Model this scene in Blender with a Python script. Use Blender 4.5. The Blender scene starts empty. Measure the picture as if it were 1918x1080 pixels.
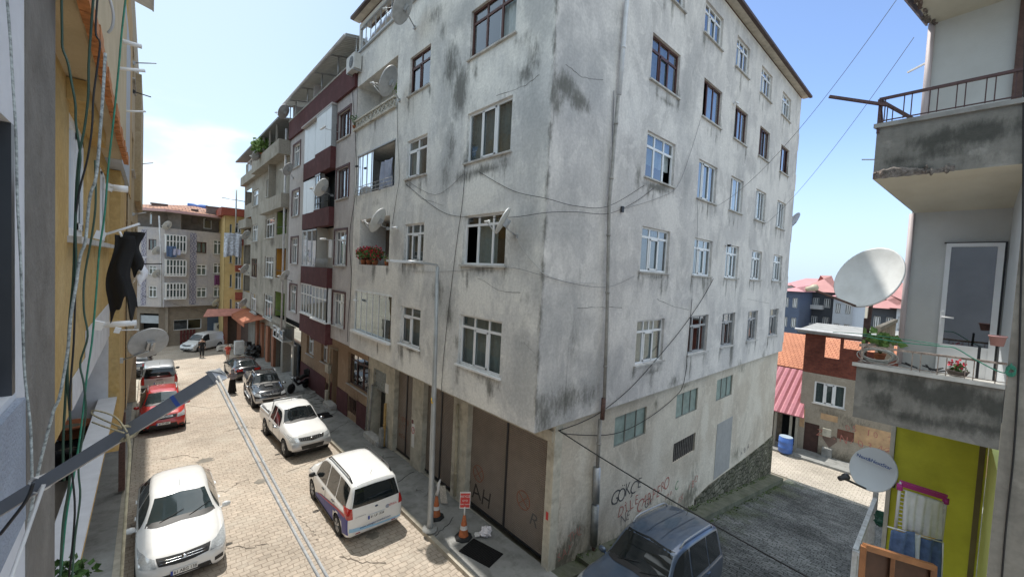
import bpy, bmesh, math, random
from mathutils import Vector, Matrix, Euler
from mathutils.bvhtree import BVHTree
from math import sin, cos, pi, radians, sqrt, atan2
random.seed(7)
scn = bpy.context.scene
COL = scn.collection
# ---------------------------------------------------------------- camera (x = alley, y = up the street, z up; metres)
CAM = Vector((-6.53, -6.2, 7.5))
YAW, PIT, ROL, FPX = 0.73694, -0.04154, 0.0490, 749.9
_f = Vector((sin(YAW)*cos(PIT), cos(YAW)*cos(PIT), sin(PIT)))
_r = Vector((cos(YAW), -sin(YAW), 0)); _u = _r.cross(_f)
_r, _u = cos(ROL)*_r + sin(ROL)*_u, -sin(ROL)*_r + cos(ROL)*_u
cd = bpy.data.cameras.new('camera'); cam = bpy.data.objects.new('camera', cd); COL.objects.link(cam)
m = Matrix((_r, _u, -_f)).transposed().to_4x4(); m.translation = CAM; cam.matrix_world = m
cd.sensor_width = 36; cd.lens = 36*FPX/1918; cd.clip_start = 0.05; cd.clip_end = 4000
scn.camera = cam
# ---------------------------------------------------------------- light
SUN_EL, SUN_AZ = radians(63), radians(0.3)      # azimuth from +y towards +x
world = bpy.data.worlds.new('World'); scn.world = world; world.use_nodes = True
wt = world.node_tree; wn = wt.nodes; wl = wt.links
bg = wn['Background']; sky = wn.new('ShaderNodeTexSky'); sky.sky_type = 'NISHITA'; sky.sun_disc = False
sky.sun_elevation = SUN_EL; sky.sun_rotation = SUN_AZ; sky.altitude = 50; sky.air_density = 0.62; sky.dust_density = 0.25; sky.ozone_density = 1.2
tc = wn.new('ShaderNodeTexCoord'); sp = wn.new('ShaderNodeSeparateXYZ'); wl.new(tc.outputs['Generated'], sp.inputs[0])
# fair-weather clouds low over the end of the street
mp = wn.new('ShaderNodeMapping'); mp.inputs['Scale'].default_value = (5, 5, 14); wl.new(tc.outputs['Generated'], mp.inputs[0])
nz = wn.new('ShaderNodeTexNoise'); nz.inputs['Scale'].default_value = 1.0; nz.inputs['Detail'].default_value = 7; wl.new(mp.outputs[0], nz.inputs[0])
vd = wn.new('ShaderNodeVectorMath'); vd.operation = 'DISTANCE'; wl.new(tc.outputs['Generated'], vd.inputs[0]); vd.inputs[1].default_value = (0.04, 0.985, 0.13)
mr = wn.new('ShaderNodeMapRange'); wl.new(vd.outputs['Value'], mr.inputs[0]); mr.inputs[1].default_value = 0.05; mr.inputs[2].default_value = 0.26; mr.inputs[3].default_value = 0.26; mr.inputs[4].default_value = -0.3
ad = wn.new('ShaderNodeMath'); ad.operation = 'ADD'; wl.new(nz.outputs[0], ad.inputs[0]); wl.new(mr.outputs[0], ad.inputs[1])
cr = wn.new('ShaderNodeMapRange'); cr.interpolation_type = 'SMOOTHSTEP'; wl.new(ad.outputs[0], cr.inputs[0]); cr.inputs[1].default_value = 0.55; cr.inputs[2].default_value = 0.82; cr.inputs[3].default_value = 0; cr.inputs[4].default_value = 0.75
mx = wn.new('ShaderNodeMixRGB'); mx.inputs[0].default_value = 0; wl.new(sky.outputs[0], mx.inputs[1]); mx.inputs[2].default_value = (4.0, 4.1, 4.2, 1)
# bright cloud veil added overhead, out of view, to lift the fill light
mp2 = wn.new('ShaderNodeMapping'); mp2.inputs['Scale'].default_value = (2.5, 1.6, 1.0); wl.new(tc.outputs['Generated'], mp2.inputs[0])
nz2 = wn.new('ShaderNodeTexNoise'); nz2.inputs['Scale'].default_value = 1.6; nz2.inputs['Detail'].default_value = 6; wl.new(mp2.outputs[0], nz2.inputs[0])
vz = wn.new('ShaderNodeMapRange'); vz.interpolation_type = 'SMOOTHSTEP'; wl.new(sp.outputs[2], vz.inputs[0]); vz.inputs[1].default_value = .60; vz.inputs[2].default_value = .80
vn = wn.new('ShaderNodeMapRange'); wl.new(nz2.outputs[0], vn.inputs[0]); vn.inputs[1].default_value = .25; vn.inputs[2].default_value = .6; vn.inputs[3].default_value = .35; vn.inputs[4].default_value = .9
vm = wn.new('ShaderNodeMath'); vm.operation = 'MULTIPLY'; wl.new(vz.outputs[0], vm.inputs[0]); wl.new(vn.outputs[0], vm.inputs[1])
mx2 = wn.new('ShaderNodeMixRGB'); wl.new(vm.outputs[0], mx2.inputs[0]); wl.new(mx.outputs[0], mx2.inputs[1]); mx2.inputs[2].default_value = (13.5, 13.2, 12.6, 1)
# hazier, deeper blue band above the sea side horizon
hz = wn.new('ShaderNodeMapRange'); hz.interpolation_type = 'SMOOTHSTEP'; wl.new(sp.outputs[2], hz.inputs[0]); hz.inputs[1].default_value = -.02; hz.inputs[2].default_value = .34; hz.inputs[3].default_value = 1; hz.inputs[4].default_value = 0
hx = wn.new('ShaderNodeMapRange'); hx.interpolation_type = 'SMOOTHSTEP'; wl.new(sp.outputs[0], hx.inputs[0]); hx.inputs[1].default_value = .35; hx.inputs[2].default_value = .85
hm = wn.new('ShaderNodeMath'); hm.operation = 'MULTIPLY'; wl.new(hz.outputs[0], hm.inputs[0]); wl.new(hx.outputs[0], hm.inputs[1])
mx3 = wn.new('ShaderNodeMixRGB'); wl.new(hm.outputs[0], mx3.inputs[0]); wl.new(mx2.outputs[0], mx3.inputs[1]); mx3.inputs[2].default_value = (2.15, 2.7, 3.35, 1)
# pale milky haze over the street side
lx = wn.new('ShaderNodeMapRange'); lx.interpolation_type = 'SMOOTHSTEP'; wl.new(sp.outputs[0], lx.inputs[0]); lx.inputs[1].default_value = .75; lx.inputs[2].default_value = .0; lx.inputs[3].default_value = 0; lx.inputs[4].default_value = .78
mx4 = wn.new('ShaderNodeMixRGB'); wl.new(lx.outputs[0], mx4.inputs[0]); wl.new(mx3.outputs[0], mx4.inputs[1]); mx4.inputs[2].default_value = (2.45, 3.0, 3.3, 1)
mx5 = wn.new('ShaderNodeMixRGB'); wl.new(cr.outputs[0], mx5.inputs[0]); wl.new(mx4.outputs[0], mx5.inputs[1]); mx5.inputs[2].default_value = (3.9, 3.95, 4.05, 1)
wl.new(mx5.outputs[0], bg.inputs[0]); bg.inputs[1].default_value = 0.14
sl = bpy.data.lights.new('sun', 'SUN'); sl.energy = 2.15; sl.angle = radians(0.5); sl.color = (1.0, 0.955, 0.88)
sun = bpy.data.objects.new('sun', sl); COL.objects.link(sun)
_sd = Vector((sin(SUN_AZ)*cos(SUN_EL), cos(SUN_AZ)*cos(SUN_EL), sin(SUN_EL)))
sun.rotation_euler = _sd.to_track_quat('Z', 'Y').to_euler(); sun.location = _sd*60
scn.view_settings.view_transform = 'Standard'; scn.view_settings.look = 'None'
scn.view_settings.exposure = 1.22; scn.view_settings.gamma = 1
try:
    scn.cycles.max_bounces = 6; scn.cycles.diffuse_bounces = 5; scn.cycles.glossy_bounces = 3; scn.cycles.transparent_max_bounces = 12
except Exception: pass

# ---------------------------------------------------------------- measuring: a photo pixel meets a known plane of the place
def ray(px, py): return (px-959)*_r - (py-540)*_u + FPX*_f
def onax(px, py, ax, v):
    d = ray(px, py); t = (v-CAM[ax])/d[ax]; return CAM + d*t
def onX(px, py, X): return onax(px, py, 0, X)
def onY(px, py, Y): return onax(px, py, 1, Y)
def onZ(px, py, Z): return onax(px, py, 2, Z)
def atd(px, py, dist): return CAM + ray(px, py)/FPX*dist      # at a depth along the view axis

# ---------------------------------------------------------------- object helpers
def tag(o, label=None, cat=None, group=None, kind=None):
    if label: o['label'] = label
    if cat: o['category'] = cat
    if group: o['group'] = group
    if kind: o['kind'] = kind
    return o
def empty(name, loc=(0,0,0), label=None, cat=None, group=None, rz=0):
    o = bpy.data.objects.new(name, None); COL.objects.link(o); o.location = loc; o.rotation_euler = (0,0,rz)
    o.empty_display_size = 0.2
    return tag(o, label, cat, group)
def link_mesh(name, me, mat, parent=None, world=True):
    o = bpy.data.objects.new(name, me); COL.objects.link(o)
    if mat is not None and len(me.materials) == 0:
        for q in (mat if isinstance(mat, (list, tuple)) else [mat]): me.materials.append(q)
    if parent is not None:
        o.parent = parent
        if world:      # geometry given in world space: undo the chain of parents
            M = Matrix.Identity(4); p = parent
            while p is not None:
                M = Matrix.LocRotScale(p.location, p.rotation_euler, p.scale) @ M; p = p.parent
            me.transform(M.inverted())
    return o
class MB:
    """collects shapes into ONE mesh"""
    def __init__(s): s.v = []; s.f = []; s.mi = []; s.cur = 0; s.sm = []
    def add(s, vs, fs, smooth=False):
        b = len(s.v); s.v += [tuple(v) for v in vs]
        for f in fs: s.f.append([i+b for i in f]); s.mi.append(s.cur); s.sm.append(smooth)
        return s
    def box(s, a, b, M=None):
        x0,y0,z0 = a; x1,y1,z1 = b
        if x0>x1: x0,x1=x1,x0
        if y0>y1: y0,y1=y1,y0
        if z0>z1: z0,z1=z1,z0
        vs = [Vector(p) for p in ((x0,y0,z0),(x1,y0,z0),(x1,y1,z0),(x0,y1,z0),(x0,y0,z1),(x1,y0,z1),(x1,y1,z1),(x0,y1,z1))]
        if M: vs = [M@v for v in vs]
        return s.add(vs, [(0,3,2,1),(4,5,6,7),(0,1,5,4),(1,2,6,5),(2,3,7,6),(3,0,4,7)])
    def bar(s, p, q, w, h=None, up=(0,0,1)):
        p, q = Vector(p), Vector(q); h = h or w; d = (q-p)
        if d.length < 1e-6: return s
        d.normalize(); up = Vector(up)
        if abs(d.dot(up)) > .98: up = Vector((1,0,0))
        a = d.cross(up).normalized(); b = a.cross(d)
        vs = []
        for c in (p, q):
            for i, j in ((-1,-1),(1,-1),(1,1),(-1,1)): vs.append(c + a*(i*w/2) + b*(j*h/2))
        return s.add(vs, [(0,3,2,1),(4,5,6,7),(0,1,5,4),(1,2,6,5),(2,3,7,6),(3,0,4,7)])
    def tube(s, pts, r, n=8, cap=True):
        pts = [Vector(p) for p in pts]; rs = r if isinstance(r, (list,tuple)) else [r]*len(pts)
        vs = []; prev = None
        for i, p in enumerate(pts):
            d = (pts[min(i+1,len(pts)-1)] - pts[max(i-1,0)])
            if d.length < 1e-9: d = Vector((0,0,1))
            d.normalize()
            if prev is None:
                a = d.orthogonal().normalized()
            else:
                a = prev - d*prev.dot(d)
                a = a.normalized() if a.length > 1e-6 else d.orthogonal().normalized()
            prev = a; b = d.cross(a)
            for k in range(n):
                t = 2*pi*k/n; vs.append(p + a*(cos(t)*rs[i]) + b*(sin(t)*rs[i]))
        fs = []
        for i in range(len(pts)-1):
            for k in range(n):
                k2 = (k+1)%n; fs.append((i*n+k, i*n+k2, (i+1)*n+k2, (i+1)*n+k))
        if cap: fs.append(tuple(range(n-1,-1,-1))); fs.append(tuple((len(pts)-1)*n+k for k in range(n)))
        return s.add(vs, fs, True)
    def lathe(s, prof, n=24, M=None, cap=False):
        vs = []; 
        for (r, z) in prof:
            for k in range(n): vs.append(Vector((r*cos(2*pi*k/n), r*sin(2*pi*k/n), z)))
        if M: vs = [M@v for v in vs]
        fs = [(i*n+k, i*n+(k+1)%n, (i+1)*n+(k+1)%n, (i+1)*n+k) for i in range(len(prof)-1) for k in range(n)]
        if cap: fs.append(tuple(range(n-1,-1,-1))); fs.append(tuple((len(prof)-1)*n+k for k in range(n)))
        return s.add(vs, fs, True)
    def poly(s, pts, thick=None):
        """flat polygon, optionally extruded by vector thick"""
        pts = [Vector(p) for p in pts]; n = len(pts)
        if thick is None: return s.add(pts, [tuple(range(n))])
        t = Vector(thick)
        return s.add(pts+[p+t for p in pts], [tuple(range(n-1,-1,-1)), tuple(range(n,2*n))]+[(i,(i+1)%n,(i+1)%n+n,i+n) for i in range(n)])
    def mesh(s, name, bevel=0):
        me = bpy.data.meshes.new(name); me.from_pydata([tuple(v) for v in s.v], [], s.f); me.update()
        me.polygons.foreach_set('material_index', s.mi); me.polygons.foreach_set('use_smooth', s.sm)
        bm = bmesh.new(); bm.from_mesh(me); bmesh.ops.recalc_face_normals(bm, faces=bm.faces)
        bm.to_mesh(me); bm.free()
        return me
    def build(s, name, mat, parent=None, world=True):
        return link_mesh(name, s.mesh(name), mat, parent, world)

# ---------------------------------------------------------------- materials
MATS = {}
def pm(name, col, rough=0.7, metal=0.0, var=0.12, vscale=3.0, bump=0.0, bscale=40.0, spec=0.5, coat=0.0, dirt=0.0, dirtcol=(0.08,0.07,0.06), streak=False):
    if name in MATS: return MATS[name]
    M = bpy.data.materials.new(name); M.use_nodes = True; nt = M.node_tree; n = nt.nodes; l = nt.links
    b = n['Principled BSDF']; b.inputs['Roughness'].default_value = rough; b.inputs['Metallic'].default_value = metal
    b.inputs['Specular IOR Level'].default_value = spec; b.inputs['Coat Weight'].default_value = coat; b.inputs['Coat Roughness'].default_value = 0.05
    c = (*col, 1)
    tcn = n.new('ShaderNodeTexCoord'); geo = n.new('ShaderNodeNewGeometry')
    if var > 0:
        no = n.new('ShaderNodeTexNoise'); no.inputs['Scale'].default_value = vscale; no.inputs['Detail'].default_value = 6; no.inputs['Roughness'].default_value = 0.6
        l.new(geo.outputs['Position'], no.inputs['Vector'])
        r = n.new('ShaderNodeMapRange'); l.new(no.outputs[0], r.inputs[0]); r.inputs[1].default_value = 0.3; r.inputs[2].default_value = 0.7; r.inputs[3].default_value = 1-var; r.inputs[4].default_value = 1+var
        m_ = n.new('ShaderNodeMixRGB'); m_.blend_type = 'MULTIPLY'; m_.inputs[0].default_value = 1; m_.inputs[1].default_value = c; l.new(r.outputs[0], m_.inputs[2])
        out = m_.outputs[0]
        if dirt > 0:
            mp = n.new('ShaderNodeMapping'); mp.inputs['Scale'].default_value = (2.2, 2.2, 0.35 if streak else 2.2); l.new(geo.outputs['Position'], mp.inputs[0])
            n2 = n.new('ShaderNodeTexNoise'); n2.inputs['Scale'].default_value = 1.3; n2.inputs['Detail'].default_value = 8; n2.inputs['Roughness'].default_value = 0.65; l.new(mp.outputs[0], n2.inputs['Vector'])
            r2 = n.new('ShaderNodeMapRange'); l.new(n2.outputs[0], r2.inputs[0]); r2.inputs[1].default_value = 0.48; r2.inputs[2].default_value = 0.72; r2.inputs[3].default_value = 0; r2.inputs[4].default_value = dirt
            m2 = n.new('ShaderNodeMixRGB'); l.new(r2.outputs[0], m2.inputs[0]); l.new(out, m2.inputs[1]); m2.inputs[2].default_value = (*dirtcol, 1); out = m2.outputs[0]
        l.new(out, b.inputs['Base Color'])
    else: b.inputs['Base Color'].default_value = c
    if bump > 0:
        nb = n.new('ShaderNodeTexNoise'); nb.inputs['Scale'].default_value = bscale; nb.inputs['Detail'].default_value = 4; l.new(geo.outputs['Position'], nb.inputs['Vector'])
        bp = n.new('ShaderNodeBump'); bp.inputs['Strength'].default_value = bump; bp.inputs['Distance'].default_value = 0.02; l.new(nb.outputs[0], bp.inputs['Height']); l.new(bp.outputs[0], b.inputs['Normal'])
    MATS[name] = M
    return M
def glassmat(name, tint=(0.75,0.8,0.8), refl=1.0, dark=0.0):
    if name in MATS: return MATS[name]
    M = bpy.data.materials.new(name); M.use_nodes = True; nt = M.node_tree; n = nt.nodes; l = nt.links
    n.remove(n['Principled BSDF']); out = n['Material Output']
    tr = n.new('ShaderNodeBsdfTransparent'); tr.inputs[0].default_value = (*tint, 1)
    gl = n.new('ShaderNodeBsdfGlossy'); gl.inputs['Roughness'].default_value = 0.02; gl.inputs[0].default_value = (.95,.97,1,1)
    lw = n.new('ShaderNodeLayerWeight'); lw.inputs[0].default_value = .5; fr = n.new('ShaderNodeMath'); fr.operation = 'POWER'; l.new(lw.outputs['Facing'], fr.inputs[0]); fr.inputs[1].default_value = 2.6
    no = n.new('ShaderNodeTexNoise'); no.inputs['Scale'].default_value = 1.1; geo = n.new('ShaderNodeNewGeometry'); l.new(geo.outputs['Position'], no.inputs['Vector'])
    bp = n.new('ShaderNodeBump'); bp.inputs['Strength'].default_value = 0.25; bp.inputs['Distance'].default_value = 0.02; l.new(no.outputs[0], bp.inputs['Height']); l.new(bp.outputs[0], gl.inputs['Normal'])
    mu = n.new('ShaderNodeMath'); mu.operation = 'MULTIPLY_ADD'; l.new(fr.outputs[0], mu.inputs[0]); mu.inputs[1].default_value = refl; mu.inputs[2].default_value = 0.09*refl; mu.use_clamp = True
    mi = n.new('ShaderNodeMixShader'); l.new(mu.outputs[0], mi.inputs[0]); l.new(tr.outputs[0], mi.inputs[1]); l.new(gl.outputs[0], mi.inputs[2]); l.new(mi.outputs[0], out.inputs[0])
    MATS[name] = M
    return M
def plaster(name, base, light, darkc, patch=0.5, streaks=0.5, bump=0.25):
    """weathered render: attributes 'dark' and 'light' (painted stains and new plaster) broken up by noise"""
    if name in MATS: return MATS[name]
    M = bpy.data.materials.new(name); M.use_nodes = True; nt = M.node_tree; n = nt.nodes; l = nt.links
    b = n['Principled BSDF']; b.inputs['Roughness'].default_value = 0.92; b.inputs['Specular IOR Level'].default_value = 0.2
    geo = n.new('ShaderNodeNewGeometry')
    def noise(scale, det, sc=(1,1,1), rough=.6, dist=0):
        mp = n.new('ShaderNodeMapping'); mp.inputs['Scale'].default_value = sc; l.new(geo.outputs['Position'], mp.inputs[0])
        t = n.new('ShaderNodeTexNoise'); t.inputs['Scale'].default_value = scale; t.inputs['Detail'].default_value = det; t.inputs['Roughness'].default_value = rough; t.inputs['Distortion'].default_value = dist
        l.new(mp.outputs[0], t.inputs['Vector']); return t.outputs[0]
    def mrange(x, a, bb, c, d):
        r = n.new('ShaderNodeMapRange'); r.interpolation_type = 'SMOOTHSTEP'; l.new(x, r.inputs[0])
        for i, v in enumerate((a,bb,c,d)): r.inputs[i+1].default_value = v
        return r.outputs[0]
    def mix(f, a, bb, mode='MIX'):
        x = n.new('ShaderNodeMixRGB'); x.blend_type = mode
        for i, v in enumerate((f,a,bb)):
            if isinstance(v, tuple): x.inputs[i].default_value = (*v,1)
            elif isinstance(v, (float,int)): x.inputs[i].default_value = v
            else: l.new(v, x.inputs[i])
        return x.outputs[0]
    def math_(op, a, bb):
        x = n.new('ShaderNodeMath'); x.operation = op
        for i, v in enumerate((a,bb)):
            if isinstance(v, (float,int)): x.inputs[i].default_value = v
            else: l.new(v, x.inputs[i])
        return x.outputs[0]
    big = noise(0.55, 5, (1,1,.8), .55, .6)
    c = mix(mrange(big, .40, .60, 0, patch), base, light); c = mix(mrange(noise(.9, 9, (1,1,.55), .62, 1.2), .50, .66, 0, patch*.55), c, tuple(x*.70 for x in base)); c = mix(mrange(noise(1.7, 6, (1,1,.8), .6, .8), .54, .60, 0, .35), c, tuple(x*1.12 for x in light))
    blot = noise(2.2, 8, (1,1,.7), .68)
    c = mix(mrange(blot, .5, .72, 0, .35*streaks+.12), c, tuple(x*.72 for x in base))
    st = noise(1.6, 7, (2.6,2.6,.32), .7)
    c = mix(mrange(st, .52, .74, 0, streaks*.55), c, tuple(x*.6 for x in base))
    ad = n.new('ShaderNodeAttribute'); ad.attribute_name = 'dark'; al = n.new('ShaderNodeAttribute'); al.attribute_name = 'light'
    aw = n.new('ShaderNodeAttribute'); aw.attribute_name = 'wash'
    wn_ = noise(1.1, 7, (1,1,.6), .6, .5)
    wm = mrange(math_('ADD', math_('MULTIPLY', aw.outputs['Fac'], .45), wn_), .60, .95, 0, .62)
    c = mix(wm, c, tuple(x*k_ for x, k_ in zip(base, (.60,.62,.64))))
    fine = noise(5.0, 9, (1.6,1.6,.55), .75); fine2 = noise(9, 6, (1,1,1), .7)
    lm = mrange(math_('ADD', al.outputs['Fac'], math_('MULTIPLY', math_('SUBTRACT', fine2, .5), .7)), .35, .6, 0, .85)
    c = mix(lm, c, light)
    dm = mrange(math_('ADD', math_('MULTIPLY', ad.outputs['Fac'], .62), fine), .64, 1.06, 0, .80)
    c = mix(dm, c, darkc)
    c = mix(1.0, c, mrange(noise(14, 5), .3, .7, .9, 1.07), 'MULTIPLY')
    l.new(c, b.inputs['Base Color'])
    bp = n.new('ShaderNodeBump'); bp.inputs['Strength'].default_value = bump; bp.inputs['Distance'].default_value = 0.03; l.new(math_('ADD', blot, fine2), bp.inputs['Height']); l.new(bp.outputs[0], b.inputs['Normal'])
    MATS[name] = M
    return M
def stripes(name, c1, c2, axis=2, period=0.08, rough=0.6, metal=0.0, frac=0.5, dirt=0.2, bump=.6):
    """corrugation / slats / shutters, stripes along world axis"""
    if name in MATS: return MATS[name]
    M = pm(name, c1, rough, metal, 0.12, 2.5, dirt=dirt, dirtcol=tuple(x*.5 for x in c1)); nt = M.node_tree; n = nt.nodes; l = nt.links
    b = n['Principled BSDF']; geo = n.new('ShaderNodeNewGeometry'); s = n.new('ShaderNodeSeparateXYZ'); l.new(geo.outputs['Position'], s.inputs[0])
    a = n.new('ShaderNodeMath'); a.operation = 'MULTIPLY'; l.new(s.outputs[axis], a.inputs[0]); a.inputs[1].default_value = 2*pi/period
    q = n.new('ShaderNodeMath'); q.operation = 'SINE'; l.new(a.outputs[0], q.inputs[0])
    r = n.new('ShaderNodeMapRange'); l.new(q.outputs[0], r.inputs[0]); r.inputs[1].default_value = frac-.3; r.inputs[2].default_value = frac+.3
    src = b.inputs['Base Color'].links[0].from_socket
    mx = n.new('ShaderNodeMixRGB'); l.new(r.outputs[0], mx.inputs[0]); l.new(src, mx.inputs[1]); mx.inputs[2].default_value = (*c2,1); l.new(mx.outputs[0], b.inputs['Base Color'])
    bp = n.new('ShaderNodeBump'); bp.inputs['Strength'].default_value = bump; bp.inputs['Distance'].default_value = period*.25; l.new(q.outputs[0], bp.inputs['Height']); l.new(bp.outputs[0], b.inputs['Normal'])
    return M
def brickmat(name, c1, c2, mort, bw, rh, plane='xy', offset=.5, msize=.012, rough=.9, var=.2, tint=None, tintscale=.4, distort=0.03, bump=.5, moss=None):
    if name in MATS: return MATS[name]
    M = bpy.data.materials.new(name); M.use_nodes = True; nt = M.node_tree; n = nt.nodes; l = nt.links
    b = n['Principled BSDF']; b.inputs['Roughness'].default_value = rough; b.inputs['Specular IOR Level'].default_value = .25
    geo = n.new('ShaderNodeNewGeometry'); s = n.new('ShaderNodeSeparateXYZ'); l.new(geo.outputs['Position'], s.inputs[0])
    cb = n.new('ShaderNodeCombineXYZ'); ix = {'x':0,'y':1,'z':2}
    l.new(s.outputs[ix[plane[0]]], cb.inputs[0]); l.new(s.outputs[ix[plane[1]]], cb.inputs[1])
    nd = n.new('ShaderNodeTexNoise'); nd.inputs['Scale'].default_value = 1.2; nd.inputs['Detail'].default_value = 3; l.new(cb.outputs[0], nd.inputs['Vector'])
    vs = n.new('ShaderNodeVectorMath'); vs.operation = 'MULTIPLY_ADD'; l.new(nd.outputs['Color'], vs.inputs[0]); vs.inputs[1].default_value = (distort*4,)*3; l.new(cb.outputs[0], vs.inputs[2])
    bt = n.new('ShaderNodeTexBrick'); l.new(vs.outputs[0], bt.inputs['Vector']); bt.offset = offset
    bt.inputs['Scale'].default_value = 1; bt.inputs['Brick Width'].default_value = bw; bt.inputs['Row Height'].default_value = rh; bt.inputs['Mortar Size'].default_value = msize; bt.inputs['Mortar Smooth'].default_value = .5
    bt.inputs['Color1'].default_value = (*c1,1); bt.inputs['Color2'].default_value = (*c2,1); bt.inputs['Mortar'].default_value = (*mort,1); bt.inputs['Bias'].default_value = 0
    no = n.new('ShaderNodeTexNoise'); no.inputs['Scale'].default_value = tintscale; no.inputs['Detail'].default_value = 7; no.inputs['Roughness'].default_value = .65; l.new(geo.outputs['Position'], no.inputs['Vector'])
    r = n.new('ShaderNodeMapRange'); l.new(no.outputs[0], r.inputs[0]); r.inputs[1].default_value = .32; r.inputs[2].default_value = .68; r.inputs[3].default_value = 1-var; r.inputs[4].default_value = 1+var
    m1 = n.new('ShaderNodeMixRGB'); m1.blend_type = 'MULTIPLY'; m1.inputs[0].default_value = 1; l.new(bt.outputs[0], m1.inputs[1]); l.new(r.outputs[0], m1.inputs[2]); out = m1.outputs[0]
    nf = n.new('ShaderNodeTexNoise'); nf.inputs['Scale'].default_value = 7; nf.inputs['Detail'].default_value = 8; nf.inputs['Roughness'].default_value = .7; l.new(geo.outputs['Position'], nf.inputs['Vector'])
    rf = n.new('ShaderNodeMapRange'); l.new(nf.outputs[0], rf.inputs[0]); rf.inputs[1].default_value = .3; rf.inputs[2].default_value = .7; rf.inputs[3].default_value = .8; rf.inputs[4].default_value = 1.15
    m2 = n.new('ShaderNodeMixRGB'); m2.blend_type = 'MULTIPLY'; m2.inputs[0].default_value = 1; l.new(out, m2.inputs[1]); l.new(rf.outputs[0], m2.inputs[2]); out = m2.outputs[0]
    if tint:
        nn = n.new('ShaderNodeTexNoise'); nn.inputs['Scale'].default_value = .9; nn.inputs['Detail'].default_value = 9; nn.inputs['Roughness'].default_value = .7; l.new(geo.outputs['Position'], nn.inputs['Vector'])
        rr = n.new('ShaderNodeMapRange'); l.new(nn.outputs[0], rr.inputs[0]); rr.inputs[1].default_value = .5; rr.inputs[2].default_value = .75; rr.inputs[4].default_value = .8
        m3 = n.new('ShaderNodeMixRGB'); l.new(rr.outputs[0], m3.inputs[0]); l.new(out, m3.inputs[1]); m3.inputs[2].default_value = (*tint,1); out = m3.outputs[0]
    if moss:
        nm = n.new('ShaderNodeTexNoise'); nm.inputs['Scale'].default_value = .8; nm.inputs['Detail'].default_value = 9; nm.inputs['Roughness'].default_value = .75; l.new(geo.outputs['Position'], nm.inputs['Vector'])
        ax = n.new('ShaderNodeMapRange'); l.new(s.outputs[1], ax.inputs[0]); ax.inputs[1].default_value = -3.4; ax.inputs[2].default_value = -.4; ax.inputs[3].default_value = -.22; ax.inputs[4].default_value = .22
        aa = n.new('ShaderNodeMath'); aa.operation = 'ADD'; l.new(nm.outputs[0], aa.inputs[0]); l.new(ax.outputs[0], aa.inputs[1])
        rm = n.new('ShaderNodeMapRange'); l.new(aa.outputs[0], rm.inputs[0]); rm.inputs[1].default_value = .55; rm.inputs[2].default_value = .85; rm.inputs[4].default_value = .8
        m4 = n.new('ShaderNodeMixRGB'); l.new(rm.outputs[0], m4.inputs[0]); l.new(out, m4.inputs[1]); m4.inputs[2].default_value = (*moss,1); out = m4.outputs[0]
    l.new(out, b.inputs['Base Color'])
    bp = n.new('ShaderNodeBump'); bp.inputs['Strength'].default_value = bump; bp.inputs['Distance'].default_value = .02
    iv = n.new('ShaderNodeMath'); iv.operation = 'SUBTRACT'; iv.inputs[0].default_value = 1; l.new(bt.outputs['Fac'], iv.inputs[1])
    sm = n.new('ShaderNodeMath'); sm.operation = 'ADD'; l.new(iv.outputs[0], sm.inputs[0]); l.new(nf.outputs[0], sm.inputs[1])
    l.new(sm.outputs[0], bp.inputs['Height']); l.new(bp.outputs[0], b.inputs['Normal'])
    MATS[name] = M
    return M
WHITE = pm('white_pvc', (.74,.75,.76), .4, var=.05)
BROWN = pm('brown_frame', (.075,.028,.022), .45, var=.2, vscale=8)
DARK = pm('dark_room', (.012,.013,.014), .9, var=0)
GLASS = glassmat('window_glass', (.55,.62,.62), 1.0)
GLASSB = glassmat('blue_reflecting_glass', (.3,.36,.42), 3.0)
CURT = pm('net_curtain', (.42,.47,.48), .9, var=.12, vscale=9)
CURTG = pm('grey_curtain', (.24,.26,.26), .9, var=.2, vscale=12)
METAL = pm('galvanised_metal', (.42,.43,.44), .45, .6, .12, 12)
BLACKM = pm('black_metal', (.02,.02,.022), .45, var=.2, vscale=10)
RUST = pm('rusty_brown_paint', (.10,.055,.045), .7, var=.35, vscale=18)
CABLE = pm('black_cable', (.015,.015,.016), .6, var=0)
CABLEG = pm('grey_cable', (.17,.17,.18), .6, var=0)
CONC = pm('grey_concrete', (.27,.27,.26), .92, var=.2, vscale=2.2, bump=.4, bscale=25, dirt=.6, dirtcol=(.09,.09,.085))
SILLM = pm('stone_sill', (.46,.45,.43), .8, var=.2, vscale=6, dirt=.5)

def text_mesh(s, size, extr=0.003, bold=0.0):
    cu = bpy.data.curves.new('writing', 'FONT'); cu.body = s; cu.size = size; cu.extrude = extr; cu.align_x = 'CENTER'; cu.align_y = 'CENTER'; cu.offset = bold; cu.resolution_u = 3
    o = bpy.data.objects.new('writing', cu); COL.objects.link(o)
    dg = bpy.context.evaluated_depsgraph_get(); me = bpy.data.meshes.new_from_object(o.evaluated_get(dg))
    bpy.data.objects.remove(o); bpy.data.curves.remove(cu); me.materials.clear()
    return me
def text_on(s, size, origin, u, v, mat, parent, name='lettering', extr=.003, bold=0, sx=1.0):
    """writing centred at origin with reading direction u and up direction v"""
    me = text_mesh(s, size, extr, bold); u = Vector(u).normalized(); v = Vector(v).normalized(); w = u.cross(v)
    me.transform(Matrix.Translation(Vector(origin)) @ Matrix((u, v, w)).transposed().to_4x4() @ Matrix.Diagonal((sx,1,1,1)))
    return link_mesh(name, me, mat, parent)
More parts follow.
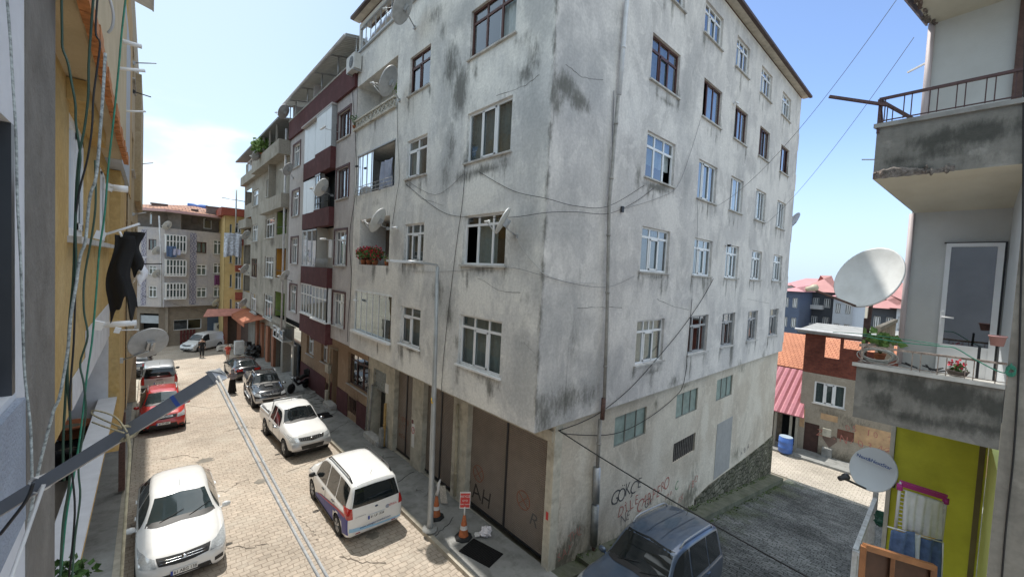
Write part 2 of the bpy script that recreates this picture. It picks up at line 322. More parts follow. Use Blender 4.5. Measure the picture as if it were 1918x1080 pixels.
# ================================================================ facades
class Fac:
    """vertical plane: origin O, unit u along the wall, outward normal n; coordinates (s, z, d)"""
    def __init__(s, O, u, n): s.O = Vector(O); s.u = Vector(u).normalized(); s.n = Vector(n).normalized()
    def P(s, a, z, d=0.0): return Vector((s.O.x, s.O.y, 0)) + s.u*a + Vector((0,0,z)) + s.n*d
    def px(s, x, y, d=0.0):
        r = ray(x, y); O = s.O + s.n*d; t = (O-CAM).dot(s.n)/r.dot(s.n); p = CAM + r*t
        return (p-s.O).dot(s.u), p.z
    def rect(s, bl, tr, d=0.0):
        a0, z0 = s.px(*bl, d); a1, z1 = s.px(*tr, d)
        return (min(a0,a1), max(a0,a1), min(z0,z1), max(z0,z1))
    def box(s, mb, a0, a1, z0, z1, d0, d1):
        vs = [s.P(a,z,d) for a,d,z in ((a0,d0,z0),(a1,d0,z0),(a1,d1,z0),(a0,d1,z0),(a0,d0,z1),(a1,d0,z1),(a1,d1,z1),(a0,d1,z1))]
        mb.add(vs, [(0,3,2,1),(4,5,6,7),(0,1,5,4),(1,2,6,5),(2,3,7,6),(3,0,4,7)])
def brk(a, b, pts, step):
    L = sorted(set([round(a,4), round(b,4)] + [round(p,4) for p in pts if a < p < b]))
    out = []
    for i in range(len(L)-1):
        n = max(1, int((L[i+1]-L[i])/step+.5))
        out += [L[i]+(L[i+1]-L[i])*k/n for k in range(n)]
    return out+[L[-1]]
def wall(name, fac, a0, a1, z0, z1, holes, mat, parent, reveal=.14, d=0.0, step=.28, dark=(), light=(), skip=None, zfun=None, wash=()):
    """wall sheet with real openings and reveals; dark/light = stain blobs (a, z, ra, rz, strength)"""
    A = brk(a0, a1, [h[0] for h in holes]+[h[1] for h in holes], step); Z = brk(z0, z1, [h[2] for h in holes]+[h[3] for h in holes], step)
    vs = []; fs = []; av = []
    for z in Z:
        for a in A: vs.append(fac.P(a, z, d)); av.append((a,z))
    na = len(A)
    def inhole(a, z): return any(h[0]-1e-3 < a < h[1]+1e-3 and h[2]-1e-3 < z < h[3]+1e-3 for h in holes)
    for j in range(len(Z)-1):
        for i in range(na-1):
            am, zm = (A[i]+A[i+1])/2, (Z[j]+Z[j+1])/2
            if inhole(am, zm) or (skip and skip(am, zm)): continue
            fs.append((j*na+i, j*na+i+1, (j+1)*na+i+1, (j+1)*na+i))
    for h in holes:
        rv = h[4] if len(h) > 4 else reveal
        c = [(h[0],h[2]),(h[1],h[2]),(h[1],h[3]),(h[0],h[3])]; b = len(vs)
        for (a,z) in c: vs.append(fac.P(a,z,d)); av.append((a,z))
        for (a,z) in c: vs.append(fac.P(a,z,d-rv)); av.append((a,z))
        for k in range(4): fs.append((b+k, b+(k+1)%4, b+4+(k+1)%4, b+4+k))
    me = bpy.data.meshes.new(name); me.from_pydata(vs, [], fs); me.update()
    for nm, blobs in (('dark', dark), ('light', light), ('wash', wash)):
        at = me.attributes.new(nm, 'FLOAT', 'POINT'); val = []
        for (a, z) in av:
            v = 0.0
            for (ba, bz, ra, rz, st) in blobs:
                q = ((a-ba)/ra)**2 + ((z-bz)/rz)**2
                if q < 4: v = max(v, st*math.exp(-q*1.1))
            val.append(v)
        at.data.foreach_set('value', val)
    return link_mesh(name, me, mat, parent)
def window(bld, fac, r, cols=(.5,), transom=.25, frame=WHITE, back=.14, curtain='full', sill=True, openp=None, depth=0.0, glass=GLASS, fw=.055, label=None, tcols=None, sillmat=None, bars=False, rm=DARK, shade=None):
    """r = (a0,a1,z0,z1); cols = inner mullion fractions; transom = fraction of height from the top"""
    a0, a1, z0, z1 = r[:4]; d1 = depth-back+.06; d0 = d1-.05; W = a1-a0; H = z1-z0
    fw = min(fw, W*.09)
    fr = MB(); B = lambda *q: fac.box(fr, *q)
    B(a0, a1, z0, z0+fw, d0, d1); B(a0, a1, z1-fw, z1, d0, d1); B(a0, a0+fw, z0+fw, z1-fw, d0, d1); B(a1-fw, a1, z0+fw, z1-fw, d0, d1)
    zt = z1-H*transom if transom else None
    xs = [a0+fw/2]+[a0+W*c for c in cols]+[a1-fw/2]
    if zt: B(a0+fw, a1-fw, zt-fw*.6, zt+fw*.6, d0, d1-.002)
    for x in xs[1:-1]: B(x-fw*.6, x+fw*.6, z0+fw, (zt if (zt and tcols is not None) else z1-fw), d0, d1-.004)
    if zt and tcols is not None:
        for c in tcols: x = a0+W*c; B(x-fw*.5, x+fw*.5, zt, z1-fw, d0, d1-.004)
    # opening leaf: thicker inner sash on one light
    if openp != -1:
        k = min(len(cols), 1) if openp is None else openp
        if k < len(xs)-1 and openp is None:
            x0, x1 = xs[k]+fw*.6, xs[k+1]-fw*.6; top = (zt-fw*.6) if zt else z1-fw
            for q in ((x0,x1,z0+fw,z0+fw*1.8),(x0,x1,top-fw*.8,top),(x0,x0+fw*.8,z0+fw,top),(x1-fw*.8,x1,z0+fw,top)): B(*q, d1-.003, d1+.018)
    w = fr.build('window', frame, bld)
    if label: w['label'] = label
    g = MB(); dg = (d0+d1)/2
    for i in range(len(xs)-1):
        x0, x1 = xs[i], xs[i+1]; top = zt if zt else z1-fw/2
        if openp is not None and openp == i:
            # leaf swung inwards, dark room behind
            hx = x0+.02; L = (x1-x0)*.9; e = fac.P(hx, 0, dg); 
            lf = MB(); q = fac.u*(L*.35) - fac.n*(L*.9)
            for zz in (z0+.08, top-.06): lf.bar(e+Vector((0,0,zz)), e+q+Vector((0,0,zz)), .05)
            lf.bar(e+Vector((0,0,z0+.06)), e+Vector((0,0,top-.05)), .05); lf.bar(e+q+Vector((0,0,z0+.06)), e+q+Vector((0,0,top-.05)), .05)
            lf.build('open_sash', frame, w)
            if zt: g.add([fac.P(x0,zt,dg), fac.P(x1,zt,dg), fac.P(x1,z1-.02,dg), fac.P(x0,z1-.02,dg)], [(0,1,2,3)])
            continue
        g.add([fac.P(x0,z0+.02,dg), fac.P(x1,z0+.02,dg), fac.P(x1,z1-.02,dg), fac.P(x0,z1-.02,dg)], [(0,1,2,3)])
    g.build('pane', glass, w)
    if curtain:
        c = MB(); n = max(6, int(W/.045)); cz0, cz1 = z0+.03, z1-.03; dc = d0-.10
        spans = {'full':[(0,1)], 'left':[(0,.45)], 'right':[(.52,1)], 'sides':[(0,.3),(.7,1)], 'half':[(0,1)], 'mid':[(.3,.72)]}[curtain]
        for (f0, f1) in spans:
            vs = []; m_ = max(4, int(n*(f1-f0)))
            for k in range(m_+1):
                a = a0+W*(f0+(f1-f0)*k/m_); dd = dc+.022*sin(k*1.9)+.012*sin(k*.7+a)
                zz0 = cz0 if curtain != 'half' else z0+H*.35
                vs += [fac.P(a, zz0, dd), fac.P(a, cz1, dd)]
            c.add(vs, [(2*k,2*k+2,2*k+3,2*k+1) for k in range(m_)], True)
        c.build('curtain', shade or random.choice([CURT,CURT,CURTG]), w)
    if bars:
        b_ = MB()
        for k in range(1, int(W/.13)): b_.tube([fac.P(a0+k*.13, z0, depth+.02), fac.P(a0+k*.13, z1, depth+.02)], .008, 6)
        b_.build('window_bars', BLACKM, w)
    if sill:
        s_ = MB(); fac.box(s_, a0-.07, a1+.07, z0-.05, z0-.004, depth-back+.065, depth+.07); s_.build('sill', sillmat or SILLM, w)
    return w
def roomback(bld, fac, a0, a1, z0, z1, d=-.9, mat=DARK):
    b = MB(); fac.box(b, a0, a1, z0, z1, d-.05, d); return b.build('interior_wall', mat, bld)
def boxpart(name, mat, parent, *boxes, fac=None):
    for q in boxes:
        b = MB()
        if fac: fac.box(b, *q)
        else: b.box(q[:3], q[3:])
        o = b.build(name, mat, parent)
    return o
def drips(rects, seed=1, n=4):
    R = random.Random(seed); out = []
    for r in rects:
        for k in range(n):
            a = r[0]+(r[1]-r[0])*R.random(); out.append((a, r[2]-R.uniform(.1,.5), R.uniform(.05,.14), R.uniform(.2,.7), R.uniform(.45,.95)))
        for a in (r[0]-.05, r[1]+.05): out.append((a, r[2]-R.uniform(.0,.3), .10, R.uniform(.2,.5), R.uniform(.5,1)))
    return out
def cracks(F, lines, parent, w=.006, mat=None, d=.004):
    for L in lines:
        P_ = [F.px(x,y,d) for x,y in L]; b = MB(); vs = []; R = random.Random(int(L[0][0])); pts = []
        for i in range(len(P_)-1):
            for k in range(6): t = k/6; pts.append((P_[i][0]+(P_[i+1][0]-P_[i][0])*t+R.uniform(-.015,.015), P_[i][1]+(P_[i+1][1]-P_[i][1])*t+R.uniform(-.015,.015)))
        pts.append(P_[-1])
        for (a,z) in pts: q = w*R.uniform(.4,1.2); vs += [F.P(a+q*.5,z+q,d),F.P(a-q*.5,z-q,d)]
        b.add(vs, [(2*k,2*k+2,2*k+3,2*k+1) for k in range(len(pts)-1)]); b.build('crack', mat or pm('wall_crack',(.10,.095,.09),.95), parent)
def catenary(p, q, sag, n=14):
    p, q = Vector(p), Vector(q); return [p.lerp(q, k/n) - Vector((0,0,sag*4*(k/n)*(1-k/n))) for k in range(n+1)]
def cable(pts, r, label, mat=CABLE, group='cables hanging along the walls', name='cable', cat='cable', parent=None):
    o = MB().tube(pts, r, 5).build(name, mat, parent)
    if parent is None: tag(o, label, cat, group)
    return o
# ---------------------------------------------------------------- satellite dish
DISHW = pm('dish_white', (.62,.63,.62), .5, var=.1, vscale=3, dirt=.35, dirtcol=(.3,.29,.26))
DISHG = pm('dish_grey', (.42,.43,.44), .5, var=.14, vscale=5, dirt=.4, dirtcol=(.2,.2,.19))
DN = Vector((-.60, .66, .45)).normalized()
def dish(c, R, mount, label, mat=DISHG, n=DN, armmat=METAL, group='satellite dishes', mastd=None, lnb=DISHW, feed=None, tri=False):
    """c = centre of the reflector, mount = point where the bracket meets the wall or rail"""
    c = Vector(c); mount = Vector(mount); n = Vector(n).normalized()
    root = empty('satellite_dish', mount, label, 'satellite dish', group)
    side = n.cross(Vector((0,0,1))).normalized(); up = side.cross(n)
    if up.z < 0: up = -up
    M = Matrix((side, up, n)).transposed().to_4x4(); M.translation = c
    prof = []; N = 9; dp = .17*R
    for k in range(N+1): r = R*k/N; prof.append((max(r,.002), dp*(r/R)**2 - dp))
    prof += [(R+.012, .004), (R+.012, -.02), (R-.005, -.028)]
    for k in range(N-1,-1,-1): r = R*k/N; prof.append((max(r,.002), dp*(r/R)**2-dp-.012))
    b = MB(); b.lathe(prof, 40, M@Matrix.Diagonal((.93,1,1,1))); b.build('reflector', mat, root)
    f = c + n*(R*.95) - up*(R*.62); low = c - up*(R*1.0)
    if feed: f = Vector(feed)
    a = MB(); a.tube([low+n*.0, f], .014, 6)
    if tri:
        for sx in (-1,1): a.tube([c + side*(sx*R*.7) - up*R*.55, f], .009, 6)
    a.build('feed_arm', armmat, root)
    l = MB(); dirn = (c-f).normalized(); l.tube([f-dirn*.05, f+dirn*.03, f+dirn*.035, f+dirn*.08], [.03,.03,.042,.042], 10); l.build('receiver', lnb, root)
    k = MB(); back = c - n*(dp+.03); k.box((-.07,-.1,-dp-.1),(.07,.1,-dp-.012), M)
    k.tube([back-n*.08-up*.12, back-n*.08+up*.1], .022, 8)
    k.tube([back-n*.08-up*.1, Vector((mount.x, mount.y, mount.z))], .02, 8)
    k.box((-.05,-.05,-.05),(.05,.05,.05), Matrix.Translation(mount)); k.build('bracket', armmat, root)
    return root
# ================================================================ ground, roads, pavements
def gz(X, Y):
    za = 0.0 if X < .9 else (-.18*(X-.9) if X < 20.9 else -3.6 - .004*(min(X,200)-20.9))
    w = 1.0 if X < .9 else max(0.0, 1-(X-.9)/3)
    return za - .02*min(max(Y, 0), 60)*w
def sheet(name, xs, ys, dz, mat, kind='structure', zf=gz, skirt=0):
    vs = [(x, y, zf(x, y)+dz) for y in ys for x in xs]; n = len(xs)
    fs = [(j*n+i, j*n+i+1, (j+1)*n+i+1, (j+1)*n+i) for j in range(len(ys)-1) for i in range(n-1)]
    me = bpy.data.meshes.new(name); me.from_pydata(vs, [], fs); me.update()
    if skirt:
        bm = bmesh.new(); bm.from_mesh(me); r = bmesh.ops.extrude_edge_only(bm, edges=[e for e in bm.edges if e.is_boundary])
        for v in r['geom']:
            if isinstance(v, bmesh.types.BMVert): v.co.z -= skirt
        bm.to_mesh(me); bm.free()
    o = link_mesh(name, me, mat); tag(o, kind=kind); return o
def fr(a, b, st):
    n = max(1, int(round((b-a)/st))); return [a+(b-a)*k/n for k in range(n+1)]
EARTH = pm('bare_earth', (.20,.18,.14), .95, var=.25, vscale=.5, dirt=.4, dirtcol=(.10,.12,.05))
PAVE = brickmat('interlocking_pavers', (.47,.40,.33), (.40,.345,.285), (.27,.225,.18), .235, .15, 'xy', .5, .012, tint=(.49,.445,.38), tintscale=.28, distort=.07, bump=.5, var=.22)
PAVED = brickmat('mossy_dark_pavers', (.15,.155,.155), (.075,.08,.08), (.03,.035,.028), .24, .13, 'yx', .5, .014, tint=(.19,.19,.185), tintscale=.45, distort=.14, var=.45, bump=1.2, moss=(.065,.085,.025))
PAVES = brickmat('pale_street_setts', (.45,.40,.34), (.40,.36,.30), (.22,.19,.16), .3, .2, 'yx', .5, .014, tintscale=.35, bump=.4)
SIDE = pm('worn_concrete_pavement', (.26,.26,.25), .92, var=.18, vscale=1.6, bump=.5, bscale=18, dirt=.75, dirtcol=(.12,.12,.11))
KERB = pm('kerb_stone', (.42,.38,.31), .9, var=.2, vscale=4, bump=.3, dirt=.4, dirtcol=(.15,.15,.12))
gx = [-900,-200,-60,-30,-12,-7,-.7,.9,2,3.9,8,12,16,20.9,24,40,100,200,500,1500]; gy = [-900,-200,-60,-20,-6,-.3,0]+fr(10,60,10)+[100,200,500,1500]
sheet('ground', gx, gy, -.03, EARTH)
sheet('cobbled_street', [-6.95,-4,-.72], [-14,0]+fr(5,45,5), 0, PAVE)
sheet('cobbled_street', [-9.5,-6.95], fr(29,45,4), 0, PAVE)
sheet('cobbled_street', [-.72,.9,3.9], fr(34.6,45,5), -.004, PAVE)
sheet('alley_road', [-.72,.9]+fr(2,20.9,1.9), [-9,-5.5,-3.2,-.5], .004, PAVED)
sheet('back_street', [20.9,22,24.6], [-20,-6,0,6,20], .004, PAVES)
# pavements with a real kerb step
def raised(name, xs, ys, h, mat):
    return sheet(name, xs, ys, h, mat, skirt=h+.05)
raised('pavement', [-.6,.2,.95], [-.3,0]+fr(4,34,5), .12, SIDE)
raised('kerb', [-.72,-.602], [-.3,0]+fr(4,34,5), .125, KERB)
raised('kerb', [-.72,.9], [-.42,-.302], .125, KERB)
raised('pavement', [-8.4,-7.12], [-9,0]+fr(4,28,4), .12, SIDE)
raised('kerb', [-7.118,-6.97], [-9,0]+fr(4,28,4), .125, KERB)
MOSS = pm('mossy_concrete', (.11,.115,.085), .95, var=.3, vscale=3, bump=.6, dirt=.7, dirtcol=(.045,.06,.015))
raised('alley_kerb', fr(2,19.5,1.75), [-.55,.14], .22, MOSS)
wd = MB(); random.seed(77)
for k in range(420):      # weeds and moss tufts along the foot of the wall
    x = 1.5+17.5*random.random()**.9; y = random.choice([random.uniform(-.75,-.50), random.uniform(-.1,.12)]); z = gz(x,y)+(.22 if y>-.5 else 0.0); s = random.uniform(.03,.11)
    for j in range(3):
        a = random.random()*6.28; wd.add([(x,y,z),(x+cos(a)*s*.5,y+sin(a)*s*.5,z+s*.6),(x+cos(a)*s,y+sin(a)*s,z+s*.35),(x+cos(a+.5)*s*.5,y+sin(a+.5)*s*.5,z+s*.2)],[(0,1,2,3)])
tag(wd.build('weeds', pm('weed_green',(.07,.11,.03),.8,var=.5,vscale=9)), kind='stuff', label='low weeds and moss tufts along the foot of the alley wall', cat='weeds')
raised('alley_kerb', [.97,1.999], [-.30,.14], .1, MOSS)
raised('pavement', [24.6,26.5], [-20,-6,0,6,20], .14, SIDE)
# broken slabs, cracks and loose stones on the right pavement
rb = MB(); random.seed(3)
for (x0,y0,n,sp) in ((.1,8.2,7,.5),(.35,16,14,1.3),(.5,18.5,12,1.3),(-.2,9.3,5,.3),(.3,5.3,4,.25)):
    for k in range(n):
        x = x0+random.uniform(-sp*.35,sp*.35); y = y0+random.uniform(-sp,sp); w = random.uniform(.12,.34); h = random.uniform(.02,.06)
        M = Matrix.Translation((x,y,gz(x,y)+.12)) @ Euler((random.uniform(-.12,.12),random.uniform(-.12,.12),random.uniform(0,3))).to_matrix().to_4x4()
        p = [(w*random.uniform(.6,1)*cos(t*pi/3), w*.7*random.uniform(.6,1)*sin(t*pi/3)) for t in range(6)]
        rb.poly([M@Vector((a,b,.0)) for a,b in p], Vector((0,0,h)))
tag(rb.build('rubble', CONC), kind='stuff', label='broken slabs of pavement concrete lying along the right kerb', cat='rubble')
CRK = pm('crack', (.03,.03,.03), .95, var=0); rc = MB()
for L in ([(392,915),(425,912),(445,896),(470,888)],[(535,878),(560,868),(590,855),(610,858)],[(430,1018),(470,1020),(512,1012)],[(420,797),(455,790),(500,792)],[(300,850),(340,842),(380,848)],[(640,1040),(680,1052),(730,1050)],[(560,960),(580,985),(600,1010)],[(470,860),(520,850),(560,852)],[(350,745),(390,752),(430,748)]):
    pts = []
    for i in range(len(L)-1):
        for k in range(7): t = k/7; p = onZ(L[i][0]+(L[i+1][0]-L[i][0])*t, L[i][1]+(L[i+1][1]-L[i][1])*t, -.05); pts.append(Vector((p.x+random.uniform(-.05,.05), p.y+random.uniform(-.05,.05), gz(p.x,p.y)+.0035)))
    vs = []
    for p in pts: w = random.uniform(.006,.03); vs += [p+Vector((w*.3,w,0)), p-Vector((w*.3,w,0))]
    rc.add(vs, [(2*k,2*k+2,2*k+3,2*k+1) for k in range(len(pts)-1)])
tag(rc.build('street_cracks', pm('sand_filled_crack',(.12,.10,.08),.95,var=0)), kind='structure')
st_ = MB(); STN = pm('oil_stain', (.20,.18,.15), .8, var=.3, vscale=6)
for (x,y,r) in ((-1.8,4.3,.22),(-4.3,3.2,.3),(-3.6,9.5,.25),(-4.9,12.5,.35),(-2.9,1.8,.25),(-5.9,11.6,.2),(-3.3,15.5,.3)):
    st_.poly([(x+r*random.uniform(.5,1)*cos(t*pi/9), y+r*random.uniform(.5,1)*sin(t*pi/9), gz(x,y)+.003) for t in range(18)])
tag(st_.build('street_stains', STN), kind='structure')
cr = MB()
for (x0,y0,dx,dy) in ((-.55,6.2,1.3,.5),(-.5,9.0,1.3,-.8),(-.5,12.2,1.2,.9),(-.55,3.0,.9,.5),(-.4,14.5,1.1,.4)):
    pts = [Vector((x0+dx*k/9+random.uniform(-.03,.03), y0+dy*k/9+random.uniform(-.06,.06), 0)) for k in range(10)]
    for p in pts: p.z = gz(p.x,p.y)+.1235
    vs = []
    for p in pts: w = random.uniform(.008,.022); vs += [p+Vector((0,w,0)), p-Vector((0,w,0))]
    cr.add(vs, [(2*k,2*k+2,2*k+3,2*k+1) for k in range(9)])
tag(cr.build('pavement_cracks', pm('crack', (.03,.03,.03), .95, var=0)), kind='structure')

# ================================================================ main grey building
FA = Fac((0,0,0), (0,1,0), (-1,0,0))        # street side, s = y
FB = Fac((0,0,0), (1,0,0), (0,-1,0))        # alley side, s = x
ZB, ZT = 3.86, 17.62; YL = 11.42; XE = 19.6
PLA = plaster('weathered_grey_render_street', (.60,.60,.59), (.76,.75,.71), (.09,.09,.08), .85, .75)
PLB = plaster('weathered_grey_render_alley', (.54,.52,.505), (.69,.66,.625), (.09,.09,.075), .85, .65)
PLG = plaster('beige_ground_floor_render', (.54,.48,.395), (.66,.61,.52), (.08,.08,.055), .7, .6)
TRIM = pm('aged_cream_paint', (.45,.41,.33), .85, var=.2, vscale=4, dirt=.5, dirtcol=(.18,.14,.1))
main = empty('apartment_building', (0,0,0), 'stained grey five storey block on the corner, with brown garage doors on the street side', 'building')
Aw = [  # bottom-left px, top-right px, options
 ((858,680),(941,603), dict(cols=(.32,.66), tcols=1, transom=.24, curtain='full', sillmat=WHITE)),
 ((748,641),(788,579), dict(cols=(.52,), tcols=1, transom=.26, curtain='full', sillmat=WHITE)),
 ((867,495),(949,395), dict(cols=(.33,.67), tcols=1, transom=.2, curtain='mid', openp=2)),
 ((757,490),(795,416), dict(cols=(.3,.68), tcols=1, transom=.26, curtain='full')),
 ((872,306),(961,177), dict(cols=(.35,.68), transom=0, curtain='full')),
 ((760,336),(801,249), dict(cols=(.5,), tcols=1, transom=.28, curtain='right')),
 ((877,114),(969,-42), dict(cols=(.33,.66), tcols=1, transom=.26, frame=BROWN, curtain='left', openp=0)),
 ((766,181),(807,81), dict(cols=(.5,), tcols=1, transom=.28, frame=BROWN, curtain='right')),
]
for i, w in enumerate(Aw): Aw[i] = (list(FA.rect(w[0], w[1])), w[2])
# same column, one clean line of jambs
for idx in ((0,2,4,6),(1,3,5,7)):
    a0 = sum(Aw[i][0][0] for i in idx)/4; a1 = sum(Aw[i][0][1] for i in idx)/4
    for i in idx: Aw[i][0][0] = a0*.6+Aw[i][0][0]*.4; Aw[i][0][1] = a1*.6+Aw[i][0][1]*.4
bal = [list(FA.rect(*q)) for q in (((663,616),(734,553)),((672,495),(731,403)),((668,367),(742,259)),((665,245),(746,103)))]
top_band = [5.1, 11.3, 16.45, 17.45, 1.1]
holesA = [w[0] for w in Aw] + [b+[1.15] for b in bal] + [top_band]
def pb(F, L): 
    out = []
    for (x,y,ra,rz,st) in L: a, z = F.px(x,y); out.append((a,z,ra,rz,st))
    return out
darkA = pb(FA, [(862,170,.45,.9,1),(845,120,.5,.9,.8),(870,330,.7,.25,.8),(905,318,.9,.18,.95),(945,300,.25,.35,.8),(845,270,.3,.9,.7),(835,330,.3,.8,.6),(985,140,.5,.35,.7),(1000,110,.3,.6,.7),
   (765,345,.5,.2,.7),(820,545,.4,.5,.85),(842,590,.25,.5,.8),(905,505,.9,.16,.7),(775,500,.5,.2,.6),(985,70,.4,.3,.5),(900,707,.9,.1,.9),(770,655,.5,.08,.9),(855,640,.15,.3,.8),(815,30,.7,.4,.6),(830,60,.3,.5,.6),(985,560,.3,.2,.5),(980,640,.4,.3,.4),(705,380,.8,.2,.5),(700,505,.3,.6,.8)])
darkA += [(0.0, z, .10, .6, .75) for z in (4.5,5.5,6.5,7.5,8.5,9.5,10.5,11.5,12.5,13.5,14.5,15.5,16.5)]
lightA = pb(FA, [(900,350,1.0,.7,.9),(785,365,.7,.5,.8),(905,760,1.2,.6,.7),(780,690,.8,.5,.8),(900,545,1.0,.6,.7),(700,600,1.0,.7,.7),(690,540,.8,.6,.6),(810,480,.4,1.2,.5),(950,130,.4,.3,.4)])
lightA += [(9.8, 5.3, 1.4, 1.2, .6),(9.8,11.2,1.3,.5,.5)]
wall('street_wall', FA, 0, YL, ZB, ZT, holesA, PLA, main, dark=darkA+drips([w[0] for w in Aw]+bal,3), light=lightA, step=.14, wash=[(.5,z,.8,1.6,1) for z in (5,8,11,14,17)]+pb(FA,[(840,150,.8,1.6,1),(840,300,.6,1.3,1),(835,570,.7,.9,1),(905,60,1.2,.5,.6),(985,120,.8,1.0,.9),(720,200,1,.6,.6),(820,640,.5,.8,.8),(870,20,1.5,.7,.9),(900,520,1.3,.4,.7)]))
cracks(FA, [[(762,345),(790,372),(830,385)],[(820,560),(835,600),(850,640)],[(930,180),(985,160),(1010,140)],[(895,520),(935,545),(975,548)],[(980,640),(1000,660),(1008,690)]], main)
for r, k in Aw:
    win = window(main, FA, r, **{**k, 'tcols': (k['cols'] if k.get('tcols') else None)})
# step-out frame shadow gaps: deep balcony recesses with their own walls
RENDW = pm('balcony_inner_render', (.50,.49,.46), .9, var=.12, vscale=2, dirt=.3, dirtcol=(.3,.28,.24))
PANELG = pm('pale_door_panel', (.45,.46,.47), .6, var=.08)
def loggia(bld, F, r, inner=RENDW, deep=1.15, door=True, dk=.0):
    a0,a1,z0,z1 = r[:4]
    b = MB(); F.box(b, a0-.0, a1, z0-.45, z1, -deep-.05, -deep)
    b.build('loggia_back_wall', inner, bld)
    if door:
        d_ = MB(); F.box(d_, a0+.25, a0+.95, z0-.4, z1-.35, -deep, -deep+.06); o = d_.build('balcony_door', WHITE, bld)
        g = MB(); F.box(g, a0+.33, a0+.87, z0+.2, z1-.45, -deep+.061, -deep+.066); g.build('pane', GLASS, o)
# first floor: full glazing of narrow panels
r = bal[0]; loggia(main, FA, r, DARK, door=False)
g = MB(); W = r[1]-r[0]; fr_ = MB()
FA.box(fr_, r[0], r[1], r[3]-.06, r[3], -.12, .03); FA.box(fr_, r[0]-.05, r[1]+.05, r[2]-.09, r[2]-.005, -.12, .16)
for k in range(7): x = r[0]+W*k/6; FA.box(fr_, x-.012, x+.012, r[2], r[3]-.06, -.06, -.03)
o = fr_.build('loggia_glazing', WHITE, main)
FA.box(g, r[0], r[1], r[2], r[3]-.06, -.05, -.045); g.build('pane', GLASS, o)
bx = MB()
for (f0,f1,zz0,zz1) in ((.1,.3,.1,.9),(.35,.5,.05,.5),(.55,.8,.1,.7),(.84,.97,.3,1.3)): FA.box(bx, r[0]+W*f0, r[0]+W*f1, r[2]+zz0, r[2]+zz1, -.8, -.55)
bx.build('stored_boxes', pm('stored_clutter', (.20,.08,.06), .8, var=.9, vscale=5), main)
# second floor: open, wall back
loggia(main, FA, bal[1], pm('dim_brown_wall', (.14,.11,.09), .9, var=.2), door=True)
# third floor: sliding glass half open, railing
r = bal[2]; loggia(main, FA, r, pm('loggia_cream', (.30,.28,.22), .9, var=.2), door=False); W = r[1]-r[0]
g = MB(); f_ = MB()
for k in range(4): x = r[1]-W*.13*k; FA.box(f_, x-.015, x+.015, r[2], r[3], -.06, -.02)
FA.box(f_, r[0], r[0]+.04, r[2], r[3], -.06, 0); FA.box(f_, r[0], r[1], r[3]-.05, r[3], -.08, .02)
o = f_.build('loggia_glazing', METAL, main); FA.box(g, r[1]-W*.42, r[1], r[2]+.02, r[3]-.05, -.045, -.04); g.build('pane', GLASSB, o)
ra = MB()
for zz in (.02,.16,.3): ra.tube([FA.P(r[0]-.02, r[2]+zz, .10), FA.P(r[1]+.02, r[2]+zz, .10)], .014, 6)
for k in range(6): a = r[0]+W*k/5; ra.tube([FA.P(a, r[2]-.05, .10), FA.P(a, r[2]+.3, .10)], .01, 6)
ra.build('railing', METAL, main)
# fourth floor: ornamental concrete balustrade
r = bal[3]; loggia(main, FA, r, pm('loggia_white', (.58,.58,.56), .9, var=.06), deep=1.1, door=True); W = r[1]-r[0]
ba = MB(); n = 11
FA.box(ba, r[0], r[1], r[2]+.30, r[2]+.37, -.02, .10); FA.box(ba, r[0], r[1], r[2]-.06, r[2]+.02, -.02, .10)
for k in range(n):
    c = r[0]+W*(k+.5)/n; h = W/n*.42; m0 = r[2]+.16
    for (p,q) in (((-h,0),(0,.14)),((0,.14),(h,0)),((h,0),(0,-.14)),((0,-.14),(-h,0))): ba.bar(FA.P(c+p[0], m0+p[1], .04), FA.P(c+q[0], m0+q[1], .04), .05, .035)
    if k: FA.box(ba, c-W/n/2-.018, c-W/n/2+.018, r[2]+.02, r[2]+.30, .01, .07)
ba.build('balustrade', pm('balustrade_stone', (.50,.48,.42), .9, var=.2, vscale=8, dirt=.6), main)
# top floor glazed terrace
a0,a1,z0,z1,_ = top_band
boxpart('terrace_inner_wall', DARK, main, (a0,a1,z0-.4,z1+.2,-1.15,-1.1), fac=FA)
f_ = MB(); n = 13
for k in range(n+1): x = a0+(a1-a0)*k/n; FA.box(f_, x-.014, x+.014, z0, z1, -.07, -.04)
FA.box(f_, a0, a1, z1-.05, z1+.01, -.1, .0); FA.box(f_, a0-.02, a1+.02, z0-.07, z0-.004, -.15, .09)
o = f_.build('terrace_glazing', METAL, main); g = MB(); FA.box(g, a0, a1, z0, z1-.05, -.06, -.055)
g.build('pane', glassmat('deep_blue_glass', (.12,.2,.34), 2.2), o)
# brown PVC head of the open window etc: alley side
Bp = []
rows = {
 1: [((1191,682),(1246,596)),((1290.5,664),(1331,588)),((1352,650),(1380.5,585)),((1401,639),(1422,581)),((1441,629),(1461,577))],
 2: [((1199,507),(1256.5,434)),((1299,515),(1336.5,452.5)),((1358.5,520),(1386,462.5)),((1406.5,522.5),(1429,472.5)),((1447.5,525),(1467.5,480))],
 3: [((1207.5,327.5),(1266,270)),((1306,371),(1345,316)),((1366.5,392.5),(1394,341)),((1414,410),(1436,362.5)),((1453.5,425),(1472.5,382.5))],
 4: [((1216.5,145),(1273.5,102.5)),((1315,217.5),(1354,175)),((1374,257.5),(1401,215)),((1420,290),(1442.5,250)),((1460,320),(1478.5,282.5))],
 5: [None,((1313,52),(1349.5,30)),((1372.5,117.5),(1401,85)),((1419,167.5),(1444,140)),((1459,209),(1478.5,185))]}
colx = [[0,0,0] for _ in range(5)]; rowz = {}
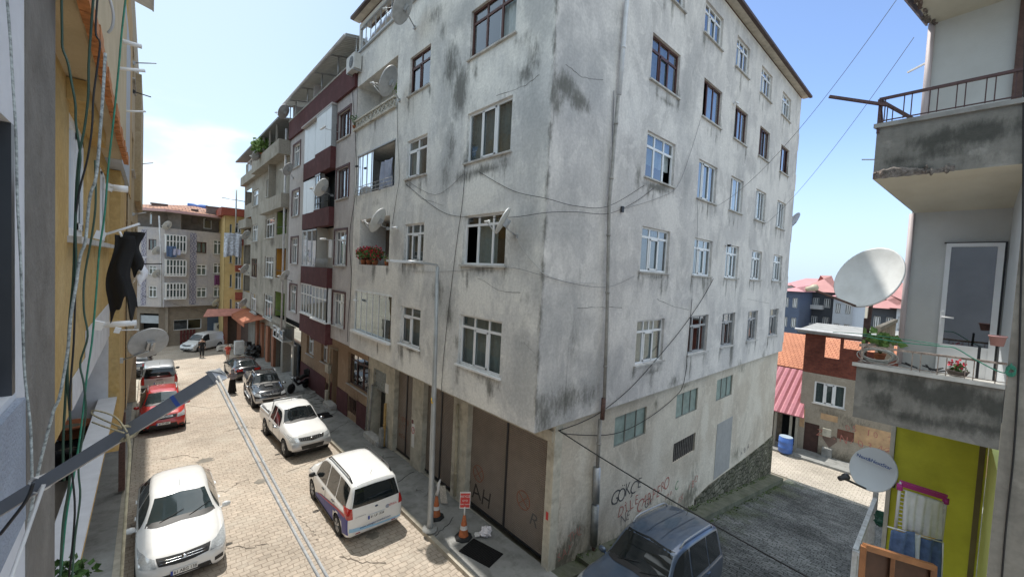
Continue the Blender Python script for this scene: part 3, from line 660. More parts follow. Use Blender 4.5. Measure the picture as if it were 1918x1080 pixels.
for rr, L in rows.items():
    zz = [0,0,0]
    for c, q in enumerate(L):
        if q is None: continue
        R_ = FB.rect(*q); colx[c][0] += R_[0]; colx[c][1] += R_[1]; colx[c][2] += 1; zz[0] += R_[2]; zz[1] += R_[3]; zz[2] += 1
    rowz[rr] = (zz[0]/zz[2], zz[1]/zz[2])
colx = [(c[0]/c[2], c[1]/c[2]) for c in colx]
Bw = []
sty = {(1,0):dict(cols=(.3,.66),tcols=(.3,.5,.66),transom=.27,curtain='full'),(1,1):dict(cols=(.25,.68),transom=.28,curtain=None,frame=METAL),(1,2):dict(cols=(.3,.68),transom=.28,curtain=None,frame=METAL),(1,3):dict(cols=(.3,.66),transom=.28,curtain='left',frame=METAL),(1,4):dict(cols=(.3,.66),transom=.28,curtain='left',frame=METAL),
 (2,0):dict(cols=(.33,.66),transom=.22,curtain='full'),(3,0):dict(cols=(.33,.66),transom=.3,curtain='half',openp=2),(4,0):dict(cols=(.33,.66),transom=.3,frame=BROWN,curtain='full'),
 (4,1):dict(cols=(.3,.62),transom=0,frame=BROWN,curtain='right',openp=0),(4,2):dict(cols=(.35,.62),transom=0,frame=BROWN,curtain='right',openp=0),(4,3):dict(cols=(.3,.62),transom=0,frame=BROWN,curtain='full'),(4,4):dict(cols=(.35,.68),transom=0,frame=BROWN,curtain='left',openp=2),
 (3,1):dict(cols=(.3,.66),transom=0,curtain='full'),(3,2):dict(cols=(.3,.66),transom=0,curtain='right',openp=0),(3,3):dict(cols=(.3,.66),transom=0,curtain='full'),(3,4):dict(cols=(.35,.68),transom=0,curtain='full')}
for rr in rows:
    for c in range(5):
        q = rows[rr][c]; z0, z1 = rowz[rr]
        if q: 
            R_ = FB.rect(*q); x0 = (R_[0]+colx[c][0])/2; x1 = (R_[1]+colx[c][1])/2; z0 = R_[2]*.5+z0*.5; z1 = R_[3]*.5+z1*.5
        else: x0, x1 = colx[c]
        k = sty.get((rr,c), dict(cols=(.33,.66), transom=.26 if rr in (2,5) else 0, curtain=random.choice(['full','full','left','right'])))
        Bw.append(([x0,x1,z0,z1], k))
darkB = pb(FB, [(1060,160,.5,.35,1),(1085,190,.5,.3,1),(1045,185,.2,.5,.9),(1020,780,.5,.8,.75),(1060,750,.8,.5,.8),(1100,740,.8,.5,.6),(1230,352,.9,.16,1),(1245,340,.5,.3,.8),(1195,330,.2,.5,.8),(1220,694,.9,.1,.9),(1050,560,.5,.4,.3),
  (1370,660,.25,.9,.9),(1385,690,.4,.5,.8),(1430,665,.3,.4,.7),(1262,715,.6,.3,.7),(1075,640,.25,1.0,.5),(1250,190,.8,.12,.8),(1090,520,.3,1.4,.35),(1230,520,.7,.1,.7),(1345,460,.5,1.2,.35)])
darkB += [(0.0, z, .09, .6, .85) for z in (4.5,5.5,6.5,7.5,8.5,9.5,10.5,11.5,12.5,13.5,14.5,15.5,16.5)] + [(XE,z,.2,.7,.6) for z in (4.5,6,8,10,12,14,16)]
lightB = pb(FB, [(1255,400,.9,1.0,.8),(1150,560,.6,.9,.4),(1215,640,1.4,.9,.6),(1300,600,1.5,.9,.6),(1400,560,1.8,1.0,.6),(1250,240,.9,.6,.5),(1340,420,.9,.7,.6),(1240,560,1,.6,.6),(1060,250,.5,1.2,.3)])
wall('alley_wall', FB, 0, XE, ZB, ZT, [b[0] for b in Bw], PLB, main, dark=darkB+drips([b[0] for b in Bw],5), light=lightB, step=.15, wash=[(.6,z,1.0,1.5,1) for z in (4.3,6.5,9,12,15,17)]+pb(FB,[(1110,150,1.0,2,.9),(1110,700,1.6,.9,1),(1080,600,1.2,1.0,.9),(1290,160,1.0,2.0,.8),(1285,330,.8,1.2,.7),(1280,480,.7,1.0,.6),(1380,330,.9,1.5,.6),(1385,560,.5,1.0,.9),(1440,300,1.2,2,.5),(1240,440,1.2,.6,.7),(1150,450,.8,2,.5)]))
cracks(FB, [[(1080,577),(1120,575),(1165,576)],[(1065,650),(1062,700),(1058,750)],[(1230,560),(1265,575),(1290,580)],[(1060,120),(1090,145),(1130,150)],[(1400,560),(1440,568)]], main)
for r, k in Bw: window(main, FB, r, **k)
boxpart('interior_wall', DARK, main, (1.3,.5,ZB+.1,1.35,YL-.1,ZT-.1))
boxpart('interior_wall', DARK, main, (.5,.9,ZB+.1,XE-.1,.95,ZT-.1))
boxpart('soffit', pm('soffit_paint', (.42,.40,.36), .9, var=.15), main, (0.002,.002,ZB-.01,XE-.002,YL,ZB+.02), (0.002,.002,ZT-.02,XE-.002,YL,ZT+.01))
boxpart('rear_wall', PLB, main, (XE-.02,.003,ZB,XE+.0,YL,ZT),(0.02,YL,ZB,XE-.02,YL+.02,ZT))
# rear balconies seen past the far edge
for k, z in enumerate((4.4,7.25,10.1,12.95,15.2)):
    b = MB(); b.box((XE+.002,.15,z-.15),(XE+.75,3,z+.75)); o = b.build('rear_balcony', PLB, main)
    g = MB(); g.box((XE+.05,.2,z+.75),(XE+.7,2.9,z+ (1.75 if k in (1,3) else .78))); g.build('glazing', GLASSB if k in (1,3) else PLB, o)
# ground floor
FGA = Fac((.9,0,0), (0,1,0), (-1,0,0)); FGB = Fac((.9,.15,0), (1,0,0), (0,-1,0))
GW = [list(FGB.rect(*q)) for q in (((1149,839),(1212,760)),((1265,785),(1308,725)),((1340.5,752),(1373,701)),((1259.5,868),(1303,809)))]
dg = pb(FGB, [(1050,1050,.9,.6,.9),(1080,1000,.6,.7,.7),(1100,1060,1.2,.7,1),(1180,1000,1.5,.5,1),(1240,960,1.5,.5,.9),(1290,930,1.2,.6,.9),(1230,760,.3,.25,.7),(1170,735,.7,.12,.8),(1285,720,.6,.15,.8),(1390,690,.8,.2,.7),(1300,890,.6,.8,.6),(1380,850,1,.5,.6),(1045,980,.3,.8,.5)])
lg = pb(FGB, [(1090,860,.5,1.0,.6),(1230,840,.4,1.4,.8),(1320,790,.5,1.2,.8),(1420,760,1.0,1.0,.6),(1150,900,.8,.6,.4)])
wall('ground_floor_wall', FGB, 0, XE-1.0, -4.2, ZB, GW, PLG, main, reveal=.1, dark=dg, light=lg)
GREENG = pm('green_painted_glass', (.24,.31,.28), .5, var=.25, vscale=3.5, dirt=.4, dirtcol=(.12,.15,.13))
for i, r in enumerate(GW):
    if i < 3:
        b = MB(); FGB.box(b, r[0], r[1], r[2], r[3], -.09, -.07); o = b.build('painted_window', GREENG, main)
        f_ = MB()
        for fq in (0,.36,.7,1): x = r[0]+(r[1]-r[0])*fq; FGB.box(f_, x-.02, x+.02, r[2], r[3], -.069, -.04)
        FGB.box(f_, r[0], r[1], r[2]-.02, r[2]+.02, -.069, -.02); f_.build('frame', pm('grey_steel_frame', (.20,.21,.19), .6, var=.2), o)
    else:
        b = MB(); n = 12
        for k in range(n): x = r[0]+(r[1]-r[0])*(k+.5)/n; FGB.box(b, x-.05, x+.03, r[2], r[3], -.07, -.05)
        o = b.build('slatted_vent', pm('weathered_slats', (.10,.09,.08), .8, var=.4, vscale=9), main)
        boxpart('backing', DARK, o, (r[0],r[1],r[2],r[3],-.1,-.09), fac=FGB)
# repaired patch
a0,z0 = FGB.px(1336,898); a1,z1 = FGB.px(1373,778)
boxpart('cement_patch', pm('fresh_cement', (.32,.32,.31), .95, var=.1, vscale=3, bump=.3), main, (a0,a1-.05,z0,z1,0.0,.012), fac=FGB)
# rubble plinth following the slope
STONE = brickmat('rubble_stone_base', (.20,.19,.15), (.11,.105,.08), (.04,.045,.025), .34, .2, 'xz', .4, .03, tint=(.06,.07,.03), tintscale=1.5, distort=.22, bump=1.2, var=.5)
tp = [FGB.px(x,y,.05) for x,y in ((1303,935),(1330,908),(1365,882),(1399,856),(1430,832),(1449,815))]
b = MB(); vs = []
for (a,z) in tp: vs += [FGB.P(a,z,.05), FGB.P(a,-4.4,.05), FGB.P(a,z,-.02)]
for k in range(len(tp)-1): q = 3*k; b.add([vs[q],vs[q+3],vs[q+4],vs[q+1]], [(0,1,2,3)]); b.add([vs[q],vs[q+2],vs[q+5],vs[q+3]], [(0,1,2,3)])
b.build('stone_plinth', STONE, main)
# column, beam and garage doors on the street side
CREAM = pm('stained_cream_concrete', (.50,.47,.39), .9, var=.2, vscale=3, bump=.3, dirt=.55, dirtcol=(.2,.17,.13))
GAR = stripes('brown_roller_shutter', (.26,.215,.18), (.18,.15,.125), 2, .055, .55, .1, dirt=.35)
doors = []
for bl, tr in (((868,962),(1029,839)),((787,889),(850,756)),((734,853),(773,724))):
    r = list(FGA.rect(bl, tr)); doors.append(r)
doors[0][0] = .16+.22; 
ztop = 3.35
for r in doors: r[3] = min(r[3], ztop)
hz = [[r[0], r[1], -.1, ztop, .25] for r in doors]
Ydoor = FGA.px(709,790)[0]; Yg0 = FGA.px(722,800)[0]; Yg1 = FGA.px(696,800)[0]
hz.append([Yg0+.1, Yg1, -.1, 2.95, .6])
boxes = []
ys = sorted([r[0] for r in hz]+[r[1] for r in hz])
wall('street_piers', FGA, .152, YL, -.1, ZB, hz, CREAM, main, reveal=.25, dark=[(a,z,.35,.5,.6) for a,z in ((3.9,.4),(7,.4),(6.2,3.5),(9.5,3.6),(2.0,3.6))], step=.5)
for r in doors:
    b = MB(); z0 = gz(0,r[0])+.12
    mid = (r[0]+r[1])/2
    FGA.box(b, r[0], mid-.012, z0, ztop, -.24, -.2); FGA.box(b, mid+.012, r[1], z0, ztop, -.24, -.2)
    o = b.build('garage_door', GAR, main)
    e = MB(); FGA.box(e, mid-.03, mid+.03, z0+.02, ztop, -.199, -.17); FGA.box(e, r[0], r[1], z0, z0+.06, -.199, -.175); e.build('door_rail', BLACKM, o)
boxpart('beam', TRIM, main, (.16,YL-.3,ztop+.02,ztop+.3,.001,.09), fac=FGA)
boxpart('corner_post', CREAM, main, (.87,.12,-.2,1.15,.2,ZB), )
boxpart('dark_back', DARK, main, (1.6,.3,-.1,1.65,YL,ZB))
# entrance with grille above
er = hz[-1]; b = MB(); FGA.box(b, er[0], er[1], 0, 2.0, -.45, -.4); o = b.build('entrance_door', pm('dark_steel_door', (.03,.03,.032), .5, .3, var=.2), main)
b = MB(); n = 7
for k in range(n+1): x = er[0]+(er[1]-er[0])*k/n; b.tube([FGA.P(x,2.1,-.05), FGA.P(x,3.3,-.05)], .012, 6)
for k in range(8): z = 2.1+1.2*k/7; b.tube([FGA.P(er[0],z,-.05), FGA.P(er[1],z,-.05)], .012, 6)
b.build('grille', METAL, main)
boxpart('frosted_fanlight', pm('dusty_glass', (.30,.34,.32), .4, var=.2), main, (er[0],er[1],2.08,3.3,-.14,-.12), fac=FGA)
boxpart('doorstep', SILLM, main, (er[0]-.05,er[1]+.05,-.1,.12,.0,.35), fac=FGA)
# downpipes
PIPE = pm('pale_pipe', (.55,.56,.58), .5, var=.1, vscale=5, dirt=.25)
PIPED = pm('dirty_pipe', (.30,.29,.27), .6, var=.2, vscale=6, dirt=.5)
def pipe(F, pts, r, mat, name='drainpipe', d=.09, parent=main, clamps=True):
    P_ = [F.P(*F.px(x, y, d), d) for x, y in pts]; b = MB(); b.tube(P_, r, 10)
    if clamps:
        for k in range(len(P_)-1):
            L = (P_[k+1]-P_[k]).length; n = max(1,int(L/1.4))
            for j in range(n): c = P_[k].lerp(P_[k+1], (j+.5)/n); u = (P_[k+1]-P_[k]).normalized(); b.tube([c-u*.03, c+u*.03], r+.012, 10)
    return b.build(name, mat, parent)
pipe(FB, [(1174,0),(1160,178)], .055, PIPE); pipe(FB, [(1158,180),(1141,385),(1137,600),(1131,770)], .045, PIPED, d=.1)
pipe(FB, [(1150,170),(1146,300),(1140,410)], .012, CABLEG, 'conduit', d=.04, clamps=False)
pipe(FB, [(1131,745),(1128,785)], .06, RUST, 'pipe_joint', d=.1, clamps=False)
pipe(FGB, [(1124,785),(1119,875)], .05, PIPED, d=.1)
pipe(FGB, [(1118,875),(1116,940)], .1, METAL, 'pipe_guard', d=.1, clamps=False); pipe(FGB, [(1115,945),(1112,1020)], .1, pm('guard_zinc', (.30,.31,.31), .5, .5, .25, 6), 'pipe_guard', d=.1, clamps=False)
pipe(FGB, [(1112,1020),(1111,1060)], .05, RUST, d=.1, clamps=False)
pipe(FGA, [(857,757),(852,928)], .05, pm('ochre_pipe', (.40,.36,.26), .6, var=.2, dirt=.4), d=.1)
pipe(FGA, [(722,755),(719,835)], .055, pm('yellow_gas_pipe', (.45,.28,.09), .5, var=.25, vscale=8, dirt=.4), d=.14)
boxpart('pipe_box', CONC, main, (er[0]-.35,er[0]-.1,0,.75,.02,.28), fac=FGA)
pipe(FGA, [(697,720),(688,840)], .05, PIPED, d=.1); pipe(FGA, [(692,690),(683,838)], .03, PIPED, d=.1)
# roof, eaves and gutter
TILE = brickmat('red_clay_tiles', (.36,.13,.075), (.30,.11,.06), (.14,.05,.03), .24, .36, 'xy', .5, .02, tintscale=.4, bump=.8)
rf = MB(); ex = .30; zr = ZT+.12
P4 = [Vector((-ex,-ex,zr)), Vector((XE+ex,-ex,zr)), Vector((XE+ex,YL,zr)), Vector((-ex,YL,zr))]; R1, R2 = Vector((5,YL/2,zr+2)), Vector((XE-5,YL/2,zr+2))
rf.add(P4+[R1,R2], [(0,1,5,4),(1,2,5),(2,3,4,5),(3,0,4)]); rf.build('roof', TILE, main)
boxpart('eaves', pm('eaves_boards', (.48,.44,.38), .85, var=.15, dirt=.4), main, (-ex+.03,-ex+.03,zr-.06,XE+ex-.03,.0,zr-.02), (-ex+.03,0.001,zr-.06,0,YL,zr-.02))
boxpart('gutter', pm('dark_brown_gutter', (.06,.035,.03), .6, var=.2), main, (-ex-.08,-ex-.1,zr-.05,XE+ex+.1,-ex+.03,zr+.05),(-ex-.1,-ex+.031,zr-.05,-ex+.03,YL,zr+.05))
# graffiti and small notices
SPB = pm('black_spray', (.09,.09,.09), .8, var=.3, vscale=20); SPR = pm('red_spray', (.40,.16,.13), .8, var=.3, vscale=20); SPG = pm('green_spray', (.08,.25,.12), .8, var=.3, vscale=20)
def hash_(s): return sum((i+1)*ord(c) for i,c in enumerate(s))
def graf(F, s, x, y, size, mat, ang=0, d=.006, sx=1, parent=main, name='graffiti', bold=-.004):
    a, z = F.px(x, y, d); u = F.u*cos(ang)+Vector((0,0,sin(ang))); 
    if F.u.cross(Vector((0,0,1))).dot(F.n) < 0: u = -F.u*cos(ang)+Vector((0,0,sin(ang)))
    v = F.n.cross(u)
    if name != 'graffiti': return text_on(s, size, F.P(a,z,d), u, v, mat, parent, name, .002, bold, sx)
    rg = random.Random(hash_(s)); V=[]; Q=[]; adv = size*.66*sx; o0 = F.P(a,z,d); n_ = len(s)
    for i, ch in enumerate(s):
        if ch == ' ': continue
        me = text_mesh(ch, size*rg.uniform(.85,1.25), .001, bold); an = rg.uniform(-.28,.28); off = (i-(n_-1)/2)*adv; dz = rg.uniform(-.10,.10)*size
        M = Matrix.Translation(o0+u*off+v*dz) @ Matrix((u, v, F.n)).transposed().to_4x4() @ Matrix.Rotation(an,4,'Z') @ Matrix(((sx*rg.uniform(.8,1.1),rg.uniform(-.15,.25),0,0),(0,1,0,0),(0,0,1,0),(0,0,0,1)))
        b0 = len(V); V += [tuple(M@w.co) for w in me.vertices]; Q += [[k+b0 for k in p.vertices] for p in me.polygons]; bpy.data.meshes.remove(me)
    me = bpy.data.meshes.new(name); me.from_pydata(V, [], Q); return link_mesh(name, me, mat, parent)
graf(FGB, 'GÖKÇE', 1176,919, .52, SPB, -.0); graf(FGB, 'DİLE', 1178,947, .45, SPR, 0, sx=1); graf(FGB, 'CARPERO', 1225,925, .5, SPR, .06, sx=.9)
graf(FGB, 'Gk', 1215,940, .4, SPB, .1); graf(FGB, 'NE', 1172,970, .4, pm('faded_spray', (.2,.18,.17), .9), 0)
graf(FGB, 'xnn', 1252,925, .3, SPR, .1); graf(FGB, 'C', 1268,912, .5, SPG, .2); graf(FGB, 'EX', 1275,934, .3, SPR, 0); graf(FGB, 'iBO', 1298,905, .45, SPR, .2); graf(FGB, 'A B A', 1395,842, .35, pm('faded_spray2', (.16,.14,.14), .9), .16)
graf(FGB, 'THL', 1078,1000, .3, pm('faded_red', (.40,.20,.16), .9), .05); graf(FGB, 'SAY', 1057,1035, .3, SPR, .1)
graf(FGA, 'SAH', 892,920, .75, pm('dim_spray', (.05,.045,.04), .9), 0, d=-.195); graf(FGA, 'R', 1000,975, .55, SPB, -.1, d=-.195)
def ring(F, x, y, r, mat, d, cross=True, parent=main):
    a, z = F.px(x,y,d); b = MB(); b.tube([F.P(a+r*cos(t*pi/10), z+r*sin(t*pi/10), d) for t in range(21)], .012, 4)
    if cross:
        for q in (.7,2.4): b.tube([F.P(a-r*cos(q), z-r*sin(q), d), F.P(a+r*cos(q), z+r*sin(q), d)], .011, 4)
    b.build('graffiti', mat, parent)
SPO = pm('faded_orange_spray', (.26,.10,.06), .9); ring(FGA, 980, 936, .25, SPO, -.195); ring(FGA, 896,886, .25, SPO, -.195)
for i,(s,y) in enumerate((('ISPAN',785),('LITE',800),('MEKE',818))): graf(FGA, s, 755, y, .27, SPO, 0, d=-.195)
a, z = FGA.px(774,810); boxpart('notice', pm('notice_white', (.7,.7,.68), .5, var=.03), main, (a-.1,a+.1,z-.55,z+.35,.002,.008), fac=FGA)
RED = pm('sign_red', (.5,.03,.03), .45, var=.05)
b = MB(); b.tube([FGA.P(a+.09*cos(t*pi/10), z+.12*sin(t*pi/10)+.1, .012) for t in range(21)], .012, 4); b.build('no_parking_ring', RED, main)
graf(FGA, 'P', 774, 806, .16, BLACKM, 0, d=.011, name='lettering')
a, z = FGA.px(1030,970); boxpart('number_plate', RED, main, (.2,.3,z-.08,z+.12,.002,.012), fac=FGA)
a, z = FGA.px(773,789); boxpart('number_plate', pm('plate_brown', (.15,.05,.05), .5), main, (a-.06,a+.06,z-.07,z+.07,.002,.012), fac=FGA)
a, z = FGA.px(725,727); boxpart('notice', pm('notice_white', (.7,.7,.68), .5), main, (a-.16,a+.16,z-.2,z+.2,.004,.012), fac=FGA)
TILE2 = brickmat('weathered_clay_tiles', (.30,.15,.10), (.38,.22,.16), (.10,.05,.04), .5, .7, 'xy', .5, .05, tint=(.42,.30,.25), tintscale=.8, bump=1, var=.35)
# ================================================================ maroon-banded building next door
random.seed(11)
MAR = pm('maroon_render', (.085,.024,.027), .85, var=.15, vscale=2, dirt=.25, dirtcol=(.2,.1,.1))
PLBG = plaster('mauve_grey_render', (.46,.44,.445), (.54,.52,.51), (.18,.16,.15), .5, .45)
TAN = plaster('tan_ground_floor_render', (.34,.235,.155), (.40,.30,.21), (.12,.08,.06), .5, .5)
mar = empty('apartment_building', (0,12,0), 'mauve apartment block with maroon bands and white bay windows, second from the corner', 'building')
Y0, Y1 = YL+.025, 22.4; ZB2 = 3.9; ZT2 = 15.05
ws = [((633,265),(656,200)),((629.5,375),(654.5,309)),((626,496.5),(650.5,430)),((623.5,607.5),(647,551))]
wl_ = [((549,317),(563,265)),((547,406),(561,354)),((545,493),(559,444.5)),((542,581),(556.5,535))]
WR = [list(FA.rect(*q)) for q in ws]; WL = [list(FA.rect(*q)) for q in wl_]
for L in (WR, WL):
    a0 = sum(r[0] for r in L)/4; a1 = sum(r[1] for r in L)/4
    for r in L: r[0], r[1] = a0, a1
bay_h = [13.9,19.05,4.5,ZT2-.1,.5]
wall('street_wall', FA, Y0, Y1, ZB2, ZT2, WR+WL+[bay_h], PLBG, mar, step=.5, dark=[(r[0]+.5,r[2]-.1,.6,.25,.6) for r in WR+WL], light=[(13,6,3,2,.3)])
MARF = pm('maroon_trim', (.07,.02,.02), .6, var=.15)
for i, r in enumerate(WR+WL):
    fm = BROWN if i in (0,1) else WHITE
    w = window(mar, FA, r, cols=(.35,.7), tcols=None if fm is BROWN else (.35,.7), transom=0 if fm is BROWN else .26, frame=fm, curtain=random.choice(['full','sides','full']))
    b = MB(); t = .1
    for q in ((r[0]-t,r[1]+t,r[3],r[3]+t),(r[0]-t,r[0],r[2],r[3]),(r[1],r[1]+t,r[2],r[3])): FA.box(b, *q, .0, .035)
    b.build('surround', MARF, w)
boxpart('interior_wall', DARK, mar, (.95,Y0+.05,ZB2,1.0,Y1,ZT2))
boxpart('soffit', SILLM, mar, (.01,Y0,ZB2-.02,1.0,Y1,ZB2-.004))
# bays: bands of maroon with glazed boxes above, right half stands further out
def bx(name, mat, parent, y0,y1,z0,z1,x0,x1=0.0): return boxpart(name, mat, parent, (x0,y0,z0,x1,y1,z1))
for (y0,y1,xo) in ((13.9,16.33,-.25),(16.333,19.05,-.08)):
    for (za,zb) in ((4.05,5.0),(6.95,7.85)) if False else ((3.53,4.55),(6.28,7.24),(9.30,10.17),(12.0,13.01)):
        bx('bay_band', MAR, mar, y0,y1,za,zb,xo, .1)
    bx('bay_floor', WHITE, mar, y0-.03,y1,4.553,4.61,xo-.05,.1)
def glazedbox(y0,y1,z0,z1,xo,n,mat,frame=WHITE,transom=True,curt=True,side=True):
    F = Fac((xo,0,0),(0,1,0),(-1,0,0)); b = MB(); W = y1-y0
    for k in range(n+1): x = y0+W*k/n; F.box(b, max(y0,x-.03), min(y1,x+.03), z0, z1, -.06, 0)
    F.box(b, y0,y1,z0,z0+.07,-.07,.005); F.box(b, y0,y1,z1-.07,z1,-.07,.005)
    if transom: F.box(b, y0,y1,z1-.62,z1-.56,-.055,.003)
    if side: b.box((xo,y0-.0,z0+.001),(0,y0+.04,z1-.001))
    o = b.build('bay_window', frame, mar); g = MB(); F.box(g, y0+.02,y1-.02,z0+.03,z1-.03,-.035,-.03); g.build('pane', mat, o)
    if curt:
        c = MB(); m_ = 40; c.add([F.P(y0+.05+(W-.1)*k/m_, z, -.12+.02*sin(k*1.7)) for k in range(m_+1) for z in (z0+.05,z1-.05)], [(2*k,2*k+2,2*k+3,2*k+1) for k in range(m_)], True); c.build('curtain', CURT, o)
    return o
SHUT = pm('white_shutter_panels', (.66,.69,.70), .35, var=.05, coat=.2)
glazedbox(13.95,16.28,4.61,6.28,-.22,4,GLASS); glazedbox(16.38,19.0,4.61,6.28,-.05,5,GLASS)
for (y0,y1,z0,z1,xo,n) in ((14.0,16.28,13.01,14.87,-.22,3),(16.38,19.0,13.01,14.92,-.06,4),(16.38,19.0,10.17,12.0,-.06,4)):
    F = Fac((xo,0,0),(0,1,0),(-1,0,0)); b = MB()
    for k in range(n): F.box(b, y0+(y1-y0)*k/n+.008, y0+(y1-y0)*(k+1)/n-.008, z0, z1, -.03, .004*(k%2))
    o = b.build('folding_glazing', SHUT, mar)
    b = MB(); F.box(b, y0-.04,y1+.02,z1,z1+.07,-.35,.02); b.box((xo,y0-.045,z0),(0,y0-.005,z1)); b.build('frame', METAL, o)
boxpart('bay_roof', PLBG, mar, (-.25,13.9,14.96,.1,19.05,15.04))
# open balconies in the bay
for (z0,z1,dk) in ((10.17,12.0,0),(7.24,9.3,1)):
    boxpart('balcony_back', DARK if not dk else RENDW, mar, (.45,13.91,z0,.5,16.33,z1))
    boxpart('balcony_divider', RENDW, mar, (-.05,16.28,z0,.45,16.32,z1))
    b = MB()
    for zz in (.3,.62,.9):
        if dk: break
        b.tube([(-.22,13.95,z0+zz),(-.22,16.28,z0+zz)], .014, 6)
    for k in range(14): b.tube([(-.22,13.95+2.33*k/13,z0),(-.22,13.95+2.33*k/13,z0+(.9 if not dk else .45))], .009, 6)
    b.build('railing', BLACKM if not dk else METAL, mar)
glazedbox(16.38,19.0,7.24,9.25,-.06,3,GLASSB,frame=METAL,transom=False,curt=False)
glazedbox(15.45,16.28,10.17,11.97,-.22,2,GLASS,frame=METAL,transom=False,curt=False)
# top terrace parapet in maroon, corrugated canopy on posts
bx('parapet', MAR, mar, Y0+.01, Y1, 15.05, 16.13, -.12, .05)
bx('parapet_coping', SILLM, mar, Y0+.01, Y1, 16.13, 16.18, -.15, .08)
boxpart('terrace_back_wall', RENDW, mar, (1.6,Y0,15.05,1.7,Y1,17.1)); boxpart('terrace_screen', PLBG, mar, (-.08,17.4,16.18,1.6,17.5,17.0),(-.08,21.6,16.18,1.6,21.7,17.0))
CORR = stripes('corrugated_roof_sheet', (.52,.53,.50), (.33,.34,.33), 1, .18, .45, .3, dirt=.35)
b = MB(); b.poly([(-.55,Y0+.02,17.05),(-.55,Y1,17.05),(3.5,Y1,17.9),(3.5,Y0+.02,17.9)], (0,0,.04)); b.build('canopy_roof', CORR, mar)
b = MB()
for y in (Y0+.05,13.7,16.1,18.6,21.0,22.3): b.tube([(-.08,y,16.17),(-.08,y,17.1)], .03, 8); b.bar((-.53,y,17.0),(1.5,y,17.42),.06)
b.bar((-.5,Y0,16.99),(-.5,Y1,16.99),.07); b.build('canopy_frame', METAL, mar)
b = MB(); b.tube([(-.58,Y0+.02,16.99),(-.58,Y1,16.97)],.06,8); b.build('gutter', PIPE, mar)
# ground floor (tan, with a maroon skirting), windows, doorway, shop glass
FT = Fac((.9,0,0), (0,1,0), (-1,0,0))
gw = [list(FT.rect((651,708),(690.5,675))), list(FT.rect((601,675),(614,642))), list(FT.rect((574,660),(588,633)))]
gw[0][2], gw[0][3] = 1.55, 3.1
dr = FT.rect((620,772),(634,652)); dr = [dr[0], dr[1], -.2, 2.9, .7]
sh = FT.rect((541,700),(564,655)); sh = [sh[0], sh[1], -.3, 2.0, .3]
bs = [FT.px(662,735)[0], FT.px(645,735)[0]]; hb = [bs[0]-.5, bs[1]-.5, .15, .95, .3]; hb2 = [15.9,16.8,.0,.8,.3]
if hb2[0] < dr[1]+.1: hb2[0] = dr[1]+.15; hb2[1] = hb2[0]+.9
wall('ground_floor_wall', FT, YL+.05, Y1, -.6, ZB2-.01, gw+[dr,sh,hb,hb2], TAN, mar, reveal=.2, step=.5, dark=[(12.8,1.0,.8,.6,.7),(17,1.1,1.5,.5,.6),(20,1.0,2,.5,.6)])
window(mar, FT, gw[0], cols=(.33,.66), transom=.22, frame=BROWN, curtain=None, glass=GLASS, back=.2, label='brown wooden window with sill')
for r in gw[1:]: window(mar, FT, r, cols=(.5,), tcols=(.5,), transom=.3, curtain='half', back=.2)
for (ya,yb) in ((YL+.05,hb[0]),(hb[1],dr[0]),(dr[1],hb2[0]),(hb2[1],sh[0])): 
    if yb>ya: boxpart('maroon_skirting', MAR, mar, (ya, yb, -.7, 1.0, .002, .03), fac=FT)
for h in (hb,hb2):
    b = MB()
    for k in range(7): y = h[0]+(h[1]-h[0])*k/6; FT.box(b, y-.02,y+.02,h[2],h[3],-.08,-.04)
    FT.box(b, h[0],h[1],h[3]-.05,h[3],-.08,-.03); b.build('basement_grille', RUST, mar)
boxpart('entrance_door', pm('black_door', (.02,.018,.018), .5, var=.3), mar, (dr[0],dr[1],-.4,2.9,-.6,-.55), fac=FT)
boxpart('doorstep', SILLM, mar, (dr[0]-.1,dr[1]+.1,-.6,.02,.0,.4), fac=FT)
boxpart('meter_box', CREAM, mar, (dr[1]+.05,dr[1]+.6,1.5,1.95,.035,.2), (dr[1]+.25,dr[1]+.5,-.4,.5,.035,.2), fac=FT)
b = MB(); b.tube([FT.P(dr[1]+.2,-.3,.08),FT.P(dr[1]+.2,2.9,.08),FT.P(dr[0]-.1,2.95,.08)],.035,8); b.build('gas_pipe', pm('ochre_pipe',(.4,.36,.26),.6), mar)
b = MB()
for k in range(4): y = sh[0]+(sh[1]-sh[0])*k/3; FT.box(b, y-.04,y+.04,-.4,2.0,-.1,-.04)
FT.box(b, sh[0],sh[1],1.92,2.0,-.1,-.03); o = b.build('shop_window', METAL, mar); g = MB(); FT.box(g, sh[0],sh[1],-.3,1.95,-.075,-.07); g.build('pane', glassmat('mirror_shop_glass', (.2,.2,.2), 6), o)
boxpart('shop_back', DARK, mar, (1.5,Y0,-.6,1.55,Y1,ZB2-.05))
tex = graf(FT, 'SEVDA', 585, 720, .35, pm('faded_red',(.4,.2,.16),.9), 0, parent=mar)
# ================================================================ third building, concrete with coloured balconies
PLT = plaster('grimy_concrete_render', (.29,.27,.235), (.38,.36,.32), (.07,.06,.05), .6, 1.0)
thr = empty('apartment_building', (0,30,0), 'grimy grey-brown block with green and orange balcony walls, third along the street', 'building')
T0, T1 = 22.42, 38.7
tw = {'a':[((493,372),(511,330)),((497,446.5),(514,406)),((495,518),(512,480)),((493,592),(510.5,555))],
      'b':[((470,389.5),(480,355)),((472,452.6),(483,419)),((470.6,518),(481.6,484.4)),((467.7,582),(480,551))]}
TW = []
for key, L in tw.items():
    R_ = [list(FA.rect(*q)) for q in L]; a0 = sum(r[0] for r in R_[1:])/3; a1 = sum(r[1] for r in R_[1:])/3
    for i, r in enumerate(R_): r[0], r[1] = a0, a1; TW.append((r, key, i))
bT = [[22.9,25.7,z0,z1,.06] for z0,z1 in ((3.6,5.35),(6.3,8.3),(9.25,10.85))]
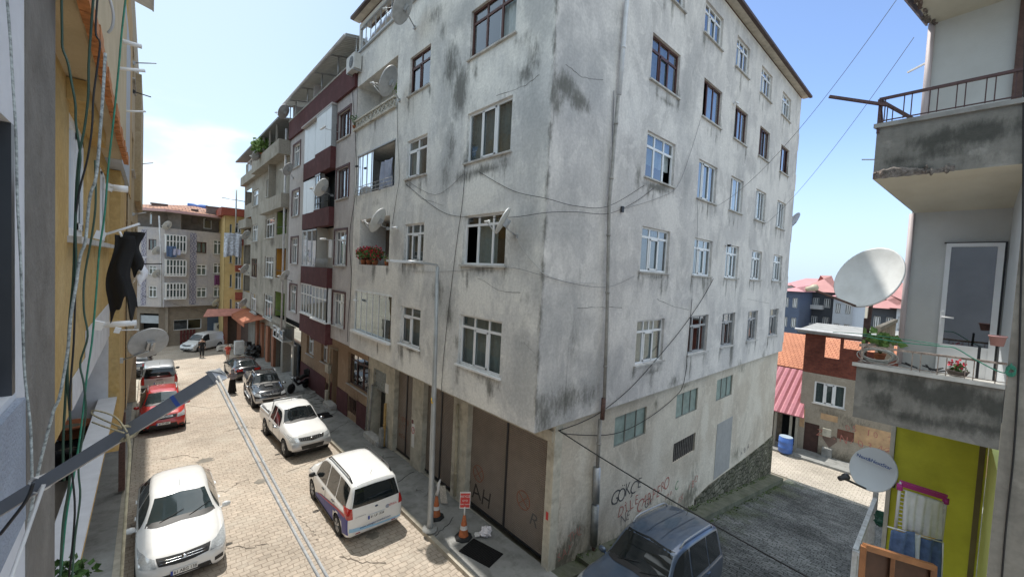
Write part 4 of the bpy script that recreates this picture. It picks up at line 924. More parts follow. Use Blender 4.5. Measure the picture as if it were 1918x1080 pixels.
bT2 = [[35.2,38.2,z0,z1,.06] for z0,z1 in ((4.5,6.0),(7.0,8.75),(9.75,11.2),(12.4,13.7))]
wall('street_wall', FA, T0, T1, 3.2, 14.15, [w[0] for w in TW]+bT+bT2, PLT, thr, step=.6, dark=[(w[0][0]+.5,w[0][2]-.35,.9,.5,.9) for w in TW]+[(27,3.6,5,.4,.7),(33,3.6,3,.4,.7),(30.5,7,.8,4,.6)])
for r, key, i in TW: window(thr, FA, r, cols=(.33,.66), tcols=(.33,.66), transom=.28, frame=BROWN if (key=='b' and i==2) else WHITE, curtain='full')
cols_ = [pm('green_wall', (.24,.34,.12), .9, var=.12, dirt=.2), pm('orange_wall', (.52,.28,.06), .9, var=.1, dirt=.15), pm('green_wall', (.16,.25,.10), .9)]
for r, mt in zip(bT, cols_):
    boxpart('balcony_side', mt, thr, (.005,r[1]+.002,r[2],.9,r[1]+.05,r[3])); boxpart('balcony_back', mt, thr, (.85,r[0],r[2],.9,r[1],r[3]))
    b = MB(); b.tube([(.0,r[0],r[2]+.5),(.0,r[1],r[2]+.5)],.02,6); b.build('railing', BLACKM, thr)
for r in bT2: boxpart('balcony_side', PLT, thr, (.005,r[1],r[2],.9,r[1]+.05,r[3])); boxpart('balcony_back', pm('dim_brown_wall',(.14,.11,.09)), thr, (.85,r[0],r[2],.9,r[1],r[3]))
boxpart('interior_wall', DARK, thr, (.97,T0,3,1.0,T1,16))
bx('balcony_parapet', PLT, thr, T0+.02, 29.3, 10.85, 11.75, -.45, .02); bx('balcony_parapet', PLT, thr, 34.8, T1, 10.2, 10.95, -.45, .02)
bx('terrace_parapet', PLT, thr, T0+.02, 31.5, 14.15, 15.05, -.65, .02); bx('terrace_parapet', PLT, thr, 31.6, T1, 14.15, 14.9, -.35, .02)
bx('balcony_divider', PLT, thr, 26.3, 26.4, 11.75, 14.15, -.43, -.002)
for (ya,yb) in ((31.8,33.6),(34.6,36.8)):
    F = Fac((-.05,0,0),(0,1,0),(-1,0,0)); window(thr, F, (ya,yb,14.9,16.1), cols=(.5,), transom=0, curtain='full', back=.0)
boxpart('attic_wall', PLT, thr, (.05,31.5,14.9,.1,T1,16.2)); boxpart('attic_back', DARK, thr, (1.8,T0,15,1.9,31.5,16.2))
for y in (23.5,25.5,27.5,29.5,31.3): boxpart('terrace_post', PLT, thr, (-.6,y-.05,15.05,-.5,y+.05,16.2))
b = MB(); b.poly([(-.75,T0,16.2),(-.75,T1+.1,16.25),(4.5,T1+.1,17.3),(4.5,T0,17.2)], (0,0,.12)); b.build('roof', stripes('grey_sheet_roof',(.25,.25,.25),(.18,.18,.18),1,.2), thr)
b = MB(); b.tube([(-.2,T0+.25,3),(-.2,T0+.25,15.8)],.06,8); b.build('drainpipe', PIPE, thr)
# shops below
FS = Fac((.5,0,0), (0,1,0), (-1,0,0)); ORG = pm('orange_shop_paint', (.34,.15,.09), .8, var=.15)
shops = [[22.8,25.3,-.5,1.9,.3],[25.9,27.4,-.5,1.9,.6],[27.9,29.4,-.6,2.2,.3],[30.1,31.4,-.6,2.2,.3],[32.1,33.4,-.7,2.2,.3],[34,35.4,-.7,2.2,.3]]
wall('shop_wall', FS, T0, T1, -.9, 3.2, shops, PLT, thr, step=.6, dark=[(26,2.6,2,.6,.5)])
boxpart('shop_slab', PLT, thr, (.02,T0,3.14,.6,T1,3.196))
for i, h in enumerate(shops): 
    boxpart('shop_front', [GLASSB,DARK,GAR,GAR,DARK,GAR][i], thr, (h[0],h[1],h[2],h[3],-.3,-.27), fac=FS)
b = MB()
for y in (27.5,27.9,29.5,29.9,31.6,32.0,33.6,34.0): FS.box(b, y-.15,y+.12,-.8,2.3,.0,.18)
b.build('orange_pilasters', ORG, thr)
b = MB(); b.box((-.1,T0+.3,2.2),(.45,25.6,2.26)); b.box((-.1,T0+.3,2.9),(.0,25.6,2.98)); 
for y in (22.8,23.7,24.6,25.5): b.box((-.1,y,2.27),(-.06,y+.05,2.9))
o = b.build('shop_sign_box', pm('white_frame_paint',(.6,.6,.58)), thr); boxpart('pane', GLASSB, o, (-.07,T0+.35,2.27,-.05,25.5,2.9))
b = MB(); b.poly([(.45,29.4,3.0),(.45,38,3.0),(-.9,38,2.35),(-.9,31.5,2.35)], (0,0,.06)); b.box((-.92,31.5,2.05),(-.88,38,2.38)); b.build('awning', pm('orange_awning', (.36,.12,.06), .7, var=.2, vscale=1.5), thr)
# ================================================================ yellow building
YE = pm('yellow_render', (.56,.41,.18), .88, var=.1, vscale=1.5, dirt=.2, dirtcol=(.35,.25,.1))
REDP = pm('brick_red_paint', (.28,.07,.045), .85, var=.15)
yel = empty('apartment_building', (0,39,0), 'narrow yellow house with brick red balcony bands before the end of the street', 'building')
YY = 39.3; FY = Fac((0,YY,0), (1,0,0), (0,-1,0))
x0 = FY.px(420,500)[0]; nar = [list(FY.rect((430,y1),(434.5,y0))) for y0,y1 in ((420,436),(478,492),(514,537),(560,582))]
bigw = [list(FY.rect((440,y1),(452,y0))) for y0,y1 in ((418,436),(466,496),(510,541),(565,588))]
wall('front_wall', FY, x0, 2.5, 2.4, 11.4, nar+bigw, YE, yel, step=1.0, reveal=.1)
for r in nar: window(yel, FY, r, cols=(), transom=0, curtain='full', back=.1, openp=-1)
for r in bigw: window(yel, FY, r, cols=(.5,), tcols=(.5,), transom=.3, curtain='full', back=.1)
for (ya,yb) in ((449,459),(497,508),(547,561)):
    r = FY.rect((440,yb),(456,ya)); boxpart('balcony_band', REDP, yel, (r[0],r[1]+.4,r[2],r[3],.0,.45), fac=FY)
boxpart('side_wall', YE, yel, (x0-.01,YY,-1,x0+.02,YY+8,11.4)); boxpart('interior_wall', DARK, yel, (x0+.1,YY+1,-.9,2.5,YY+1.05,11.3))
r = FY.rect((413,411),(453,396)); boxpart('roof_band', REDP, yel, (x0-.35,YY-.5,11.4,3,YY+8,12.1)); boxpart('ground_floor', pm('dim_shop',(.12,.09,.07)), yel, (x0+.2,YY+.5,-1,2.5,YY+.55,2.45)); boxpart('floor_slab', YE, yel, (x0,YY,2.3,2.5,YY+8,2.39))
boxpart('column', ORG, yel, (x0,YY,-1,x0+.35,YY+.35,2.3)); boxpart('column', ORG, yel, (x0+1.1,YY,-1,x0+1.4,YY+.35,2.3))
b = MB(); b.poly([(x0-1.6,YY-1.4,2.2),(x0+1.6,YY-1.2,2.2),(x0+1.6,YY,2.7),(x0-1.2,YY,2.7)],(0,0,.05)); b.build('awning', pm('pink_awning',(.55,.25,.20),.8,var=.2), yel)
# ================================================================ building that closes the street
KX, KY = -5.54, 41.0; uR = Vector((.95,.31,0)).normalized(); nR = Vector((.31,-.95,0)).normalized(); uL = Vector((-.80,.60,0)).normalized(); nL = Vector((-.60,-.80,0)).normalized()
FR_ = Fac((KX,KY,0), uR, nR); FL_ = Fac((KX,KY,0), uL, nL)
PLF = plaster('pale_grey_violet_render', (.44,.42,.44), (.50,.45,.41), (.25,.22,.20), .7, .3)
end = empty('apartment_building', (KX,KY,0), 'pale grey block with violet patterned strips and red tiled roof at the street end', 'building')
zb = (FR_.px(310,574)[1]+FR_.px(400,571)[1])/2; zt = (FR_.px(310,427)[1]+FR_.px(400,435)[1])/2
orl = [FR_.rect((307.5,y1),(345,y0)) for y0,y1 in ((443,470.6),(488,514.4),(531,558))]
rw = [FR_.rect((368,y1),(387,y0)) for y0,y1 in ((454,473.3),(496,515),(538,556.8))]; rx = [FR_.rect((399.5,y1),(425,y0)) for y0,y1 in ((451,475.7),(493,512),(537,556))]
lw = [FL_.rect((278,y1),(293,y0)) for y0,y1 in ((448,467.6),(498,513.4),(536,556))]
wall('front_wall', FR_, 0, 8.5, zb, zt, [list(q) for q in orl+rw+rx], PLF, end, step=.7, reveal=.1, light=[(5,5,3,2,.5)], dark=[(1.3,zb+.3,1,.3,.5),(4.5,zb+.3,1,.3,.5)])
wall('side_wall', FL_, 0, 6.5, zb, zt, [list(q) for q in lw], PLF, end, step=.7, reveal=.1)
for r in orl:
    b = MB(); FR_.box(b, r[0],r[1],r[2]-.12,r[2],-.05,.42); FR_.box(b, r[0],r[1],r[3],r[3]+.08,-.05,.42)
    for k in range(7): x = r[0]+(r[1]-r[0])*k/6; FR_.box(b, x-.045,x+.045,r[2],r[3],.34,.42)
    for zz in (r[2]+.05, r[3]-.55): FR_.box(b, r[0],r[1],zz,zz+.08,.35,.425)
    for d0 in (0,.38): FR_.box(b, r[0]-.0,r[0]+.05,r[2],r[3],d0,d0+.04)
    o = b.build('bay_window', WHITE, end); g = MB(); FR_.box(g, r[0],r[1],r[2],r[3],.37,.38); g.build('pane', GLASS, o)
    c = MB(); FR_.box(c, r[0]+.05,r[1]-.05,r[2]+.05,r[3]-.05,.25,.26); c.build('curtain', random.choice([CURT,CURT,CURTG]), o)
for i, r in enumerate(rw): window(end, FR_, r, cols=(.5,), tcols=(.5,), transom=0 if i==0 else .3, frame=BROWN if i==0 else WHITE, curtain='full', back=.1, openp=-1, fw=.09)
for i, r in enumerate(rx): window(end, FR_, r, cols=(.33,.66), tcols=(.33,.66), transom=.25, curtain='full', back=.1, openp=-1, fw=.08)
for i, r in enumerate(lw): window(end, FL_, r, cols=(.5,), tcols=(.5,), transom=0 if i==0 else .3, frame=BROWN if i==0 else WHITE, curtain='full', back=.1, openp=-1, fw=.08)
# violet ornamental strips: diamonds on a darker ground
VIO = pm('violet_grey_strip', (.24,.23,.30), .9, var=.08); VIL = pm('pale_violet_motif', (.42,.41,.46), .9)
def strip(F, xa, xb):
    a0 = min(F.px(xa,500)[0],F.px(xb,500)[0]); a1 = max(F.px(xa,500)[0],F.px(xb,500)[0])
    boxpart('ornament_strip', VIO, end, (a0,a1,zb+.1,zt-.25,.002,.012), fac=F); b = MB(); c = (a0+a1)/2; w = (a1-a0)/2; n = 14; h = (zt-zb-.35)/n
    for k in range(n):
        z = zb+.1+h*(k+.5); q = .06
        for s_ in (-1,1):
            for (p,r_) in (((w*.95,-h*.45),(w*.25,0)),((w*.25,0),(w*.95,h*.45))): b.bar(F.P(c+s_*p[0],z+p[1],.016),F.P(c+s_*r_[0],z+r_[1],.016),.07,.05,up=F.n)
        b.poly([F.P(c-w*.3,z+h*.5,.018),F.P(c,z+h*.38,.018),F.P(c+w*.3,z+h*.5,.018),F.P(c,z+h*.62,.018)])
    b.build('ornament_motif', VIL, end)
strip(FR_, 355.5, 368); strip(FL_, 264, 274)
# recessed attic, roof
BR2 = pm('brown_attic_render', (.24,.21,.19), .9, var=.2)  # brownish render shared by the attic walls and the eaves soffit
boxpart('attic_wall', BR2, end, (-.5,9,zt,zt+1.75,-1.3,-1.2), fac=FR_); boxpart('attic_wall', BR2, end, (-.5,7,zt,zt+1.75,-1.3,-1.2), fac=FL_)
for xa,xb,ya,yb in ((281,293,411,424),(318,327,411,425),(381,396,418,434)):
    F = FR_ if xa>300 else FL_; a = F.px(xa,ya,-1.2); c = F.px(xb,yb,-1.2); boxpart('attic_window', WHITE, end, (min(a[0],c[0]),max(a[0],c[0]),zt+.35,zt+1.35,-1.2,-1.17), fac=F); boxpart('attic_pane', GLASSB, end, (min(a[0],c[0])+.08,max(a[0],c[0])-.08,zt+.43,zt+1.28,-1.17,-1.165), fac=F)
c0 = FR_.P(0,zt+1.55,.75); c1 = FR_.P(10,zt+1.55,.75); c2 = FL_.P(8,zt+1.55,.75); k0 = c0+(nL-nR)*.2
b = MB(); rp = Vector((KX+3.0,KY+6.5,zt+3.0)); rq = Vector((KX+9,KY+8,zt+2.6)); bk = Vector((KX-2,KY+13,zt+2))
b.add([k0,c1,rq,rp,c2,bk], [(0,1,2,3),(0,3,4),(3,5,4),(2,5,3)]); b.build('roof', TILE2, end)
b = MB()
for (p,q) in ((k0,c1),(k0,c2)): b.bar(p-Vector((0,0,.06)),q-Vector((0,0,.06)),.1,.22)
b.build('eaves_board', pm('pink_eaves',(.52,.33,.33),.7,var=.1), end)
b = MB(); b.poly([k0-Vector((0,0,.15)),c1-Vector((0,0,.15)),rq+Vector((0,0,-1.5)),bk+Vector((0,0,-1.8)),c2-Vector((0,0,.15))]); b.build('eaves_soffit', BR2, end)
for (x,y,dx,w) in ((298,388,3.2,1.1),(364.5,399,3.5,.4),(401,394,4.5,1.2)):
    p = atd(x,y,(k0-CAM).dot(_f)+dx); b = MB(); b.box((p.x-w/2,p.y-.4,p.z-1.0),(p.x+w/2,p.y+.4,p.z+.25)); b.box((p.x-w/2-.08,p.y-.48,p.z+.25),(p.x+w/2+.08,p.y+.48,p.z+.33)); b.build('chimney', pm('sooty_brick',(.16,.13,.12),.9), end)
p = atd(370,384,(k0-CAM).dot(_f)+6); b = MB(); b.tube([p-Vector((.8,0,.2)),p+Vector((.8,0,-.2))],.3,14); o = b.build('water_tank', pm('blue_plastic',(.06,.14,.42),.4), None); tag(o,'blue water tank lying on the red tiled roof','water tank')
# its ground floor
FRg = Fac((KX,KY,0)-nR*.5 if False else Vector((KX,KY,0))-nR*.5, uR, nR); FLg = Fac(Vector((KX,KY,0))-nL*.5, uL, nL)
BEI = pm('brown_beige_render', (.27,.225,.18), .9, var=.15, vscale=1.5, dirt=.3)
big = list(FRg.rect((325,619),(378,596))); sml = list(FRg.rect((400,590),(408,575)))
wall('ground_floor_wall', FRg, -.2, 8.5, -1.2, zb, [big,sml], BEI, end, step=1, reveal=.15)
window(end, FRg, big, cols=(.5,), transom=0, curtain=None, back=.15, openp=-1, sill=False); window(end, FRg, sml, cols=(), transom=0, curtain='full', back=.15, openp=-1)
a = FRg.px(388,620)[0]; boxpart('blue_kiosk_panel', pm('slate_blue_panel',(.07,.10,.15),.6), end, (a,a+2.2,-1.1,1.9,.02,.25), fac=FRg)
a0,a1 = FRg.px(336,640)[0],FRg.px(366,640)[0]
b = MB()
for k in range(5): FRg.box(b, a0+(a1-a0)*k/5+.03,a0+(a1-a0)*(k+1)/5-.06,-1,.55,.03,.09)
FRg.box(b,a0,a1,.1,.2,.09,.12); FRg.box(b,a0,a1,-.5,-.4,.09,.12)
o = b.build('red_shutters', pm('dark_red_paint',(.12,.03,.03),.7,var=.2), end)
s0 = FLg.px(300,600)[0]; s1 = FLg.px(257,600)[0]
wall('shop_wall', FLg, 0, 6.5, -1.2, zb, [[min(s0,s1)+.1,max(s0,s1)-.2,-1.1,zb-.7,.5]], BEI, end, step=1)
boxpart('shop_front', DARK, end, (min(s0,s1),max(s0,s1)+.2,-1.1,zb-.3,-.5,-.45), fac=FLg); boxpart('shop_sign', pm('pale_grey_sign',(.42,.45,.48),.5), end, (min(s0,s1)+.1,max(s0,s1)-.2,zb-1.6,zb-.9,-.2,-.1), fac=FLg)
boxpart('floor_slab', PLF, end, (0,8.5,zb-.02,zb+.02,-1.5,-.001), fac=FR_); boxpart('floor_slab', PLF, end, (0,6.5,zb-.03,zb+.01,-1.5,-.001), fac=FL_)
boxpart('interior_wall', DARK, end, (.8,8.5,-1,zt-.05,-1.0,-.95), fac=FR_); boxpart('interior_wall', DARK, end, (.8,6.5,-1,zt-.05,-1.0,-.95), fac=FL_)
for i,(ya,yb) in enumerate(((456,464),(494,505),(539,549))):
    r = FR_.rect((412,yb),(424,ya)); boxpart('balcony_box', REDP, end, (r[0],r[1]+.6,r[2],r[3],.02,.7), fac=FR_)
r = FR_.rect((411,538),(421,505)); boxpart('white_loggia', WHITE, end, (r[0],r[1],r[2],r[3],.02,.65), fac=FR_)
# ================================================================ hills far behind the street
HILL = pm('wooded_hillside', (.06,.085,.05), .95, var=.4, vscale=.02)
vs = []; fs = []; n = 40; random.seed(5)
for k in range(n+1):
    az = radians(-25+120*k/n); R_ = 1100
    for j,(rr,hh) in enumerate(((900,-10),(1050,22+14*sin(k*.5)+8*sin(k*1.3)),(1250,34+22*sin(k*.37+1)+10*sin(k*1.1)),(1500,-20))):
        vs.append((rr*sin(az), rr*cos(az), hh*(1.0 if az<radians(20) else .25)))
for k in range(n):
    for j in range(3): fs.append((4*k+j,4*k+4+j,4*k+5+j,4*k+1+j))
me = bpy.data.meshes.new('hills'); me.from_pydata(vs,[],fs); tag(link_mesh('hills', me, HILL), kind='structure')
# ================================================================ left side: own wall, grey pillar, yellow house and the flats beyond
random.seed(21)
WX = -7.15
FL = Fac((WX,0,0), (0,1,0), (1,0,0))
def FX(X): return Fac((X,0,0), (0,1,0), (1,0,0))
YEL = plaster('ochre_render', (.46,.31,.12), (.52,.39,.20), (.20,.15,.10), .6, .35)
BEIG = pm('bare_beige_render', (.47,.39,.26), .92, var=.12, vscale=1.4, bump=.3, dirt=.3, dirtcol=(.36,.27,.15))
GREYC = pm('grey_pillar_cement', (.17,.16,.145), .95, var=.22, vscale=2.5, bump=.5, bscale=30, dirt=.6, dirtcol=(.10,.085,.07))
WHB = pm('pale_blue_white_render', (.60,.62,.66), .8, var=.08, vscale=2, bump=.15, dirt=.2, dirtcol=(.4,.42,.45))
home = empty('apartment_building', (-7.2,-4,0), 'pale blue-white house wall with a dark window at the far left edge', 'building')
F0 = FX(-6.99)
ya = F0.px(28,500)[0]; yb = F0.px(46,500)[0]
zt_ = F0.px(24,233)[1]; zb_ = F0.px(25,738)[1]
wr = [ya-1.6, ya, zb_, zt_]
wall('street_wall', F0, -9.5, yb, 0, 10.4, [wr+[.12]], WHB, home, step=.4, dark=[])
b = MB(); F0.box(b, wr[0],wr[1],wr[2],wr[3],-.11,-.08); b.build('window', pm('dark_shutter_panel',(.025,.027,.032),.35,var=.2), home)
b = MB(); F0.box(b, wr[1]-.06,wr[1]-.002,wr[2],wr[3],-.079,.0); b.build('window_frame', pm('dark_aluminium',(.06,.065,.075),.3,.4), home)
b = MB(); F0.box(b, ya-1.7, ya+.01, zb_-.62, zb_-.03, .003,.03); b.build('apron_panel', pm('blue_grey_stucco',(.27,.31,.38),.9,bump=.8,bscale=60), home)
pil = MB(); yc = F0.px(101,540)[0]; pil.box((-8.6, yb+.004, 0),(-6.985, yc, 10.4)); 
o = pil.build('pillar', GREYC, None); tag(o, 'bare grey cement pillar between the pale wall and the ochre house', 'pillar')
# --- ochre house
och = empty('ochre_house', (-7.3,1,0), 'ochre rendered house with a white balcony parapet, right of the grey pillar', 'building')
Y2 = 5.62
w1 = list(FL.rect((128.5,441),(163,262))); w1[3] = FL.px(129,193)[1]; 
w2 = [3.4, 4.9, w1[2]+.0, w1[3]]
zr0 = 5.75
wall('street_wall', FL, yc-.05, Y2, zr0, 9.2, [w1+[.12], w2+[.12]], YEL, och, step=.3, light=[])
boxpart('white_painted_band', pm('white_wall_paint',(.58,.58,.60),.85,var=.08,dirt=.2), och, (1.4,Y2,zr0,6.45,.003,.01), (.2,1.4,zr0,6.1,.003,.01), fac=FL)
window(och, FL, w1, cols=(.55,), transom=0, frame=WHITE, curtain='full', back=.1, sill=False, fw=.1); window(och, FL, w2, cols=(.5,), transom=0, glass=GLASSB, curtain=None, back=.1, sill=False)
boxpart('long_sill', SILLM, och, (w1[0]-.1, w2[1]+.3, w1[2]-.07, w1[2]-.003, .0, .1), fac=FL)
boxpart('interior_wall', DARK, och, (w1[0]-.4, Y2, zr0+.1, 9.1, -.5, -.45), fac=FL)
# lower balcony: recess, parapet with broad white top
PT = 4.4
b = MB(); b.poly([(-7.27,yc-3,3.2),(-7.27,yc-3,PT),(-7.045,yc-3,PT),(-7.045,yc-3,PT-.22),(-7.2,yc-3,3.2)],(0,Y2-yc+3,0)); b.build('parapet', YEL, och); boxpart('parapet_top', pm('white_parapet_paint',(.62,.63,.66),.8,var=.07,vscale=3,dirt=.15), och, (-7.295,yc-3,PT+.001,-7.02,Y2,PT+.035))
boxpart('balcony_floor', pm('beige_floor',(.33,.30,.26),.8,var=.1), och, (-9.2,yc-3,3.25,-7.2,Y2,3.299)); WHW = pm('white_wall_paint',(.58,.58,.60),.85)
boxpart('recess_back_wall', WHW, och, (-8.95,yc-3,3.3,-8.9,Y2,zr0)); boxpart('recess_end_wall', WHW, och, (-8.9,Y2-.04,3.3,WX-.003,Y2-.002,zr0)); boxpart('recess_ceiling', WHW, och, (-8.9,yc-3,zr0-.004,WX-.003,Y2-.05,zr0+.04))
boxpart('side_column', YEL, och, (-8.9,Y2+.003,3.25,-6.99,7.3,9.2))
boxpart('ground_floor_wall', CONC, och, (-8.4,yc-3,0,-8.3,Y2,3.2))
# overhanging upper floors with bare beige soffit and crumbling brick edge
boxpart('overhang', BEIG, och, (-8.9,yc-1.5,9.2,-6.87,4.2,11.6)); 
b = MB(); random.seed(4); y = yc-1.4
while y < 4.1:
    l = random.uniform(.12,.35); b.box((-6.90,y,9.13+random.uniform(0,.03)),(-6.845+random.uniform(0,.012),y+l-.02,9.28+random.uniform(-.03,.03))); y += l
b.build('broken_brick_edge', pm('raw_orange_brick',(.42,.17,.06),.9,var=.4,vscale=12), och)
boxpart('ochre_lintel', YEL, och, (w1[0]-.2, w1[1]+.6, w1[3]+.002, 9.19, .002, .14), fac=FL)
# --- grey panelled flats behind, then ochre strips and the tall house with projecting roof
nxt = empty('apartment_building', (-7.2,9,0), 'grey and ochre flats beyond the ochre house on the left side, with open roof eaves', 'building')
PN = pm('pale_blue_panel',(.36,.39,.44),.7,var=.1); YE2 = pm('dull_ochre_render',(.42,.27,.10),.9,var=.2,vscale=1.5,dirt=.4,dirtcol=(.28,.22,.14)); YE3 = plaster('dusty_ochre_grey_render',(.38,.29,.17),(.45,.38,.28),(.18,.14,.1),.6,.6)
boxpart('panelled_bay', PN, nxt, (-8.8,4.3,9.21,-6.93,8.2,12.6)); boxpart('lower_wall', YE2, nxt, (-8.8,7.31,3.1,-7.02,9.5,9.2)); boxpart('upper_wall', YE2, nxt, (-8.8,8.21,9.201,-6.98,11.5,14.6))
boxpart('window', GLASSB, nxt, (-6.93,4.6,6.0,-6.925,5.1,6.01))
F9 = FX(-7.0)
wn_ = [[12.5,14.3,z,z+1.3] for z in (4.3,7.3,10.3,13.3)]+[[17.5,19.5,z,z+1.3] for z in (4.3,7.3,10.3,13.3)]
wall('street_wall', F9, 9.5, 22.5, 3.0, 16.6, wn_, YE3, nxt, step=.8)
for r in wn_: window(nxt, F9, r, cols=(.5,), transom=.25, curtain='full')
boxpart('interior_wall', DARK, nxt, (9.6,22.4,3,16.5,-.6,-.55), fac=F9); boxpart('ground_floor_wall', CONC, nxt, (-8.2,7.31,0,-8.1,26,3)); boxpart('floor_slab', CONC, nxt, (-8.2,9.5,2.95,-7.0,22.5,3.0))
boxpart('end_wall', YE3, nxt, (-12,22.45,-.5,-7.0,22.5,16.6)); boxpart('upper_bay', YE3, nxt, (-7.0,16,9.6,-6.82,22.4,14.6))
e1_ = onX(289,22,-6.42); e2_ = onX(266,62,-6.5)
b = MB(); b.poly([(-9,e1_.y,e1_.z+.6),(-9,e2_.y,e1_.z+.6),(-6.5,e2_.y,e1_.z),(-6.45,e1_.y,e1_.z)],(0,0,.08)); b.build('roof', pm('grey_eaves_board',(.36,.37,.38),.7,var=.15), nxt)
boxpart('fascia', pm('blue_grey_fascia',(.30,.33,.38),.6), nxt, (-6.53,e1_.y-.05,e1_.z-.06,-6.44,e2_.y,e1_.z+.12)); boxpart('attic_wall', YE3, nxt, (-8.5,11.5,16.6,-7.3,22,17)); 
boxpart('shop_floor_column', RUST, nxt, (-7.2,11,0,-7.05,11.3,3))
# ================================================================ right: house with two balconies
PLR = plaster('mouldy_dark_render', (.17,.165,.15), (.30,.29,.265), (.045,.047,.042), .35, .9, bump=.5)
WR_ = pm('greyed_white_render', (.50,.51,.50), .9, var=.08, vscale=1.5, dirt=.15, dirtcol=(.33,.32,.27), bump=.1)
SOF = pm('cream_soffit_paint', (.52,.50,.42), .9, var=.1, vscale=2, dirt=.2, dirtcol=(.35,.30,.2))
rgt = empty('balcony_house', (1,-6,0), 'house with mouldy concrete balconies close at the right, lime green wall on its lowest balcony', 'building')
FRt = Fac((-.1,0,0), (0,-1,0), (-1,0,0))       # s = -y
XW = 1.15; YC = 5.46
FW = Fac((XW,0,0), (0,-1,0), (-1,0,0))
sL = FW.px(1703,500)[0]; sR = FRt.px(1905,500)[0]
dl = list(FW.rect((1749,716),(1883,455))); dl[2] = 6.35
# upper balcony parapet (own shape: notched end), soffit slopes a little
def slabfront(name, top, bot, s1, dk, lt, crumble=None):
    w = wall(name, FRt, YC, s1, bot, top, [], PLR, rgt, step=.06, dark=dk, light=lt); return w
u = lambda L: pb(FRt, L)
slabfront('upper_parapet', 9.42, 8.82, 7.6, u([(1740,265,.2,.12,1),(1780,255,.25,.15,1),(1820,250,.2,.14,1),(1855,245,.2,.18,1),(1765,285,.2,.1,.9),(1700,300,.35,.2,.5),(1850,290,.3,.2,.5),(1710,318,.25,.03,.9),(1900,240,.1,.2,.7),(1690,300,.3,.05,.7)]), u([(1830,285,.1,.06,.8),(1880,310,.2,.05,.6),(1660,270,.1,.1,.6),(1720,330,.3,.03,.5)]))
b = MB(); b.add([(-.1,-YC,8.82),(-.1,-7.6,8.82),(XW,-7.6,8.56),(XW,-sL-.02,8.56)], [(0,1,2,3)]); b.add([(-.1,-YC,8.82),(-.1,-YC,9.42),(XW,-sL,9.42),(XW,-sL,8.56)], [(0,1,2,3)]); b.build('balcony_soffit', SOF, rgt)
b = MB(); b.add([(-.13,-YC+.03,9.421),(-.13,-7.6,9.421),(XW,-7.6,9.421),(XW,-sL+.03,9.421),(-.13,-YC+.03,9.47),(-.13,-7.6,9.47),(XW,-7.6,9.47),(XW,-sL+.03,9.47)], [(0,3,2,1),(4,5,6,7),(0,1,5,4),(3,0,4,7)]); b.build('upper_slab', CONC, rgt)
# spalled lower edge of the parapet: a strip of bare rubble standing proud
b = MB(); random.seed(9); s_ = YC; 
top = []; 
while s_ < 6.15: top.append((s_, 8.9+.035*sin((s_-YC)*9)+random.uniform(-.008,.008))); s_ += .03
vs = []
for (a,z) in top: vs += [FRt.P(a,z,.004), FRt.P(a,z-.02,.022), FRt.P(a,8.815+random.uniform(-.006,.006),.018+random.uniform(-.006,.008))]
b.add(vs, [(3*k+j,3*k+3+j,3*k+4+j,3*k+1+j) for k in range(len(top)-1) for j in (0,1)]); b.build('spalled_edge', pm('spalled_rubble',(.17,.15,.135),.95,var=.6,vscale=22,bump=1,bscale=50,dirt=.5,dirtcol=(.16,.06,.035)), rgt)
b = MB()
for k in range(16):
    s_ = YC+.02+random.random()*.6; z = 8.85+random.uniform(-.02,.05); p = FRt.P(s_,z,.02); w = random.uniform(.01,.035)
    b.lathe([(.001,-w*.5),(w,-w*.2),(w*.8,w*.3),(.001,w*.45)], 7, Matrix.Translation(p)@Euler((random.random()*3,random.random()*3,0)).to_matrix().to_4x4()@Matrix.Diagonal((1.6,.7,.8,1)))
b.build('rubble_stones', pm('spalled_rubble',(.17,.15,.135)), rgt)
# balcony above (top right corner): soffit and broken edge, back wall with door
zc = 11.05
b = MB(); e0 = (-.35,-5.47); b.add([(-.1,-YC-.05,zc+.12),(-.1,-8,zc+.12),(XW+1.2,-8,zc),(XW,-sL+.0,zc),(-.1,-YC-.05,zc+.8)], [(0,1,2,3),(0,3,4)]); b.build('top_soffit', SOF, rgt)
b = MB(); random.seed(2)
for k in range(26):
    t = k/25; p = Vector((-.1,-YC-.05,zc+.13)).lerp(Vector((XW,-sL,zc+.0)), t); w = random.uniform(.02,.05)
    b.lathe([(.001,-w*.5),(w,-w*.3),(w*.9,w*.3),(.001,w*.45)], 6, Matrix.Translation(p+Vector((0,-random.uniform(0,.05),random.uniform(-.02,.02))))@Euler((random.random()*3,random.random()*3,0)).to_matrix().to_4x4())
b.build('crumbling_edge', pm('spalled_rubble',(.17,.15,.135)), rgt)
b = MB(); b.poly([(-.13,-YC+.0,zc+.16),(-.13,-8,zc+.16),(-.13,-8,zc+.9),(-.13,-YC,zc+.9)],(.05,0,0)); b.poly([(-.1,-YC+.015,zc+.12),(XW,-sL+.03,zc-.0),(XW,-sL+.03,zc+.9),(-.1,-YC+.015,zc+.9)],(0,.02,0)); b.build('top_parapet', pm('lilac_edge_paint',(.30,.27,.32),.8,var=.3,vscale=12), rgt)
boxpart('upper_back_wall', WR_, rgt, (sL,7.9,9.47,zc+.05,-.05,0), fac=FW)
b = MB(); b.tube([(XW-.02,-sL-.01,9.3),(XW-.02,-sL-.01,zc)],.035,8); b.tube([(XW-.02,-sL+.015,6.5),(XW-.02,-sL+.015,8.55)],.03,8); b.build('drainpipe', pm('pinkish_pipe',(.50,.44,.45),.6,var=.1), rgt)
db = FW.px(1905,120)[0]; boxpart('upper_door_frame', RUST, rgt, (db-.02,db+.06,9.47,zc,.001,.05), fac=FW); boxpart('upper_door', pm('pale_green_door',(.42,.47,.44),.6), rgt, (db+.061,7.7,9.47,zc,.001,.04), fac=FW)
